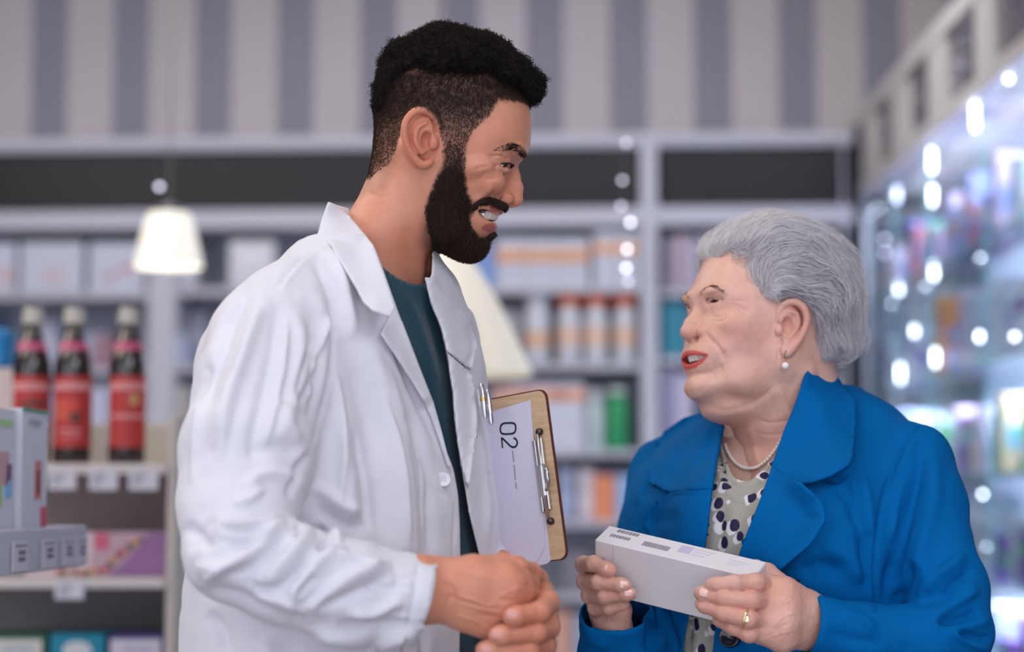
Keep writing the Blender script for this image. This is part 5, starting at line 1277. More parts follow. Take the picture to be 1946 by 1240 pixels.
def build_woman():
    rng = np.random.default_rng(5); to = frame(WX0, 600, 2.25, yaw=WYAW, roll=WROLL)
    o = empty('person', (P(1500, 900, 2.3)[0], 2.3, 0)); tag(o, 'white-haired person in a blue jacket looking up and holding a white box', 'person')
    bpy.context.view_layer.update()
    hv = build_woman_head(); V, Q, N, A = hv
    hands, nails = woman_hands(); parts = [(to(V), Q, A)]
    for v, q in hands: parts.append((v, q, {'blush': np.clip(.3 + .3 * noise(v, 60.), 0, .6)}))
    F_ = Field((.12, 1.95, .82), (.62, 2.58, 1.42), .007); z = lambda py: P(1500, py, 2.3)[2]; X = lambda px: P(px, 1000, 2.3)[0]
    stack(F_, [(z(1400), X(1480), 2.3, .18, .135, -.66), (z(1000), X(1492), 2.3, .17, .13, -.66), (z(880), X(1500), 2.3, .145, .095, -.66), (z(830), X(1505), 2.3, .10, .08, -.66)])
    F_.chain([W(1560, 850, 2.28, r=.05), W(1735, 905, 2.17, r=.03), W(1785, 1180, 2.09, r=.026), W(1795, 1215, 2.08, r=.025), W(1590, 1198, 2.05, r=.022)], .02)
    F_.chain([W(1440, 860, 2.36, r=.05), W(1270, 920, 2.42, r=.032), W(1218, 1310, 2.25, r=.026), W(1177, 1270, 2.18, r=.02)], .02)
    v, q = F_.mesh(1); parts.append((v, q, None))
    body = body_object(o, parts, SKIN_W); add_nails(body, nails, NAIL_W)
    woman_face_extras(o, to, hv, rng); woman_hair(o, to, rng)
    woman_clothes(o, rng)
    # pearl necklace resting on the skin
    b = bvh_of(*join_vq([(p[0], p[1]) for p in parts]))
    path = spline([(1376, 815), (1378, 845), (1388, 868), (1402, 884), (1420, 891), (1440, 888), (1458, 874), (1472, 856), (1484, 838)], 46)
    dd = ray_depth(b, path); ok = ~np.isnan(dd); dd = np.interp(np.arange(len(dd)), np.where(ok)[0], dd[ok]); dd = np.convolve(np.pad(dd, 3, mode='edge'), np.ones(7) / 7, 'valid')
    pts = Pv(np.c_[path, dd - .0032]); L = np.r_[0, np.cumsum(np.linalg.norm(np.diff(pts, axis=0), axis=1))]; m = int(L[-1] / .0041); pts = np.stack([np.interp(np.linspace(0, L[-1], m), L, pts[:, i]) for i in range(3)], 1)
    st = MB(); st.tube(pts, .0006, 5); nk = st.build('necklace', GOLD, o, True); nk['label'] = 'single strand of small white pearls'
    me = None
    for p in pts:
        if me is None:
            pm = MB(); pm.lathe((0, 0, 0), [(.00001, -.00205)] + [(.00205 * math.cos(a), .00205 * math.sin(a)) for a in np.linspace(-1.3, 1.3, 7)] + [(.00001, .00205)], 12); q = pm.build('pearl', PEARL, None, True); me = q.data; q.parent = nk; q.location = p
        else:
            q = bpy.data.objects.new('pearl', me); COL.objects.link(q); q.parent = nk; q.location = p
    # ring
    a = P(1419, 1168, 1.979); r = MB(); c = np.array(W(1419, 1177, 1.982)[:3]); d = unit(np.array(P(1422, 1178, 1.982) - P(1376, 1166, 1.990)));  u = unit(np.cross(d, [0, 0, 1])); w_ = np.cross(d, u)
    ring = np.array([c + .0098 * (u * math.cos(t) + w_ * math.sin(t)) for t in np.linspace(0, 2 * math.pi, 33)]); r.tube(ring, .0017, 8, caps=False); r.box(P(1414, 1170, 1.9715) , P(1424, 1184, 1.9745), .001); q = r.build('ring', mat('gold_pale', srgb(240, 222, 178), .25, 1), body, True); q['label'] = 'gold ring with a square face'
    cx, cy = X(1490), 2.3
    v, q = legs_mesh(cx, cy, -.66, .80, .095, .10); link('trousers', np_mesh('trousers', v, q), DARK, o); shoes(o, cx, cy, -.66, .095, (-.62, -.78))
    return o
# ------------------------------------------------------------ the shop
def glass_mat(name, tint=(.93, .97, .98)):
    m = bpy.data.materials.new(name); m.use_nodes = True; n = m.node_tree.nodes; l = m.node_tree.links; n.clear()
    out = n.new('ShaderNodeOutputMaterial'); mx = n.new('ShaderNodeMixShader'); t = n.new('ShaderNodeBsdfTransparent'); g = n.new('ShaderNodeBsdfGlossy'); f = n.new('ShaderNodeLayerWeight')
    p = n.new('ShaderNodeMath'); p.operation = 'POWER'; p.inputs[1].default_value = 5; q = n.new('ShaderNodeMath'); q.operation = 'MULTIPLY_ADD'; q.inputs[1].default_value = .5; q.inputs[2].default_value = .03
    t.inputs[0].default_value = (*tint, 1); g.inputs['Roughness'].default_value = .03
    l.new(f.outputs['Facing'], p.inputs[0]); l.new(p.outputs[0], q.inputs[0]); l.new(q.outputs[0], mx.inputs[0]); l.new(t.outputs[0], mx.inputs[1]); l.new(g.outputs[0], mx.inputs[2]); l.new(mx.outputs[0], out.inputs[0]); return m
WHITE = mat('lacquer_white', srgb(186, 185, 195), .4); WHITE2 = mat('lacquer_cream', srgb(206, 200, 196), .4); BLACKP = mat('panel_black', srgb(38, 34, 38), .4, spec=.25)
BACKP = mat('shelf_back_grey', srgb(166, 172, 186), .6); GLASS = glass_mat('shelf_glass'); GEDGE = mat('glass_edge_teal', srgb(120, 176, 186), .15, spec=.7)
BROWNG = mat('back_panel_taupe', srgb(158, 144, 138), .6); DKGREY = mat('recess_grey', srgb(128, 127, 127), .6); CREAMP = mat('panel_cream', srgb(196, 190, 180), .5)
LEDM = mat('led', (1, 1, 1), .5, emit=(.86, .90, 1), estr=15); LEDL = mat('led_lilac', (1, 1, 1), .5, emit=(.70, .66, 1), estr=9); BULB = mat('bulb', (1, 1, 1), .4, emit=(1, .95, .86), estr=30)
FLOORM = mat('floor_tile', srgb(150, 146, 146), .35); CEILM = mat('ceiling_white', srgb(214, 210, 206), .8); TAGM = mat('price_tag', srgb(208, 206, 216), .5); INK = mat('ink_grey', srgb(110, 112, 128), .6)
_m = {}
def cm(r, g, b, rough=.45):
    k = (r, g, b, rough)
    if k not in _m: _m[k] = mat('print_%d_%d_%d' % (r, g, b), srgb(r, g, b), rough)
    return _m[k]
# back unit plane, slightly turned
BETA = math.radians(3.0); BA = P(1620, 954, 7.0); BU = np.array([math.cos(BETA), -math.sin(BETA), 0]); BV = np.array([math.sin(BETA), math.cos(BETA), 0])
BM = Matrix(((BU[0], BV[0], 0, BA[0]), (BU[1], BV[1], 0, BA[1]), (0, 0, 1, 0), (0, 0, 0, 1)))
def bl(px, py, v=0.0):
    """photo pixel -> (u, z) on the back unit's plane at depth v behind its face"""
    d = P(px, py, 1.0) - CAM; o = BA + BV * v; o = o * np.array([1, 1, 0]); c = CAM.copy(); c[2] = 0; dd = d.copy(); dd[2] = 0
    t = ((o - c) @ BV) / (dd @ BV); p = CAM + d * t; q = p - BA; return q @ BU, p[2]
def bbox(mb, x0, y0, x1, y1, v0, v1, bev=.002):
    xm = (x0 + x1) / 2; u0 = bl(x0, y0, v0)[0]; u1 = bl(x1, y1, v0)[0]; z1 = bl(xm, y0, v0)[1]; z0 = bl(xm, y1, v0)[1]; return mb.box((u0, v0, z0), (u1, v1, z1), bev)

def room():
    m = MB(); m.box((-6, -1.2, -.06), (3.2, 8.2, 0)); tag(m.build('floor', FLOORM), kind='structure')
    t = NT(FLOORM); br = t.new('ShaderNodeTexBrick'); br.offset = 0; br.inputs['Scale'].default_value = 1.6; br.inputs['Brick Width'].default_value = .6; br.inputs['Row Height'].default_value = .6; br.inputs['Mortar Size'].default_value = .006
    br.inputs[1].default_value = (*srgb(156, 152, 152), 1); br.inputs[2].default_value = (*srgb(146, 143, 144), 1); br.inputs[3].default_value = (*srgb(110, 108, 110), 1)
    tc = t.new('ShaderNodeTexCoord'); t.l(tc.outputs['Object'], br.inputs['Vector']); t.l(br.outputs[0], t.b.inputs['Base Color'])
    m = MB(); m.box((-6, -1.2, 3.3), (3.2, 8.2, 3.36)); tag(m.build('ceiling', CEILM), kind='structure')
    wm = mat('wallpaper_stripes', (.5, .5, .5), .75, spec=.2); t = NT(wm); tc = t.new('ShaderNodeTexCoord'); sp = t.new('ShaderNodeSeparateXYZ'); t.l(tc.outputs['Object'], sp.inputs[0])
    u0 = bl(60, 100, .36)[0]; per = (bl(1640, 100, .36)[0] - u0) / 10
    f = t.math('FRACT', t.math('DIVIDE', t.math('SUBTRACT', sp.outputs[0], u0 - per * 20), per)); s1 = t.math('LESS_THAN', f, .45)
    nz = t.noise(3.0, 3); light = t.mix(nz, srgb(208, 200, 200), srgb(200, 192, 192)); t.l(t.mix(s1, light, srgb(152, 149, 160)), t.b.inputs['Base Color'])
    m = MB(); m.box((-7.2, .36, 0), (.85, .46, 3.3)); o = m.build('wall_back', wm); o.matrix_world = BM; tag(o, kind='structure')
    pm = mat('gap_shade_grey', srgb(84, 84, 90), .7); m = MB(); u0 = bl(1626, 500, .06)[0]; u1 = bl(1664, 500, .06)[0]; m.box((u0, .06, 0), (u1, .36, bl(1645, 236, .06)[1])); o = m.build('gap_shade_1', pm); o.matrix_world = BM; tag(o, kind='structure')  # dark block puts the shade of the gap beside the shelving into colour
    wl = mat('wall_paint_grey', srgb(140, 134, 134), .8); x = 1.75
    m = MB(); m.box((x, -1.2, 0), (x + .1, 7.3, 3.3)); tag(m.build('wall_right', wl), kind='structure')
    m = MB(); m.box((-6.1, -1.2, 0), (-6, 8.2, 3.3)); tag(m.build('wall_left', wl), kind='structure')

def put(name, m4, label, cat, group=None, parts=()):
    """thing whose root is an Empty at m4; parts: (name, MB, material, [subparts])"""
    r = bpy.data.objects.new(name, None); COL.objects.link(r); r.matrix_world = m4; r.empty_display_size = .03; tag(r, label, cat, group)
    for nm, mb, mt, *rest in parts:
        sm = rest[0] if rest else False
        me = bpy.data.meshes.new(nm); me.from_pydata(mb.v, [], mb.f); me.update()
        if sm:
            me.polygons.foreach_set('use_smooth', [True] * len(me.polygons))
            me.set_sharp_from_angle(angle=math.radians(40))
        o = link(nm, me, mt); o.parent = r
    return r
def bmat(u, v, z): return BM @ Matrix.Translation((u, v, z))

def back_unit():
    W1 = 0.02
    r = empty('wall_shelf_unit', (0, 0, 0)); r.matrix_world = BM; tag(r, 'long white wall shelving unit with black panels along its top, under striped wallpaper', 'shelving')
    def part(n, mt, *bs, smooth=False):
        mb = MB()
        for b in bs: bbox(mb, *b)
        me = bpy.data.meshes.new(n); me.from_pydata(mb.v, [], mb.f); me.update(); o = link(n, me, mt); o.parent = r; return o
    part('top_rail', WHITE, (-260, 266, 1622, 292, -.01, .34) if False else (-260, 262, 1622, 276, -.012, .34))
    part('top_rail', WHITE, (-260, 257, 1622, 284, .0, .03))
    part('fascia_panel', BLACKP, (-260, 276, 1216, 404, .03, .05)); part('fascia_panel', BLACKP, (1256, 262, 1600, 400, .03, .05))
    part('middle_rail', WHITE, (-260, 397, 1622, 432, .0, .34))
    part('top_box', WHITE, (-260, 276, 1622, 284, .05, .34))
    for x0, x1, y0 in ((-150, -118, 400), (283, 320, 440), (1216, 1256, 250), (1599, 1622, 250)): part('upright', WHITE, (x0, y0, x1, 1490, -.006, .34))
    part('back_panel', BACKP, (-260, 430, 1622, 1490, .325, .338))
    for x0, x1, ys in ((-118, 283, (556, 700, 850, 985, 1100, 1250)), (320, 1216, (546, 692, 856, 990, 1130, 1290)), (1256, 1599, (550, 678, 830, 980, 1120, 1280))):
        for y in ys: part('shelf', WHITE, (x0, y, x1, y + 13, .0, .325))
    mb = MB(); u0, z1 = bl(-260, 1490, 0); u1, _ = bl(1622, 1490, 0); mb.box((u0, .0, 0), (u1, .34, z1)); me = bpy.data.meshes.new('plinth'); me.from_pydata(mb.v, [], mb.f); o = link('plinth', me, WHITE); o.parent = r
    o = tag(r)
    # things on it
    def pbox(x0, y0, x1, y1, label, cols, grp=None, v=.04, dep=.16, bands=(), cat='box'):
        """carton standing on a shelf: front pixel rect; bands: (fy0, fy1, fx0, fx1, colour) fractions"""
        xm = (x0 + x1) / 2; u0 = bl(x0, y0, v)[0]; u1 = bl(x1, y1, v)[0]; z1 = bl(xm, y0, v)[1]; z0 = bl(xm, y1, v)[1]; w, h = u1 - u0, z1 - z0; b = MB(); b.box((0, 0, 0), (w, dep, h), .0015); ps = [('carton', b, cm(*cols))]
        for (a, c, d, e, col) in bands:
            q = MB(); q.box((w * d, -.0012, h * (1 - c)), (w * e, .0005, h * (1 - a))); ps.append(('print', q, cm(*col)))
        return put('product_box', bmat(u0, v, z0), label, cat, grp, ps)
    def bot(x, y0, y1, wpx, label, body, cap, band=None, grp=None, v=.08, cat='bottle', capf=.16, neck=.5):
        u, z1 = bl(x, y0, v); _, z0 = bl(x, y1, v); R_ = wpx * .5 * (7 + v) / F_PX; h = z1 - z0; b = MB(); sh = h * (1 - capf)
        b.lathe((0, 0, 0), [(.001, 0), (R_ * .95, 0), (R_, R_ * .1), (R_, sh * .78), (R_ * .9, sh * .86), (R_ * neck, sh * .95), (R_ * neck, sh)], 20)
        c = MB(); c.lathe((0, 0, sh), [(R_ * neck * 1.35, 0), (R_ * neck * 1.35, h * capf * .92), (R_ * neck * 1.2, h * capf), (.001, h * capf)], 20); ps = [('bottle_body', b, cm(*body), True), ('cap', c, cm(*cap), True)]
        if band: l = MB(); l.lathe((0, 0, 0), [(R_ * 1.015, sh * band[0]), (R_ * 1.015, sh * band[1])], 20); l.f = l.f[:20]; ps.append(('label_band', l, cm(*band[2]), True))
        return put('bottle', bmat(u, v, z0), label, cat, grp, ps)
    W_ = (204, 206, 218); OR = (214, 160, 128)
    # upper left shelf
    pbox(-70, 462, 28, 555, 'white carton cut by the left edge of the picture, on the top shelf', (196, 198, 214), bands=((.55, .8, .7, .95, (204, 170, 160)),))
    pbox(40, 462, 156, 555, 'white carton with a faint beige mark, between two others on the top shelf', (196, 198, 214), bands=((.5, .85, .35, .75, (196, 184, 190)), (.0, .06, 0, 1, (214, 216, 226))))
    pbox(170, 462, 274, 555, 'white carton with a reddish mark, nearest the lit lamp on the top shelf', (196, 198, 214), bands=((.45, .62, .55, .8, (190, 150, 160)), (.6, .8, .25, .5, (186, 160, 172))))
    for x0, x1, y0, col, lab in ((-60, -10, 600, (90, 140, 190), 'blue carton at the far left of the second shelf'), (68, 108, 610, (190, 192, 214), 'pale carton behind the gap between the two left brown bottles'), (160, 205, 632, (176, 178, 200), 'pale lilac carton seen between the middle and right brown bottles'),
                                 (180, 214, 640, (150, 110, 124), 'dull pink carton touching the right brown bottle neck')):
        pbox(x0, y0, x1, 699, lab, col, v=.17 if x0 != 180 else .01, dep=.14)
    for x0, x1, y0, col, lab in ((60, 110, 745, (150, 158, 190), 'grey blue carton low behind the brown bottles'), (165, 205, 735, (190, 190, 214), 'pale carton low between the brown bottles'), (215, 276, 742, (150, 160, 200), 'blue tinted carton beside the shelf upright')):
        pbox(x0, y0, x1, 849, lab, col)
    # behind the left shoulder
    pbox(330, 470, 372, 545, 'narrow white carton right of the small lamp', (190, 192, 204)); pbox(436, 458, 520, 545, 'white rounded carton above the white coat shoulder', (210, 208, 214), bands=((.2, .5, .2, .8, (222, 222, 230)),))
    pbox(335, 590, 392, 691, 'grey carton below the small lamp, left of the white sleeve', (168, 170, 184), v=.17, dep=.14); pbox(332, 735, 356, 855, 'beige carton at the left end of the third shelf behind the sleeve', (186, 180, 176)); pbox(330, 640, 352, 691, 'small pale blue carton beside the upright', (170, 180, 206), v=.01, dep=.14)
    # upper shelf of the middle bay
    for i, (x0, x1, y0) in enumerate(((942, 1000, 452), (1001, 1060, 452), (1061, 1120, 452))):
        pbox(x0, y0, x1, 545, ['white carton with an orange band, next to the dark beard', 'white carton with an orange band, middle of the three', 'white carton with an orange band, right of the three and beside the white post strip'][i], (196, 198, 210), 'orange banded cartons on the top shelf', bands=((.22, .52, 0, 1, OR), (.6, .72, .2, .8, (178, 184, 200))))
    for i, (x0, x1) in enumerate(((1128, 1170), (1171, 1214))):
        pbox(x0, 440, x1, 545, ['white carton with a high orange band, left of the pair beside the upright', 'white carton with a high orange band, touching the white upright'][i], (192, 196, 210), 'orange banded cartons on the top shelf', v=.03, bands=((.2, .42, 0, 1, (222, 168, 132)),))
    pbox(905, 470, 938, 545, 'blue carton half hidden behind the beard', (120, 150, 206), v=.02)
    # capped bottles
    for i, x in enumerate((1082, 1133, 1188)):
        bot(x, 552, 691, 44, ['white bottle with an orange cap, left of three', 'white bottle with an orange cap, middle of three', 'white bottle with an orange cap, right of three beside the upright'][i], (206, 208, 214), (230, 104, 48), (.3, .6, (226, 190, 166)), 'orange capped white bottles', capf=.21, neck=.72)
    bot(1021, 560, 691, 48, 'plain white bottle with a pale orange band, left of the orange capped ones', (204, 206, 214), (204, 206, 214), (.25, .5, (222, 176, 142)), neck=.8, capf=.1)
    pbox(1036, 560, 1062, 691, 'dull brown carton behind the first orange capped bottle', (120, 104, 100), v=.18, dep=.13); pbox(930, 590, 990, 691, 'grey carton right of the big cream lampshade', (160, 160, 168), v=.1)
    pbox(1066, 556, 1212, 600, 'dark red long carton behind the orange capped bottles', (112, 60, 48), v=.2, dep=.11)
    # third shelf
    pbox(936, 735, 968, 856, 'pinkish carton just above the clipboard corner', (206, 160, 150)); pbox(969, 728, 1111, 856, 'large white carton with an orange strip along its top', (198, 200, 214), bands=((.08, .28, 0, 1, (222, 160, 136)), (.12, .24, .1, .3, (222, 128, 96)), (.12, .24, .55, .75, (222, 128, 96))))
    bot(1131, 742, 856, 34, 'pale green bottle left of the green one', (190, 204, 204), (200, 204, 206), neck=.7); bot(1173, 738, 856, 46, 'bright green bottle on the third shelf', (46, 150, 96), (200, 210, 206), neck=.6, capf=.1)
    # fourth shelf
    for x0, x1, col, lab in ((1062, 1092, (150, 160, 190), 'grey blue carton right of the clipboard'), (1100, 1127, (206, 190, 196), 'pale pink carton between blue and orange ones'), (1129, 1168, (226, 138, 96), 'orange carton on the shelf beside the blue sleeve'), (1170, 1212, (150, 180, 220), 'light blue carton beside the blue sleeve')):
        pbox(x0, 892, x1, 990, lab, col, bands=((0, .12, 0, 1, (70, 70, 96)),) if x0 > 1127 else ((.5, .8, .1, .9, tuple(min(255, c + 22) for c in col)),))
    for x0, x1, y0, y1, col, lab in ((1070, 1118, 1050, 1130, (126, 120, 130), 'dull grey carton above the hands, fifth shelf'), (1054, 1082, 1160, 1290, (222, 166, 146), 'salmon carton beside the clasped hands'), (1090, 1120, 1165, 1290, (170, 176, 196), 'blue grey carton left of the blue cuff')): pbox(x0, y0, x1, y1, lab, col)
    # right bay
    for i, (x, col, lab) in enumerate(((1262, (150, 140, 156), 'grey lilac'), (1286, (190, 168, 182), 'pink'), (1310, (176, 172, 196), 'lilac'), (1334, (198, 180, 190), 'pale rose'), (1358, (160, 140, 150), 'mauve'))):
        pbox(x, 452 - i % 2 * 6, x + 21, 550, 'slim upright %s carton in the row left of the white hair' % lab, col, 'slim cartons in the right bay')
    for i, (x, col, lab) in enumerate(((1520, (176, 150, 140), 'tan'), (1546, (150, 140, 150), 'grey'), (1570, (196, 130, 96), 'rust orange'))): pbox(x, 448, x + 22, 550, 'slim upright %s carton in the row right of the white hair' % lab, col, 'slim cartons in the right bay')
    pbox(1258, 572, 1304, 678, 'teal carton left of the old person\'s face', (36, 124, 146)); pbox(1306, 590, 1340, 678, 'pale carton hidden mostly by the face', (170, 170, 190), v=.1)
    for x0, x1, y0, col, lab in ((1258, 1286, 700, (150, 146, 176), 'purple grey carton left of the chin'), (1288, 1312, 712, (196, 186, 206), 'pale lilac carton left of the chin'), (1560, 1596, 720, (196, 180, 176), 'beige carton behind the collar')): pbox(x0, y0, x1, 830, lab, col)

def gondola():
    Y = 3.5; s = S(Y); X = lambda px: P(px, 900, Y)[0]; Z = lambda py, y=Y: P(300, py, y)[2]
    r = empty('display_shelf', (X(100), Y, 0)); tag(r, 'cream shop shelf with price rails, holding the three brown bottles', 'shelving'); bpy.context.view_layer.update()
    D_ = .36; xl, xr = X(-420), X(335); zt = 1.478
    def part(n, mt, *bs, bev=.002):
        mb = MB()
        for b in bs: mb.box(b[0], b[1], bev)
        return mb.build(n, mt, r)
    part('side_panel', CREAMP, ((X(318), Y, 0), (xr, Y + D_ + .03, zt)))
    part('back_panel', CREAMP, ((xl, Y + D_, 1.385), (X(318), Y + D_ + .025, zt))); part('lower_back_panel', BROWNG, ((xl, Y + D_ - .1, 1.19), (X(318), Y + D_, 1.39))); part('lower_back_panel', DKGREY, ((xl, Y + D_ - .06, 0), (X(318), Y + D_, 1.18)))
    z1 = Z(883); z2 = Z(1099); z3 = Z(1340)
    for z, mt in ((z1, WHITE2), (z2, WHITE2), (z3, WHITE2), (.12, WHITE2)):
        part('shelf', mt, ((xl, Y - .002, z - .016), (X(318), Y + D_, z)))
    part('price_rail', WHITE2, ((xl, Y - .008, z1 - .018), (X(318), Y - .002, z1 + .001))); part('price_rail', WHITE2, ((xl, Y - .008, z2 - .018), (X(318), Y - .002, z2 + .001)))
    part('base', CREAMP, ((xl, Y + .02, 0), (X(318), Y + D_, .105)))
    # price tags
    for i, (x0, x1, y0, y1, z) in enumerate(((95, 147, 893, 931, z1), (172, 226, 893, 932, z1), (247, 303, 893, 932, z1), (112, 166, 1103, 1139, z2))):
        b = MB(); b.box((X(x0), Y - .0115, Z(y1)), (X(x1), Y - .0095, Z(y0)), .0003); t = b.build('price_tag', TAGM, None)
        tag(t, ['white price tag under the gap right of the middle brown bottle', 'white price tag between the middle and right bottles, below the shelf edge', 'white price tag under the right brown bottle', 'white price tag hanging from the lower shelf edge'][i], 'price tag', 'price tags on the cream shelf')
        q = MB()
        for k in range(3): q.box((X(x0 + 8), Y - .0122, Z(y0 + 12 + k * 8)), (X(x0 + 34 - 6 * k), Y - .0114, Z(y0 + 9 + k * 8)))
        q.build('print', INK, t)
    # bottles
    AMB = mat('glass_dark_brown', (.018, .010, .009), .08, spec=.8, coat=.6); CAPM = mat('cap_silver', srgb(196, 192, 180), .42, .35); RED = mat('label_red', srgb(186, 58, 56), .45); PINK = mat('label_pink', srgb(196, 88, 126), .4); LCR = mat('label_cream_strip', srgb(222, 150, 148), .5); SIDE = mat('label_side_grey', srgb(176, 172, 190), .5)
    FR1 = mat('fruit_red', srgb(214, 78, 66), .5); FR2 = mat('fruit_orange', srgb(206, 96, 70), .5); LEAF = mat('leaf_dark', srgb(96, 64, 56), .5); STAR = mat('emblem_gold', srgb(206, 160, 110), .5)
    labs = ['brown glass bottle with red label, leftmost, its base hidden by the white cartons', 'brown glass bottle with fruit printed on its red label, middle of three', 'brown glass bottle with gold emblem on its red label, right of three']
    for i, (cx, wpx) in enumerate(((57, 72), (136, 73), (240, 71))):
        yb = Y + .055; R_ = wpx / 2 * S(yb); z0 = z1; H = P(cx, 588, yb)[2] - z0; g = lambda py: P(cx, py, yb)[2] - z0
        b = MB(); pr = [(.001, 0), (R_ * .93, 0), (R_, .006), (R_, g(705)), (R_ * .97, g(690)), (R_ * .80, g(668)), (R_ * .62, g(650)), (R_ * .46, g(632)), (R_ * .37, g(618)), (R_ * .35, g(604))]; b.lathe((0, 0, 0), pr, 32)
        c = MB(); rc_ = R_ * .52; c.lathe((0, 0, g(617)), [(rc_, 0), (rc_, .0262), (rc_ * .93, .0285), (.001, .0285)], 28)
        for k in range(28):
            a = k * 2 * math.pi / 28; c.box((rc_ * math.cos(a) - .0006, rc_ * math.sin(a) - .0006, g(616)), (rc_ * math.cos(a) + .0006, rc_ * math.sin(a) + .0006, g(616) + .018))
        def arc(a0, a1, za, zb, k=1.012, n=18, mt=RED, nm='label'):
            V = []; F = []
            for j in range(n + 1):
                a = math.radians(a0 + (a1 - a0) * j / n)
                for zz_, rr in ((za, R_ * k), (zb, R_ * k)): V.append((rr * math.sin(a), -rr * math.cos(a), zz_))
            for j in range(n): F.append((2 * j, 2 * j + 2, 2 * j + 3, 2 * j + 1))
            q = MB(); q.add(V, F); return (nm, q, mt, True)
        ps = [('bottle_body', b, AMB, True), ('cap', c, CAPM), arc(-52, 86, g(852), g(717)), arc(-88, -52, g(845), g(730), mt=SIDE, nm='label_side'), arc(-50, 86, g(744), g(730), 1.02, mt=LCR, nm='label_title')]
        q = MB(); q.lathe((0, 0, 0), [(R_ * .81, g(668)), (R_ * .655, g(652))], 32); q.f = q.f[:32]; ps.append(('neck_band', q, PINK, True))
        if i == 1: ps += [arc(-46, 0, g(800), g(762), 1.02, mt=FR2, nm='label_fruit'), arc(-16, 30, g(790), g(762), 1.026, mt=FR1, nm='label_fruit'), arc(8, 34, g(806), g(785), 1.032, mt=LEAF, nm='label_leaf'), arc(-30, 40, g(822), g(818), 1.02, mt=LCR, nm='label_line'), arc(-20, 40, g(832), g(829), 1.02, mt=LCR, nm='label_line')]
        elif i == 2: ps += [arc(18, 46, g(772), g(752), 1.02, mt=STAR, nm='label_emblem'), arc(-40, 80, g(797), g(790), 1.02, mt=LCR, nm='label_line')]
        else: ps += [arc(-20, 60, g(775), g(764), 1.02, mt=LEAF, nm='label_leaf')]
        sc = MB(); a = (.35, -.35, -.6)[i]; rr = R_ * .9; sc.lathe((0, 0, 0), [(.001, -.0008), (.0058, -.0008), (.0058, .0006), (.001, .0012)], 16)
        st = MB(); n_ = Vector((math.sin(a), -math.cos(a), .35)).normalized(); M_ = Matrix.Translation((rr * math.sin(a) * .96, -rr * math.cos(a) * .96, g(691))) @ n_.to_track_quat('Z', 'Y').to_matrix().to_4x4(); st.v = [tuple(M_ @ Vector(v)) for v in sc.v]; st.f = sc.f; ps.append(('seal', st, PINK, True))
        put('glass_bottle', Matrix.Translation((P(cx, 880, yb)[0], yb, z0 + .0005)), labs[i], 'bottle', 'brown glass bottles with red labels', ps)
    # boxes on the second shelf: pink and purple carton
    y2 = Y + .03; w = X(316) - X(40); h = Z(1012) - z2; b = MB(); b.box((0, 0, 0), (w, .12, h), .001); fx = lambda px: (X(px) - X(40)); fz = lambda py: h * (1099 - py) / 87.
    def fl(pts, y=-.0008):
        q = MB(); n = len(pts); q.add([(fx(a), y, fz(c)) for a, c in pts] + [(fx(a), y + .0006, fz(c)) for a, c in pts], [tuple(range(n))[::-1], tuple(range(n, 2 * n))] + [(i, (i + 1) % n, (i + 1) % n + n, i + n) for i in range(n)]); return q
    ps = [('carton', b, cm(190, 158, 170)), ('print', fl([(45, 1097), (45, 1014), (172, 1014), (172, 1050), (158, 1097)]), cm(214, 196, 196)), ('print', fl([(176, 1015), (202, 1015), (202, 1046), (176, 1046)], -.0014), cm(206, 92, 118)), ('print', fl([(200, 1097), (232, 1070), (262, 1040), (278, 1014), (315, 1014), (315, 1097)], -.0014), cm(146, 104, 150))]
    rr = random.Random(4)
    for k in range(16):
        t_ = k / 15; px = 110 + t_ * 155 + rr.uniform(-4, 4); py = 1091 - max(0, (t_ - .45)) * 118 + rr.uniform(-4, 4); q = MB(); q.lathe((fx(px), -.002, fz(py)), [(.001, -.001), (rr.uniform(.004, .0072), -.0008), (rr.uniform(.004, .007), .0008), (.001, .001)], 12, axis='y'); ps.append(('print_dot', q, cm(*[(206, 70, 66), (92, 96, 76), (226, 164, 96), (110, 84, 100)][k % 4])))
    put('product_box', Matrix.Translation((X(40), y2, z2)), 'pink and purple carton with a diagonal of fruit, on the shelf below the brown bottles', 'box', None, ps)
    # lowest boxes
    for x0, x1, fr, inn, band, lab in ((-30, 87, (38, 92, 66), (206, 204, 196), (150, 176, 190), 'dark green framed carton, leftmost on the lowest shelf in view'), (94, 198, (0, 130, 158), (206, 210, 214), (0, 130, 158), 'turquoise carton with a white oval, lowest shelf in view'), (205, 312, (66, 62, 118), (206, 200, 212), (176, 170, 200), 'violet framed carton beside the cream side panel')):
        w = X(x1) - X(x0); zt_ = Z(1206, y2); b = MB(); b.box((0, 0, 0), (w, .12, zt_ - z3), .001); h = zt_ - z3; ps = [('carton', b, cm(*fr))]
        if x0 == 94:
            q = MB(); n = 28; V = [(w * .5 + w * .27 * math.cos(a), y_, h - .022 + .016 * math.sin(a) - .006) for y_ in (-.0012, .0005) for a in [k * 2 * math.pi / n for k in range(n)]]; q.add(V, [tuple(range(n))[::-1] if False else tuple(range(n))] + [(k, (k + 1) % n, (k + 1) % n + n, k + n) for k in range(n)]); ps.append(('print', q, cm(*inn)))
        else:
            q = MB(); q.box((w * .04, -.0012, h * .1), (w * .93, .0005, h - .009)); ps.append(('print', q, cm(*inn))); q = MB(); q.box((w * .3, -.0018, h - .03), (w * .8, .0, h - .022)); ps.append(('print', q, cm(*band)))
        put('product_box', Matrix.Translation((X(x0), y2, z3)), lab, 'box', None, ps)
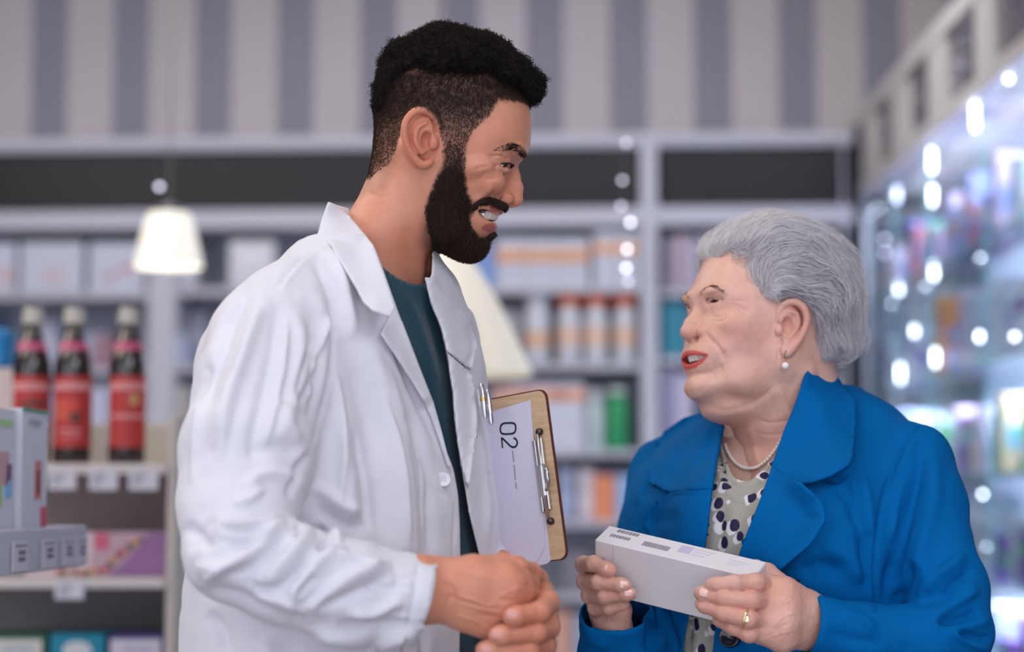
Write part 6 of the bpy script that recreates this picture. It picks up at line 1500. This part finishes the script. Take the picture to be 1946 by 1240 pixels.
    b = MB(); w = X(22) - X(-70); b.box((0, 0, 0), (w, .06, P(0, 700, Y + .2)[2] - z1), .001); q = MB(); q.box((w * .2, -.001, .01), (w * .95, 0, .05)); put('product_box', Matrix.Translation((X(-70) - .03, Y + .2, z1)), 'pale pink carton behind the leftmost brown bottle at the picture edge', 'box', None, [('carton', b, cm(214, 196, 190)), ('print', q, cm(200, 180, 176))])
    b = MB(); zz0 = P(0, 700, Y + .2)[2]; b.box((0, 0, 0), (.075, .05, P(0, 626, Y + .22)[2] - zz0), .008); q = MB(); q.box((.01, -.001, .01), (.06, .0, .03)); put('product_box', Matrix.Translation((P(16, 700, Y + .21)[0] - .075, Y + .21, zz0 + .0005)), 'bright blue pack standing on the pale pink carton', 'box', None, [('carton', b, cm(0, 116, 178)), ('print', q, cm(60, 150, 200))])

def side_display():
    """near shelf running away from us along the left edge, with two upright cartons and price tags"""
    A = P(-30, 954, 2.30)[:2]; B = P(157, 954, 2.76)[:2]; d = B - A; L = np.linalg.norm(d); d = d / L; n = np.array([d[1], -d[0]])      # n points to the right (front of the shelf)
    M = Matrix(((d[0], -n[0], 0, A[0]), (d[1], -n[1], 0, A[1]), (0, 0, 1, 0), (0, 0, 0, 1)))       # local x along the edge, y inwards (left)
    zt, zb = 1.291, 1.240
    b = MB(); b.box((-.1, .0, zt - .012), (L, .34, zt), .002); r = MB(); r.box((-.1, -.006, zb), (L + .003, 0, zt + .004), .002); e = MB(); e.box((L - .004, 0, zb), (L + .003, .34, zt + .004), .002)
    leg = MB(); leg.box((-.1, .30, 0), (L, .34, 1.75), .002); u = MB(); u.box((-.1, .02, .05), (L, .30, .075), .002); u2 = MB(); u2.box((-.1, .0, .0), (L, .30, .05), .002)
    GR = mat('display_grey', srgb(188, 188, 202), .4)
    put('display_shelf', M, 'near pale grey shelf at the left edge carrying two upright white cartons', 'shelving', None, [('shelf', b, GR), ('price_rail', r, GR), ('end_panel', e, GR), ('back_panel', leg, GR), ('shelf', u, GR), ('base', u2, GR)])
    def tt(px):                       # edge parameter seen at this pixel column
        k = (px - 973) / F_PX * math.cos(PITCH) ; a = A - 0; return (k * (a[1]) - a[0]) / (d[0] - k * d[1])
    for i, (x0, x1, lab) in enumerate(((13, 42, 'price tag on the near shelf edge, nearest the left picture edge'), (69, 95, 'price tag on the near shelf edge, second from the left picture edge'), (108, 131, 'price tag on the near shelf edge, left one of the touching pair'), (134, 156, 'price tag on the near shelf edge, right one of the touching pair'))):
        t0, t1 = tt(x0), tt(x1); q = MB(); q.box((0, -.0012, 0), (t1 - t0, .0006, .036), .0002); q2 = MB(); w = t1 - t0
        for k in range(2): q2.box((w * .35, -.002, .012 + k * .008), (w * .8, -.0011, .017 + k * .008))
        q2.box((w * .15, -.002, .030), (w * .9, -.0011, .032))
        put('price_tag', M @ Matrix.Translation((t0, -.0078, zb + .004)), lab, 'price tag', 'price tags on the near shelf', [('card', q, TAGM), ('print', q2, INK)])
    def ubox(px0, px1, pytop, yoff, dep, label, parts):
        t0, t1 = tt(px0), tt(px1); Yc = (A + d * t0)[1]; h = P(px0, pytop, Yc)[2] - zt; w = t1 - t0; ps = []
        b = MB(); b.box((0, 0, 0), (w, dep, h), .0012); ps.append(('carton', b, cm(206, 208, 220)))
        for (a, c, e_, f, col) in parts: q = MB(); q.box((w * e_, -.0012, h * (1 - c)), (w * f, .0004, h * (1 - a))); ps.append(('print', q, cm(*col)))
        return put('product_box', M @ Matrix.Translation((t0, yoff, zt + .0003)), label, 'box', 'upright white cartons on the near shelf', ps), w, h
    o, w, h = ubox(-16, 44, 770, .012, .05, 'white carton with green and blue print at the very left edge', ((.09, .15, .1, .9, (160, 200, 140)), (.35, .62, .45, .8, (196, 150, 150)), (.62, .8, .35, .6, (150, 196, 120)), (.55, .72, .7, .92, (120, 180, 220)), (.45, .58, .72, .9, (120, 70, 110))))
    o, w, h = ubox(46, 94, 776, .004, .045, 'white carton with green top edge and red corner, right one of the near pair', ((-.005, .022, 0, 1, (60, 150, 110)), (.975, 1.0, 0, 1, (90, 166, 130)), (.08, .13, .2, .7, (160, 166, 180)), (.42, .74, .5, .75, (196, 120, 120)), (.5, .7, .55, .68, (156, 50, 70)), (.8, .97, .78, 1, (196, 60, 84))))
    b = MB(); b.lathe((0, 0, 0), [(.008, 0), (.008, .16), (.0062, .168), (.0058, .178), (.003, .183), (.001, .184)], 18); c = MB(); c.lathe((0, 0, .12), [(.0083, 0), (.0083, .04)], 18)
    t0 = tt(60); Yc = (A + d * t0)[1] ; h = P(52, 742, Yc + .02)[2] - zt; b = MB(); b.lathe((0, 0, 0), [(.009, 0), (.009, h - .03), (.0045, h - .022), (.0042, h - .004), (.002, h), (.0005, h)], 18); c = MB(); c.lathe((0, 0, 0), [(.0093, .01), (.0093, h * .5)], 18)
    put('tube', M @ Matrix.Translation((t0 - .03, .075, zt + .0003)), 'white narrow tube whose tip rises behind the green edged carton', 'tube', None, [('tube_body', b, cm(224, 224, 226), True), ('tube_label', c, cm(190, 200, 210), True)])

def lamps():
    SH = mat('shade_glass_cream', srgb(240, 236, 222), .5, emit=(1, .96, .88), estr=.3); FAB = mat('shade_fabric_cream', srgb(232, 226, 210), .8, emit=(1, .95, .84), estr=.22); MET = mat('lamp_metal', srgb(120, 118, 120), .3, 1)
    def shade(R0, R1, h, n, dep):
        V = []; F = []; t = 10
        for j in range(t + 1):
            for i in range(n):
                a = 2 * math.pi * i / n; k = j / t; r_ = (R0 + (R1 - R0) * (k ** .75)) * (1 + dep * (1 if i % 2 else -1)); V.append((r_ * math.cos(a), r_ * math.sin(a), -h * k))
        for j in range(t):
            for i in range(n): F.append((j * n + i, (j + 1) * n + i, (j + 1) * n + (i + 1) % n, j * n + (i + 1) % n))
        q = MB(); q.add(V, F); return q
    Y = 4.7; c = P(322, 405, Y); s = S(Y)
    st = MB(); st.tube([(0, 0, 0), (0, 0, 3.29 - c[2])], .0022, 8); cp = MB(); cp.lathe((0, 0, 3.27 - c[2]), [(.05, 0), (.05, .028), (.001, .03)], 24); cl = MB(); cl.lathe((0, 0, -.005), [(.03, 0), (.03, .018), (.01, .03), (.001, .03)], 20)
    bu = MB(); bu.lathe((-.012, -.02, -.095), [(.001, -.016)] + [(.016 * math.cos(a), .016 * math.sin(a)) for a in np.linspace(-1.3, 1.3, 9)] + [(.001, .016)], 16)
    put('pendant_lamp', Matrix.Translation(c), 'small lit cream glass pendant lamp hanging left of the white coat', 'lamp', None, [('shade', shade(38 * s, 64 * s, 104 * s, 24, .03), SH), ('bulb', bu, BULB, True), ('cord', st, MET), ('ceiling_cap', cp, MET, True), ('shade_holder', cl, MET, True)])
    Y = 4.4; c = P(835, 470, Y); s = S(Y); st = MB(); st.tube([(0, 0, 0), (0, 0, 3.29 - c[2])], .0025, 8); cp = MB(); cp.lathe((0, 0, 3.27 - c[2]), [(.06, 0), (.06, .028), (.001, .03)], 24)
    bu = MB(); bu.lathe((0, 0, -.12), [(.001, -.03)] + [(.03 * math.cos(a), .03 * math.sin(a)) for a in np.linspace(-1.3, 1.3, 9)] + [(.001, .03)], 16)
    put('pendant_lamp', Matrix.Translation(c), 'large cream conical lampshade seen behind the neck and chest of the bearded person', 'lamp', None, [('shade', shade(36 * s, 178 * s, 245 * s, 40, .012), FAB), ('bulb', bu, mat('bulb_soft', (1, 1, 1), .5, emit=(1, .93, .8), estr=3), True), ('cord', st, MET), ('ceiling_cap', cp, MET, True)])
    Y = 4.8; c = P(1186, 250, Y); s = S(Y); ps = []; BE = mat('glint_dim', (.8, .8, .9), .2, emit=(.82, .76, .98), estr=2.0); BE2 = mat('glint_bright', (.9, .9, 1), .2, emit=(.86, .88, 1), estr=5)  # made-up glowing points standing for blurred highlights and reflections
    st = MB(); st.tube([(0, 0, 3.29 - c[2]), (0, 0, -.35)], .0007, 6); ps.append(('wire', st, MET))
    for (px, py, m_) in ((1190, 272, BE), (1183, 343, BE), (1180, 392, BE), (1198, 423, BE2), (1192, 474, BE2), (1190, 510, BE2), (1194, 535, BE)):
        q = MB(); p = np.array(P(px, py, Y)) - c; q.lathe(p, [(.0005, -.006), (.0048, -.003), (.0058, 0), (.0048, .003), (.0005, .006)], 10); ps.append(('glint', q, m_))
    put('glint_strand', Matrix.Translation(c), 'made-up strand of glowing points for the blurred glints between the two faces', 'light glint', None, ps)
    q = MB(); c = P(303, 355, 4.72); q.lathe((0, 0, 0), [(.0005, -.007), (.006, -.004), (.007, 0), (.006, .004), (.0005, .007)], 12); w = MB(); w.tube([(0, 0, 0), (0, 0, 3.29 - c[2])], .0007, 6)  # one more added glowing point for a lone blurred lamp highlight
    put('glint_strand', Matrix.Translation(c), 'made-up glowing point for a blurred highlight above the small lit pendant lamp', 'light glint', None, [('glint', q, BE), ('wire', w, MET)])

def right_cabinet():
    a = 1.25; Yf = 7.02; Yn = 4.35; rr = random.Random(11)
    Yp = lambda px: F_PX * a / (px - 973.0) * math.cos(0) / 1.0
    r = empty('glass_display_cabinet', (a + .2, 5.8, 0)); tag(r, 'tall white framed glass cabinet full of products along the right wall', 'cabinet'); bpy.context.view_layer.update()
    def part(n, mt, *bs, bev=.002, parent=None):
        mb = MB()
        for b in bs: mb.box(b[0], b[1], bev)
        return mb.build(n, mt, parent or r)
    part('top_rail', WHITE2, ((a - .012, Yn, 2.665), (a + .44, Yf, 2.725))); part('middle_rail', WHITE2, ((a - .012, Yn, 2.405), (a + .44, Yf, 2.455)))
    for (p0, p1) in ((1650, 1674), (1706, 1735), (1779, 1812), (1872, 1911)):
        part('post', WHITE2, ((a - .008, Yp(p1), 2.455), (a + .03, Yp(p0), 2.665)))
    ORN = mat('ornament_grey', srgb(170, 166, 180), .2, .7)
    for (p0, p1) in ((1674, 1706), (1735, 1779), (1812, 1872), (1911, 1990)):
        o = part('dark_pane', mat('pane_dark', srgb(92, 88, 90), .12, spec=.8), ((a + .012, Yp(p1), 2.455), (a + .018, Yp(p0), 2.665)), bev=0)
        y0, y1 = Yp(p1), Yp(p0)
        for k in range(14):
            mb = MB(); y = y0 + (y1 - y0) * (.3 + .5 * rr.random()); z = 2.47 + .18 * rr.random(); q = .009 + .008 * rr.random(); mb.lathe((a + .004, y, z), [(.001, -.008), (q * .8, -.005), (q, 0), (q * .8, .005), (.001, .008)], 12)
            mb.build('ornament', ORN, o, True)
    part('back_panel', mat('cabinet_back', srgb(190, 198, 220), .5), ((a + .42, Yn, .1), (a + .44, Yf, 2.405)), bev=0); part('base', WHITE2, ((a, Yn, 0), (a + .44, Yf, .3)))
    part('end_panel', GLASS, ((a + .01, Yf - .008, .3), (a + .42, Yf, 2.405)), bev=0)
    part('corner_post', WHITE, ((a - .004, Yf - .02, .3), (a + .02, Yf, 2.405)))
    zs = (.55, .83, 1.11, 1.40, 1.70, 2.03)
    for z in zs:
        part('glass_shelf', GLASS, ((a + .015, Yn, z - .008), (a + .41, Yf - .01, z)), bev=0); part('shelf_edge', GEDGE, ((a + .008, Yn, z - .009), (a + .015, Yf - .01, z + .001)), bev=0)
    ds = [(1650, 1707), (1708, 1772), (1773, 1881), (1882, 2060)]
    for p0, p1 in ds:
        y0, y1 = max(Yn, Yp(p1)), Yp(p0); o = part('glass_door', GLASS, ((a - .006, y0 + .002, .32), (a, y1 - .002, 2.40)), bev=0); part('door_edge', GEDGE, ((a - .0065, y0, .32), (a - .0005, y0 + .004, 2.40)), bev=0, parent=o)
        for z in (1.19, 1.95): mb = MB(); mb.box((a - .02, y0 + .01, z), (a - .006, y0 + .045, z + .02), .003); mb.build('hinge', mat('chrome', (.7, .7, .72), .15, 1), o)
    # LED strips on the posts, aimed into the cabinet
    for px, hs in ((1772, ((305, 58), (372, 50), (515, 46), (680, 46))), (1856, ((222, 66), (640, 30), (940, 24))), (1705, ((370, 40), (548, 34), (710, 46))), (1733, ((630, 30),)), (1680, ((455, 8), (481, 8))), (1922, ((640, 24), (150, 16)))):
        for (py, h) in hs:
            y = Yp(px); z = CAM[2] + (P(px, py, y)[2] - CAM[2]); hh = max(.005, h * .5 * y / F_PX - .012); lil = px in (1680,) or (px, py) in ((1705, 370),)
            part('led_lamp', LEDL if lil else LEDM, ((a + .008, y - .005, z - hh), (a + .016, y + .005, z + hh)), bev=.002)
    def lightstrip(name, z, pw):
        l = bpy.data.lights.new(name, 'AREA'); l.shape = 'RECTANGLE'; l.size = .04; l.size_y = Yf - Yn - .2; l.energy = pw; l.color = (.80, .86, 1)
        o = bpy.data.objects.new(name, l); COL.objects.link(o); o.location = (a + .08, (Yf + Yn) / 2, z); o.rotation_euler = (0, math.radians(-22), 0)
    for z in (2.39, 1.68, 1.09): lightstrip('cabinet_light_strip', z, 20)
    # products: one row on every glass shelf
    pal = [((206, 208, 226), 'white'), ((150, 160, 214), 'periwinkle'), ((196, 120, 150), 'pink'), ((112, 84, 170), 'violet'), ((224, 150, 80), 'orange'), ((60, 110, 190), 'blue'), ((90, 180, 120), 'green'), ((196, 90, 96), 'red'), ((226, 206, 170), 'sand'), ((180, 196, 206), 'pale grey'), ((206, 186, 216), 'lilac'), ((120, 180, 200), 'aqua')]
    names = ['bottom', 'second', 'third', 'fourth', 'fifth', 'sixth']
    fix = {(4, 2): 5, (2, 5): 4}
    for si, z in enumerate(zs):
        y = Yf - .12; k = 0; used = {}
        top = (zs[si + 1] if si + 1 < len(zs) else 2.40) - z
        while y > Yn + .15:
            w = rr.uniform(.05, .12); h = min(top - .03, rr.uniform(.12, .24)); ci = rr.choice([0, 0, 0, 0, 1, 1, 2, 3, 4, 5, 6, 7, 8, 8, 9, 9, 9, 10, 10, 10]); col, cn = pal[ci]; kind = rr.random(); x0 = a + .04 + rr.uniform(0, .03)
            tp = 'carton' if kind < .62 else 'bottle'; used.setdefault((cn, tp), []); 
            M = Matrix.Translation((x0, y - w / 2, z + .0005)); prev = pal[(ci + 3) % 12][0]
            if kind < .62:
                b = MB(); b.box((0, -w / 2, 0), (.12, w / 2, h), .0015); q = MB(); q.box((-.0012, -w * .4, h * rr.uniform(.5, .6)), (.0005, w * .4, h * rr.uniform(.72, .9))); q3 = MB(); q3.box((w * .1, -w / 2 - .0012, h * .3), (.10, -w / 2, h * .6))
                used[(cn, tp)].append(put('product_box', M, 'x', 'box', 'cartons in the glass cabinet', [('carton', b, cm(*col)), ('print', q, cm(*prev)), ('print', q3, cm(*prev))]))
            else:
                R_ = min(w * .45, .035); b = MB(); b.lathe((.05, 0, 0), [(.001, 0), (R_, 0), (R_, h * .7), (R_ * .8, h * .78), (R_ * .45, h * .84), (R_ * .45, h * .86)], 16); c = MB(); c.lathe((.05, 0, h * .86), [(R_ * .55, 0), (R_ * .55, h * .13), (.001, h * .14)], 14); lb = MB(); lb.lathe((.05, 0, 0), [(R_ * 1.02, h * .2), (R_ * 1.02, h * .55)], 16); lb.f = lb.f[:16]
                used[(cn, tp)].append(put('bottle', M, 'x', 'bottle', 'bottles in the glass cabinet', [('bottle_body', b, cm(*col), True), ('cap', c, cm(*prev), True), ('label_band', lb, cm(220, 222, 230), True)]))
            y -= w + rr.uniform(.015, .05); k += 1
        for (cn, tp), L in used.items():
            for i, o in enumerate(L):
                o['label'] = ('only %s %s on the %s shelf of the glass cabinet' % (cn, tp, names[si])) if len(L) == 1 else '%s %s %s from the back on the %s shelf of the glass cabinet' % (['first', 'second', 'third', 'fourth', 'fifth', 'sixth', 'seventh', 'eighth', 'ninth', 'tenth', 'eleventh', 'twelfth'][i], cn, tp, names[si])
def white_box():
    s = S(2.08); A = P(1130, 1026, 2.08)
    cv = lambda v: (RT * v[0] - UP * v[1] + FW * v[2]) * s
    e1, e2, e3 = cv((283, 53, -145)), cv((3, 105, 44)), cv((30, -22, 50)); L = [np.linalg.norm(e) for e in (e1, e2, e3)]
    x = e1 / L[0]; z = unit(-(e2 - x * (e2 @ x))); y = np.cross(z, x)
    if y @ e3 < 0: y = -y
    o = A + e2; M = Matrix(((x[0], y[0], z[0], o[0]), (x[1], y[1], z[1], o[1]), (x[2], y[2], z[2], o[2]), (0, 0, 0, 1)))
    CARD = mat('card_white', srgb(226, 222, 222), .5); w, h, d = L[0], L[1], L[2]
    b = MB(); b.box((0, 0, 0), (w, d, h), .0012)
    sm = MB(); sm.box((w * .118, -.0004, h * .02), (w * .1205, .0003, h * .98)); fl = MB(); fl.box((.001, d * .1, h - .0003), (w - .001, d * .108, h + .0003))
    p1 = MB(); rr = random.Random(2)
    for r_ in range(2):
        xx = w * (.075 if r_ == 0 else .06)
        for k in range(7): ww = rr.uniform(.0016, .0034); p1.box((xx, d * (.72 - .34 * r_), h), (xx + ww, d * (.88 - .34 * r_), h + .0004)); xx += ww + .0009
    p2 = MB(); xx = w * .275
    for k in range(13): ww = rr.uniform(.0008, .0022); p2.box((xx, d * .30, h), (xx + ww, d * .56, h + .0004)); xx += ww + .0008
    p3 = MB(); p3.box((w * .49, d * .42, h), (w * .565, d * .82, h + .0004)); p4 = MB()
    for k in range(3): p4.box((w * .58, d * (.75 - .16 * k), h), (w * (.70 - .02 * k), d * (.79 - .16 * k), h + .0004))
    for k in range(3): p4.box((w * .80, d * (.62 - .13 * k), h), (w * (.93 - .03 * k), d * (.65 - .13 * k), h + .0004))
    em = MB(); em.box((w * .05, -.0004, h * .62), (w * .075, .0003, h * .72))
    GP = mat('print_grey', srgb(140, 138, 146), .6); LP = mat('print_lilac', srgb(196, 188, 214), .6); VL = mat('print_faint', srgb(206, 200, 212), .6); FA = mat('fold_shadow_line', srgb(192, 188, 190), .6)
    return put('medicine_box', M, 'white oblong medicine carton held in both hands by the person in blue', 'box', None, [('carton', b, CARD), ('flap_edge', sm, FA), ('printed_text', p1, GP), ('printed_text', p2, GP), ('printed_patch', p3, LP), ('printed_text', p4, VL), ('embossed_mark', em, VL)])

def clipboard():
    # board outline in photo points; a plane leaning between the far arm and the coat
    TR = (1028, 741); BR = (1076, 1062); 
    yt = lambda px, py: 2.03 + (px - 1050) * -.00045 + (py - 900) * .00005
    A = np.array(P(1034, 741, yt(1034, 741))); B = np.array(P(1076, 1062, yt(1076, 1062))); C = np.array(P(905, 790, yt(905, 790)))
    dn = unit(B - A); lf = C - A; lf = unit(lf - dn * (lf @ dn)); nr = np.cross(lf, dn); nr = nr if nr @ (-FW) > 0 else -nr
    H = np.linalg.norm(B - A); Wd = .215
    # local: x to the left (away from edge), y downward, z towards us
    M4 = Matrix(((lf[0], dn[0], nr[0], A[0]), (lf[1], dn[1], nr[1], A[1]), (lf[2], dn[2], nr[2], A[2]), (0, 0, 0, 1)))
    def loc(px, py, z=0.0):
        d = P(px, py, 1.0) - CAM; o = A + nr * z; t = ((o - CAM) @ nr) / (d @ nr); p = CAM + d * t - A; return (p @ lf, p @ dn)
    def slab(pts, z0, z1, r=0):
        n = len(pts); q = MB(); q.add([(x, y, z0) for x, y in pts] + [(x, y, z1) for x, y in pts], [tuple(range(n)), tuple(range(n, 2 * n))[::-1]] + [(i, i + n, (i + 1) % n + n, (i + 1) % n) for i in range(n)]); return q
    def rnd_(x0, y0, x1, y1, r, n=6):
        P_ = []
        for cx, cy, a0 in ((x0 + r, y0 + r, 180), (x1 - r, y0 + r, 270), (x1 - r, y1 - r, 0), (x0 + r, y1 - r, 90)):
            for k in range(n + 1): a = math.radians(a0 + 90 * k / n); P_.append((cx + r * math.cos(a), cy + r * math.sin(a)))
        return P_
    WOOD = mat('birch_ply', srgb(206, 176, 138), .5); t = NT(WOOD); nz = t.noise(26, 4, .6, stretch=(1, 9, 1)); t.l(t.mix(t.ramp(nz, [(.35, 0.0), (.7, 1.0)]), srgb(212, 184, 148), srgb(192, 158, 118)), t.b.inputs['Base Color'])
    EDGE = mat('ply_edge_dark', srgb(92, 44, 34), .6); PAP = mat('paper', srgb(212, 210, 226), .6); CHR = mat('clip_steel', srgb(196, 192, 190), .2, 1); INKD = mat('ink_slate', srgb(46, 62, 78), .5)
    bd = slab(rnd_(-.0, 0, Wd, H, .009), -.003, .0); ed = slab(rnd_(-.0012, -.0012, Wd + .0012, H + .0012, .0098), -.0034, -.0006)
    # papers
    pt = [loc(x, y) for x, y in ((1009, 761), (1012, 800), (1018, 860), (1028, 930), (1040, 1000), (1047, 1066), (1040, 1072), (1012, 1079), (930, 1100), (905, 1100), (900, 800), (925, 786), (960, 775))]
    pt2 = [loc(x, y) for x, y in ((1008, 768), (1013, 810), (1022, 880), (1032, 950), (1037, 1010), (1037, 1040), (1026, 1062), (1010, 1078), (930, 1100), (905, 1100), (900, 803), (925, 789), (965, 778))]
    pa = slab(pt, .0004, .0010); pb = slab(pt2, .0013, .0019)
    o = put('clipboard', M4, 'wooden clipboard with paper held upright under the arm of the bearded person', 'clipboard', None, [('board', bd, WOOD), ('board_edge', ed, EDGE)])
    pr = put('paper_sheets', M4, 'white printed paper sheets clamped on the wooden clipboard', 'paper', None, [('sheet', pa, PAP), ('sheet', pb, PAP)])
    # printing: 02, turned a quarter
    q = MB()
    def stroke(px_pts, w, z=.0021):
        L = [np.array(loc(x, y, .002)) for x, y in px_pts]
        for i in range(len(L) - 1):
            a_, b_ = L[i], L[i + 1]; d = unit(b_ - a_); n = np.array([-d[1], d[0]]) * w / 2; e = d * w * .25
            a2, b2 = a_ - e, b_ + e; q.add([(*(a2 + n), z), (*(b2 + n), z), (*(b2 - n), z), (*(a2 - n), z)], [(0, 1, 2, 3)])
    ow = .0021
    # 0: stadium, long axis left-right, centre (965,812)
    cx, cy = 965.5, 815; L = []
    for k in range(49):
        t_ = k / 48 * 2 * math.pi; c_, s_ = math.cos(t_), math.sin(t_); L.append((cx + 14.5 * np.sign(c_) * abs(c_) ** .55, cy + 10.5 * np.sign(s_) * abs(s_) ** .7 - (cx + 14.5 * c_ - cx) * .08))
    stroke(L, ow)
    # 2 turned clockwise: reading downwards
    stroke(list(spline([(976.5, 833), (981, 836), (983, 842), (981, 848), (976.5, 850.5), (971, 849), (965, 843.5), (959.5, 838), (954.5, 833.5)], 40)) + [(953.3, 833), (955, 851.5)], ow)
    me = bpy.data.meshes.new('printed_number'); me.from_pydata(q.v, [], q.f); oo = link('printed_number', me, INKD); oo.parent = pr
    q = MB()
    # small caption line running down the sheet
    tot = [loc(974, 857, .002), loc(981.5, 931, .002)]; a_, b_ = map(np.array, tot); d = unit(b_ - a_); n = np.array([-d[1], d[0]]); LL = np.linalg.norm(b_ - a_); rr = random.Random(5); x = 0
    words = (7, 9, 4)
    cell = LL / (sum(words) + 2 * 1.4)
    for wd in words:
        for k in range(wd):
            p = a_ + d * x; hh = .0019; ww = cell * .62
            for (u0, u1, v0, v1) in ((0, .25, 0, 1), (.75, 1, 0, 1), (0, 1, rr.choice([0, .42, .8]), None)):
                v1_ = v1 if v1 is not None else v0 + .2; c1 = p + d * ww * u0 + n * (hh * (v0 - .5)); c2 = p + d * ww * u1 + n * (hh * (v0 - .5)); c3 = p + d * ww * u1 + n * (hh * (v1_ - .5)); c4 = p + d * ww * u0 + n * (hh * (v1_ - .5)); q.add([(*c, .0021) for c in (c1, c2, c3, c4)], [(0, 1, 2, 3)])
            x += cell
        x += cell * 1.4
    me = bpy.data.meshes.new('printed_caption'); me.from_pydata(q.v, [], q.f); oo = link('printed_caption', me, INKD); oo.parent = pr
    # steel clip
    a_ = np.array(loc(1016, 838)); b_ = np.array(loc(1033, 974)); d = unit(b_ - a_); n = np.array([-d[1], d[0]]); n = n if n[0] < 0 else -n
    def cb(u0, u1, v0, v1, z0, z1, bev=.0006):
        mb = MB(); mb.box((u0, v0, z0), (u1, v1, z1), bev); V = []
        for (u, v, z) in mb.v: p = a_ + d * u + n * v; V.append((p[0], p[1], z))
        mb.v = V; return mb
    LC = np.linalg.norm(b_ - a_); jaw = cb(0, LC, -.001, .0028, .0019, .0042); jaw2 = cb(0, LC, .0036, .0048, .0019, .0062); plate = cb(-.002, LC * .98, .005, .0125, .0003, .0050, .001)
    mid = cb(LC * .34, LC * .80, .0045, .0125, .0048, .0088, .002)
    lv = MB(); L3 = [np.array([*(a_ + d * u + n * v), z]) for u, v, z in ((LC * .36, .012, .006), (LC * .42, .019, .0105), (LC * .52, .0205, .012), (LC * .62, .0195, .0105), (LC * .70, .012, .006))]; lv.tube(spline(L3, 18), .0021, 8)
    rod = MB(); rod.tube([np.array([*(a_ + d * u + n * .009), .0055]) for u in (-.006, LC + .008)], .0016, 8)
    def scr(u):
        p = a_ + d * u + n * .009; m = MB(); m.lathe((p[0], p[1], 0), [(.0038, 0), (.0038, .0034), (.0026, .0052), (.001, .0056)], 16); return m
    SC1 = scr(-.008); SC2 = scr(LC + .010); DS = mat('screw_dark', srgb(90, 82, 80), .3, 1)
    root = put('clip_root_tmp', M4, None, None)
    for nm, mb, mt, sm in (('clip_jaw', jaw, CHR, False), ('clip_jaw', jaw2, CHR, False), ('clip_plate', plate, CHR, False), ('clip_bar', mid, CHR, False), ('clip_lever', lv, CHR, True), ('clip_rod', rod, CHR, True), ('screw', SC1, DS, True), ('screw', SC2, DS, True)):
        me = bpy.data.meshes.new(nm); me.from_pydata(mb.v, [], mb.f); me.update()
        if sm: me.polygons.foreach_set('use_smooth', [True] * len(me.polygons))
        oo = link(nm, me, mt); oo.parent = o
    bpy.data.objects.remove(root)

def pen(coat_bvh=None):
    MT = mat('pen_steel', srgb(206, 206, 214), .18, 1); GD = mat('pen_brass', srgb(206, 170, 110), .3, 1)
    a = np.array(P(920, 775, 2.02)); b = np.array(P(914, 730, 2.025)); d = unit(b - a); M = Matrix.Translation(a) @ Vector(d).to_track_quat('Z', 'Y').to_matrix().to_4x4(); L = np.linalg.norm(b - a)
    x = MB(); x.lathe((0, 0, -.012), [(.0012, 0), (.003, .004), (.0033, .012), (.0033, .012 + L * .9), (.0022, .012 + L), (.001, .012 + L)], 16); bd = MB(); bd.lathe((0, 0, L * .25), [(.0036, 0), (.0036, .004)], 16); cl = MB(); cl.box((-.0012, -.0062, L * .1), (.0012, -.005, L * .9), .0004); cl.box((-.0012, -.0062, L * .84), (.0012, 0, L * .92), .0004)
    M2 = M
    put('pen', M2, 'silver pen with a brass ring clipped at the chest pocket of the white coat', 'pen', None, [('barrel', x, MT, True), ('ring', bd, GD, True), ('clip', cl, MT)])
    x2 = MB(); x2.v = list(x.v); x2.f = list(x.f)
    put('pen', Matrix.Translation((.006, .004, -.006)) @ M2, 'second silver pen close behind the brass ringed one in the pocket', 'pen', None, [('barrel', x2, MT, True), ('clip', cl, MT)])
room(); back_unit(); gondola(); side_display(); lamps(); right_cabinet()
build_man(); build_woman()
white_box(); clipboard(); pen()
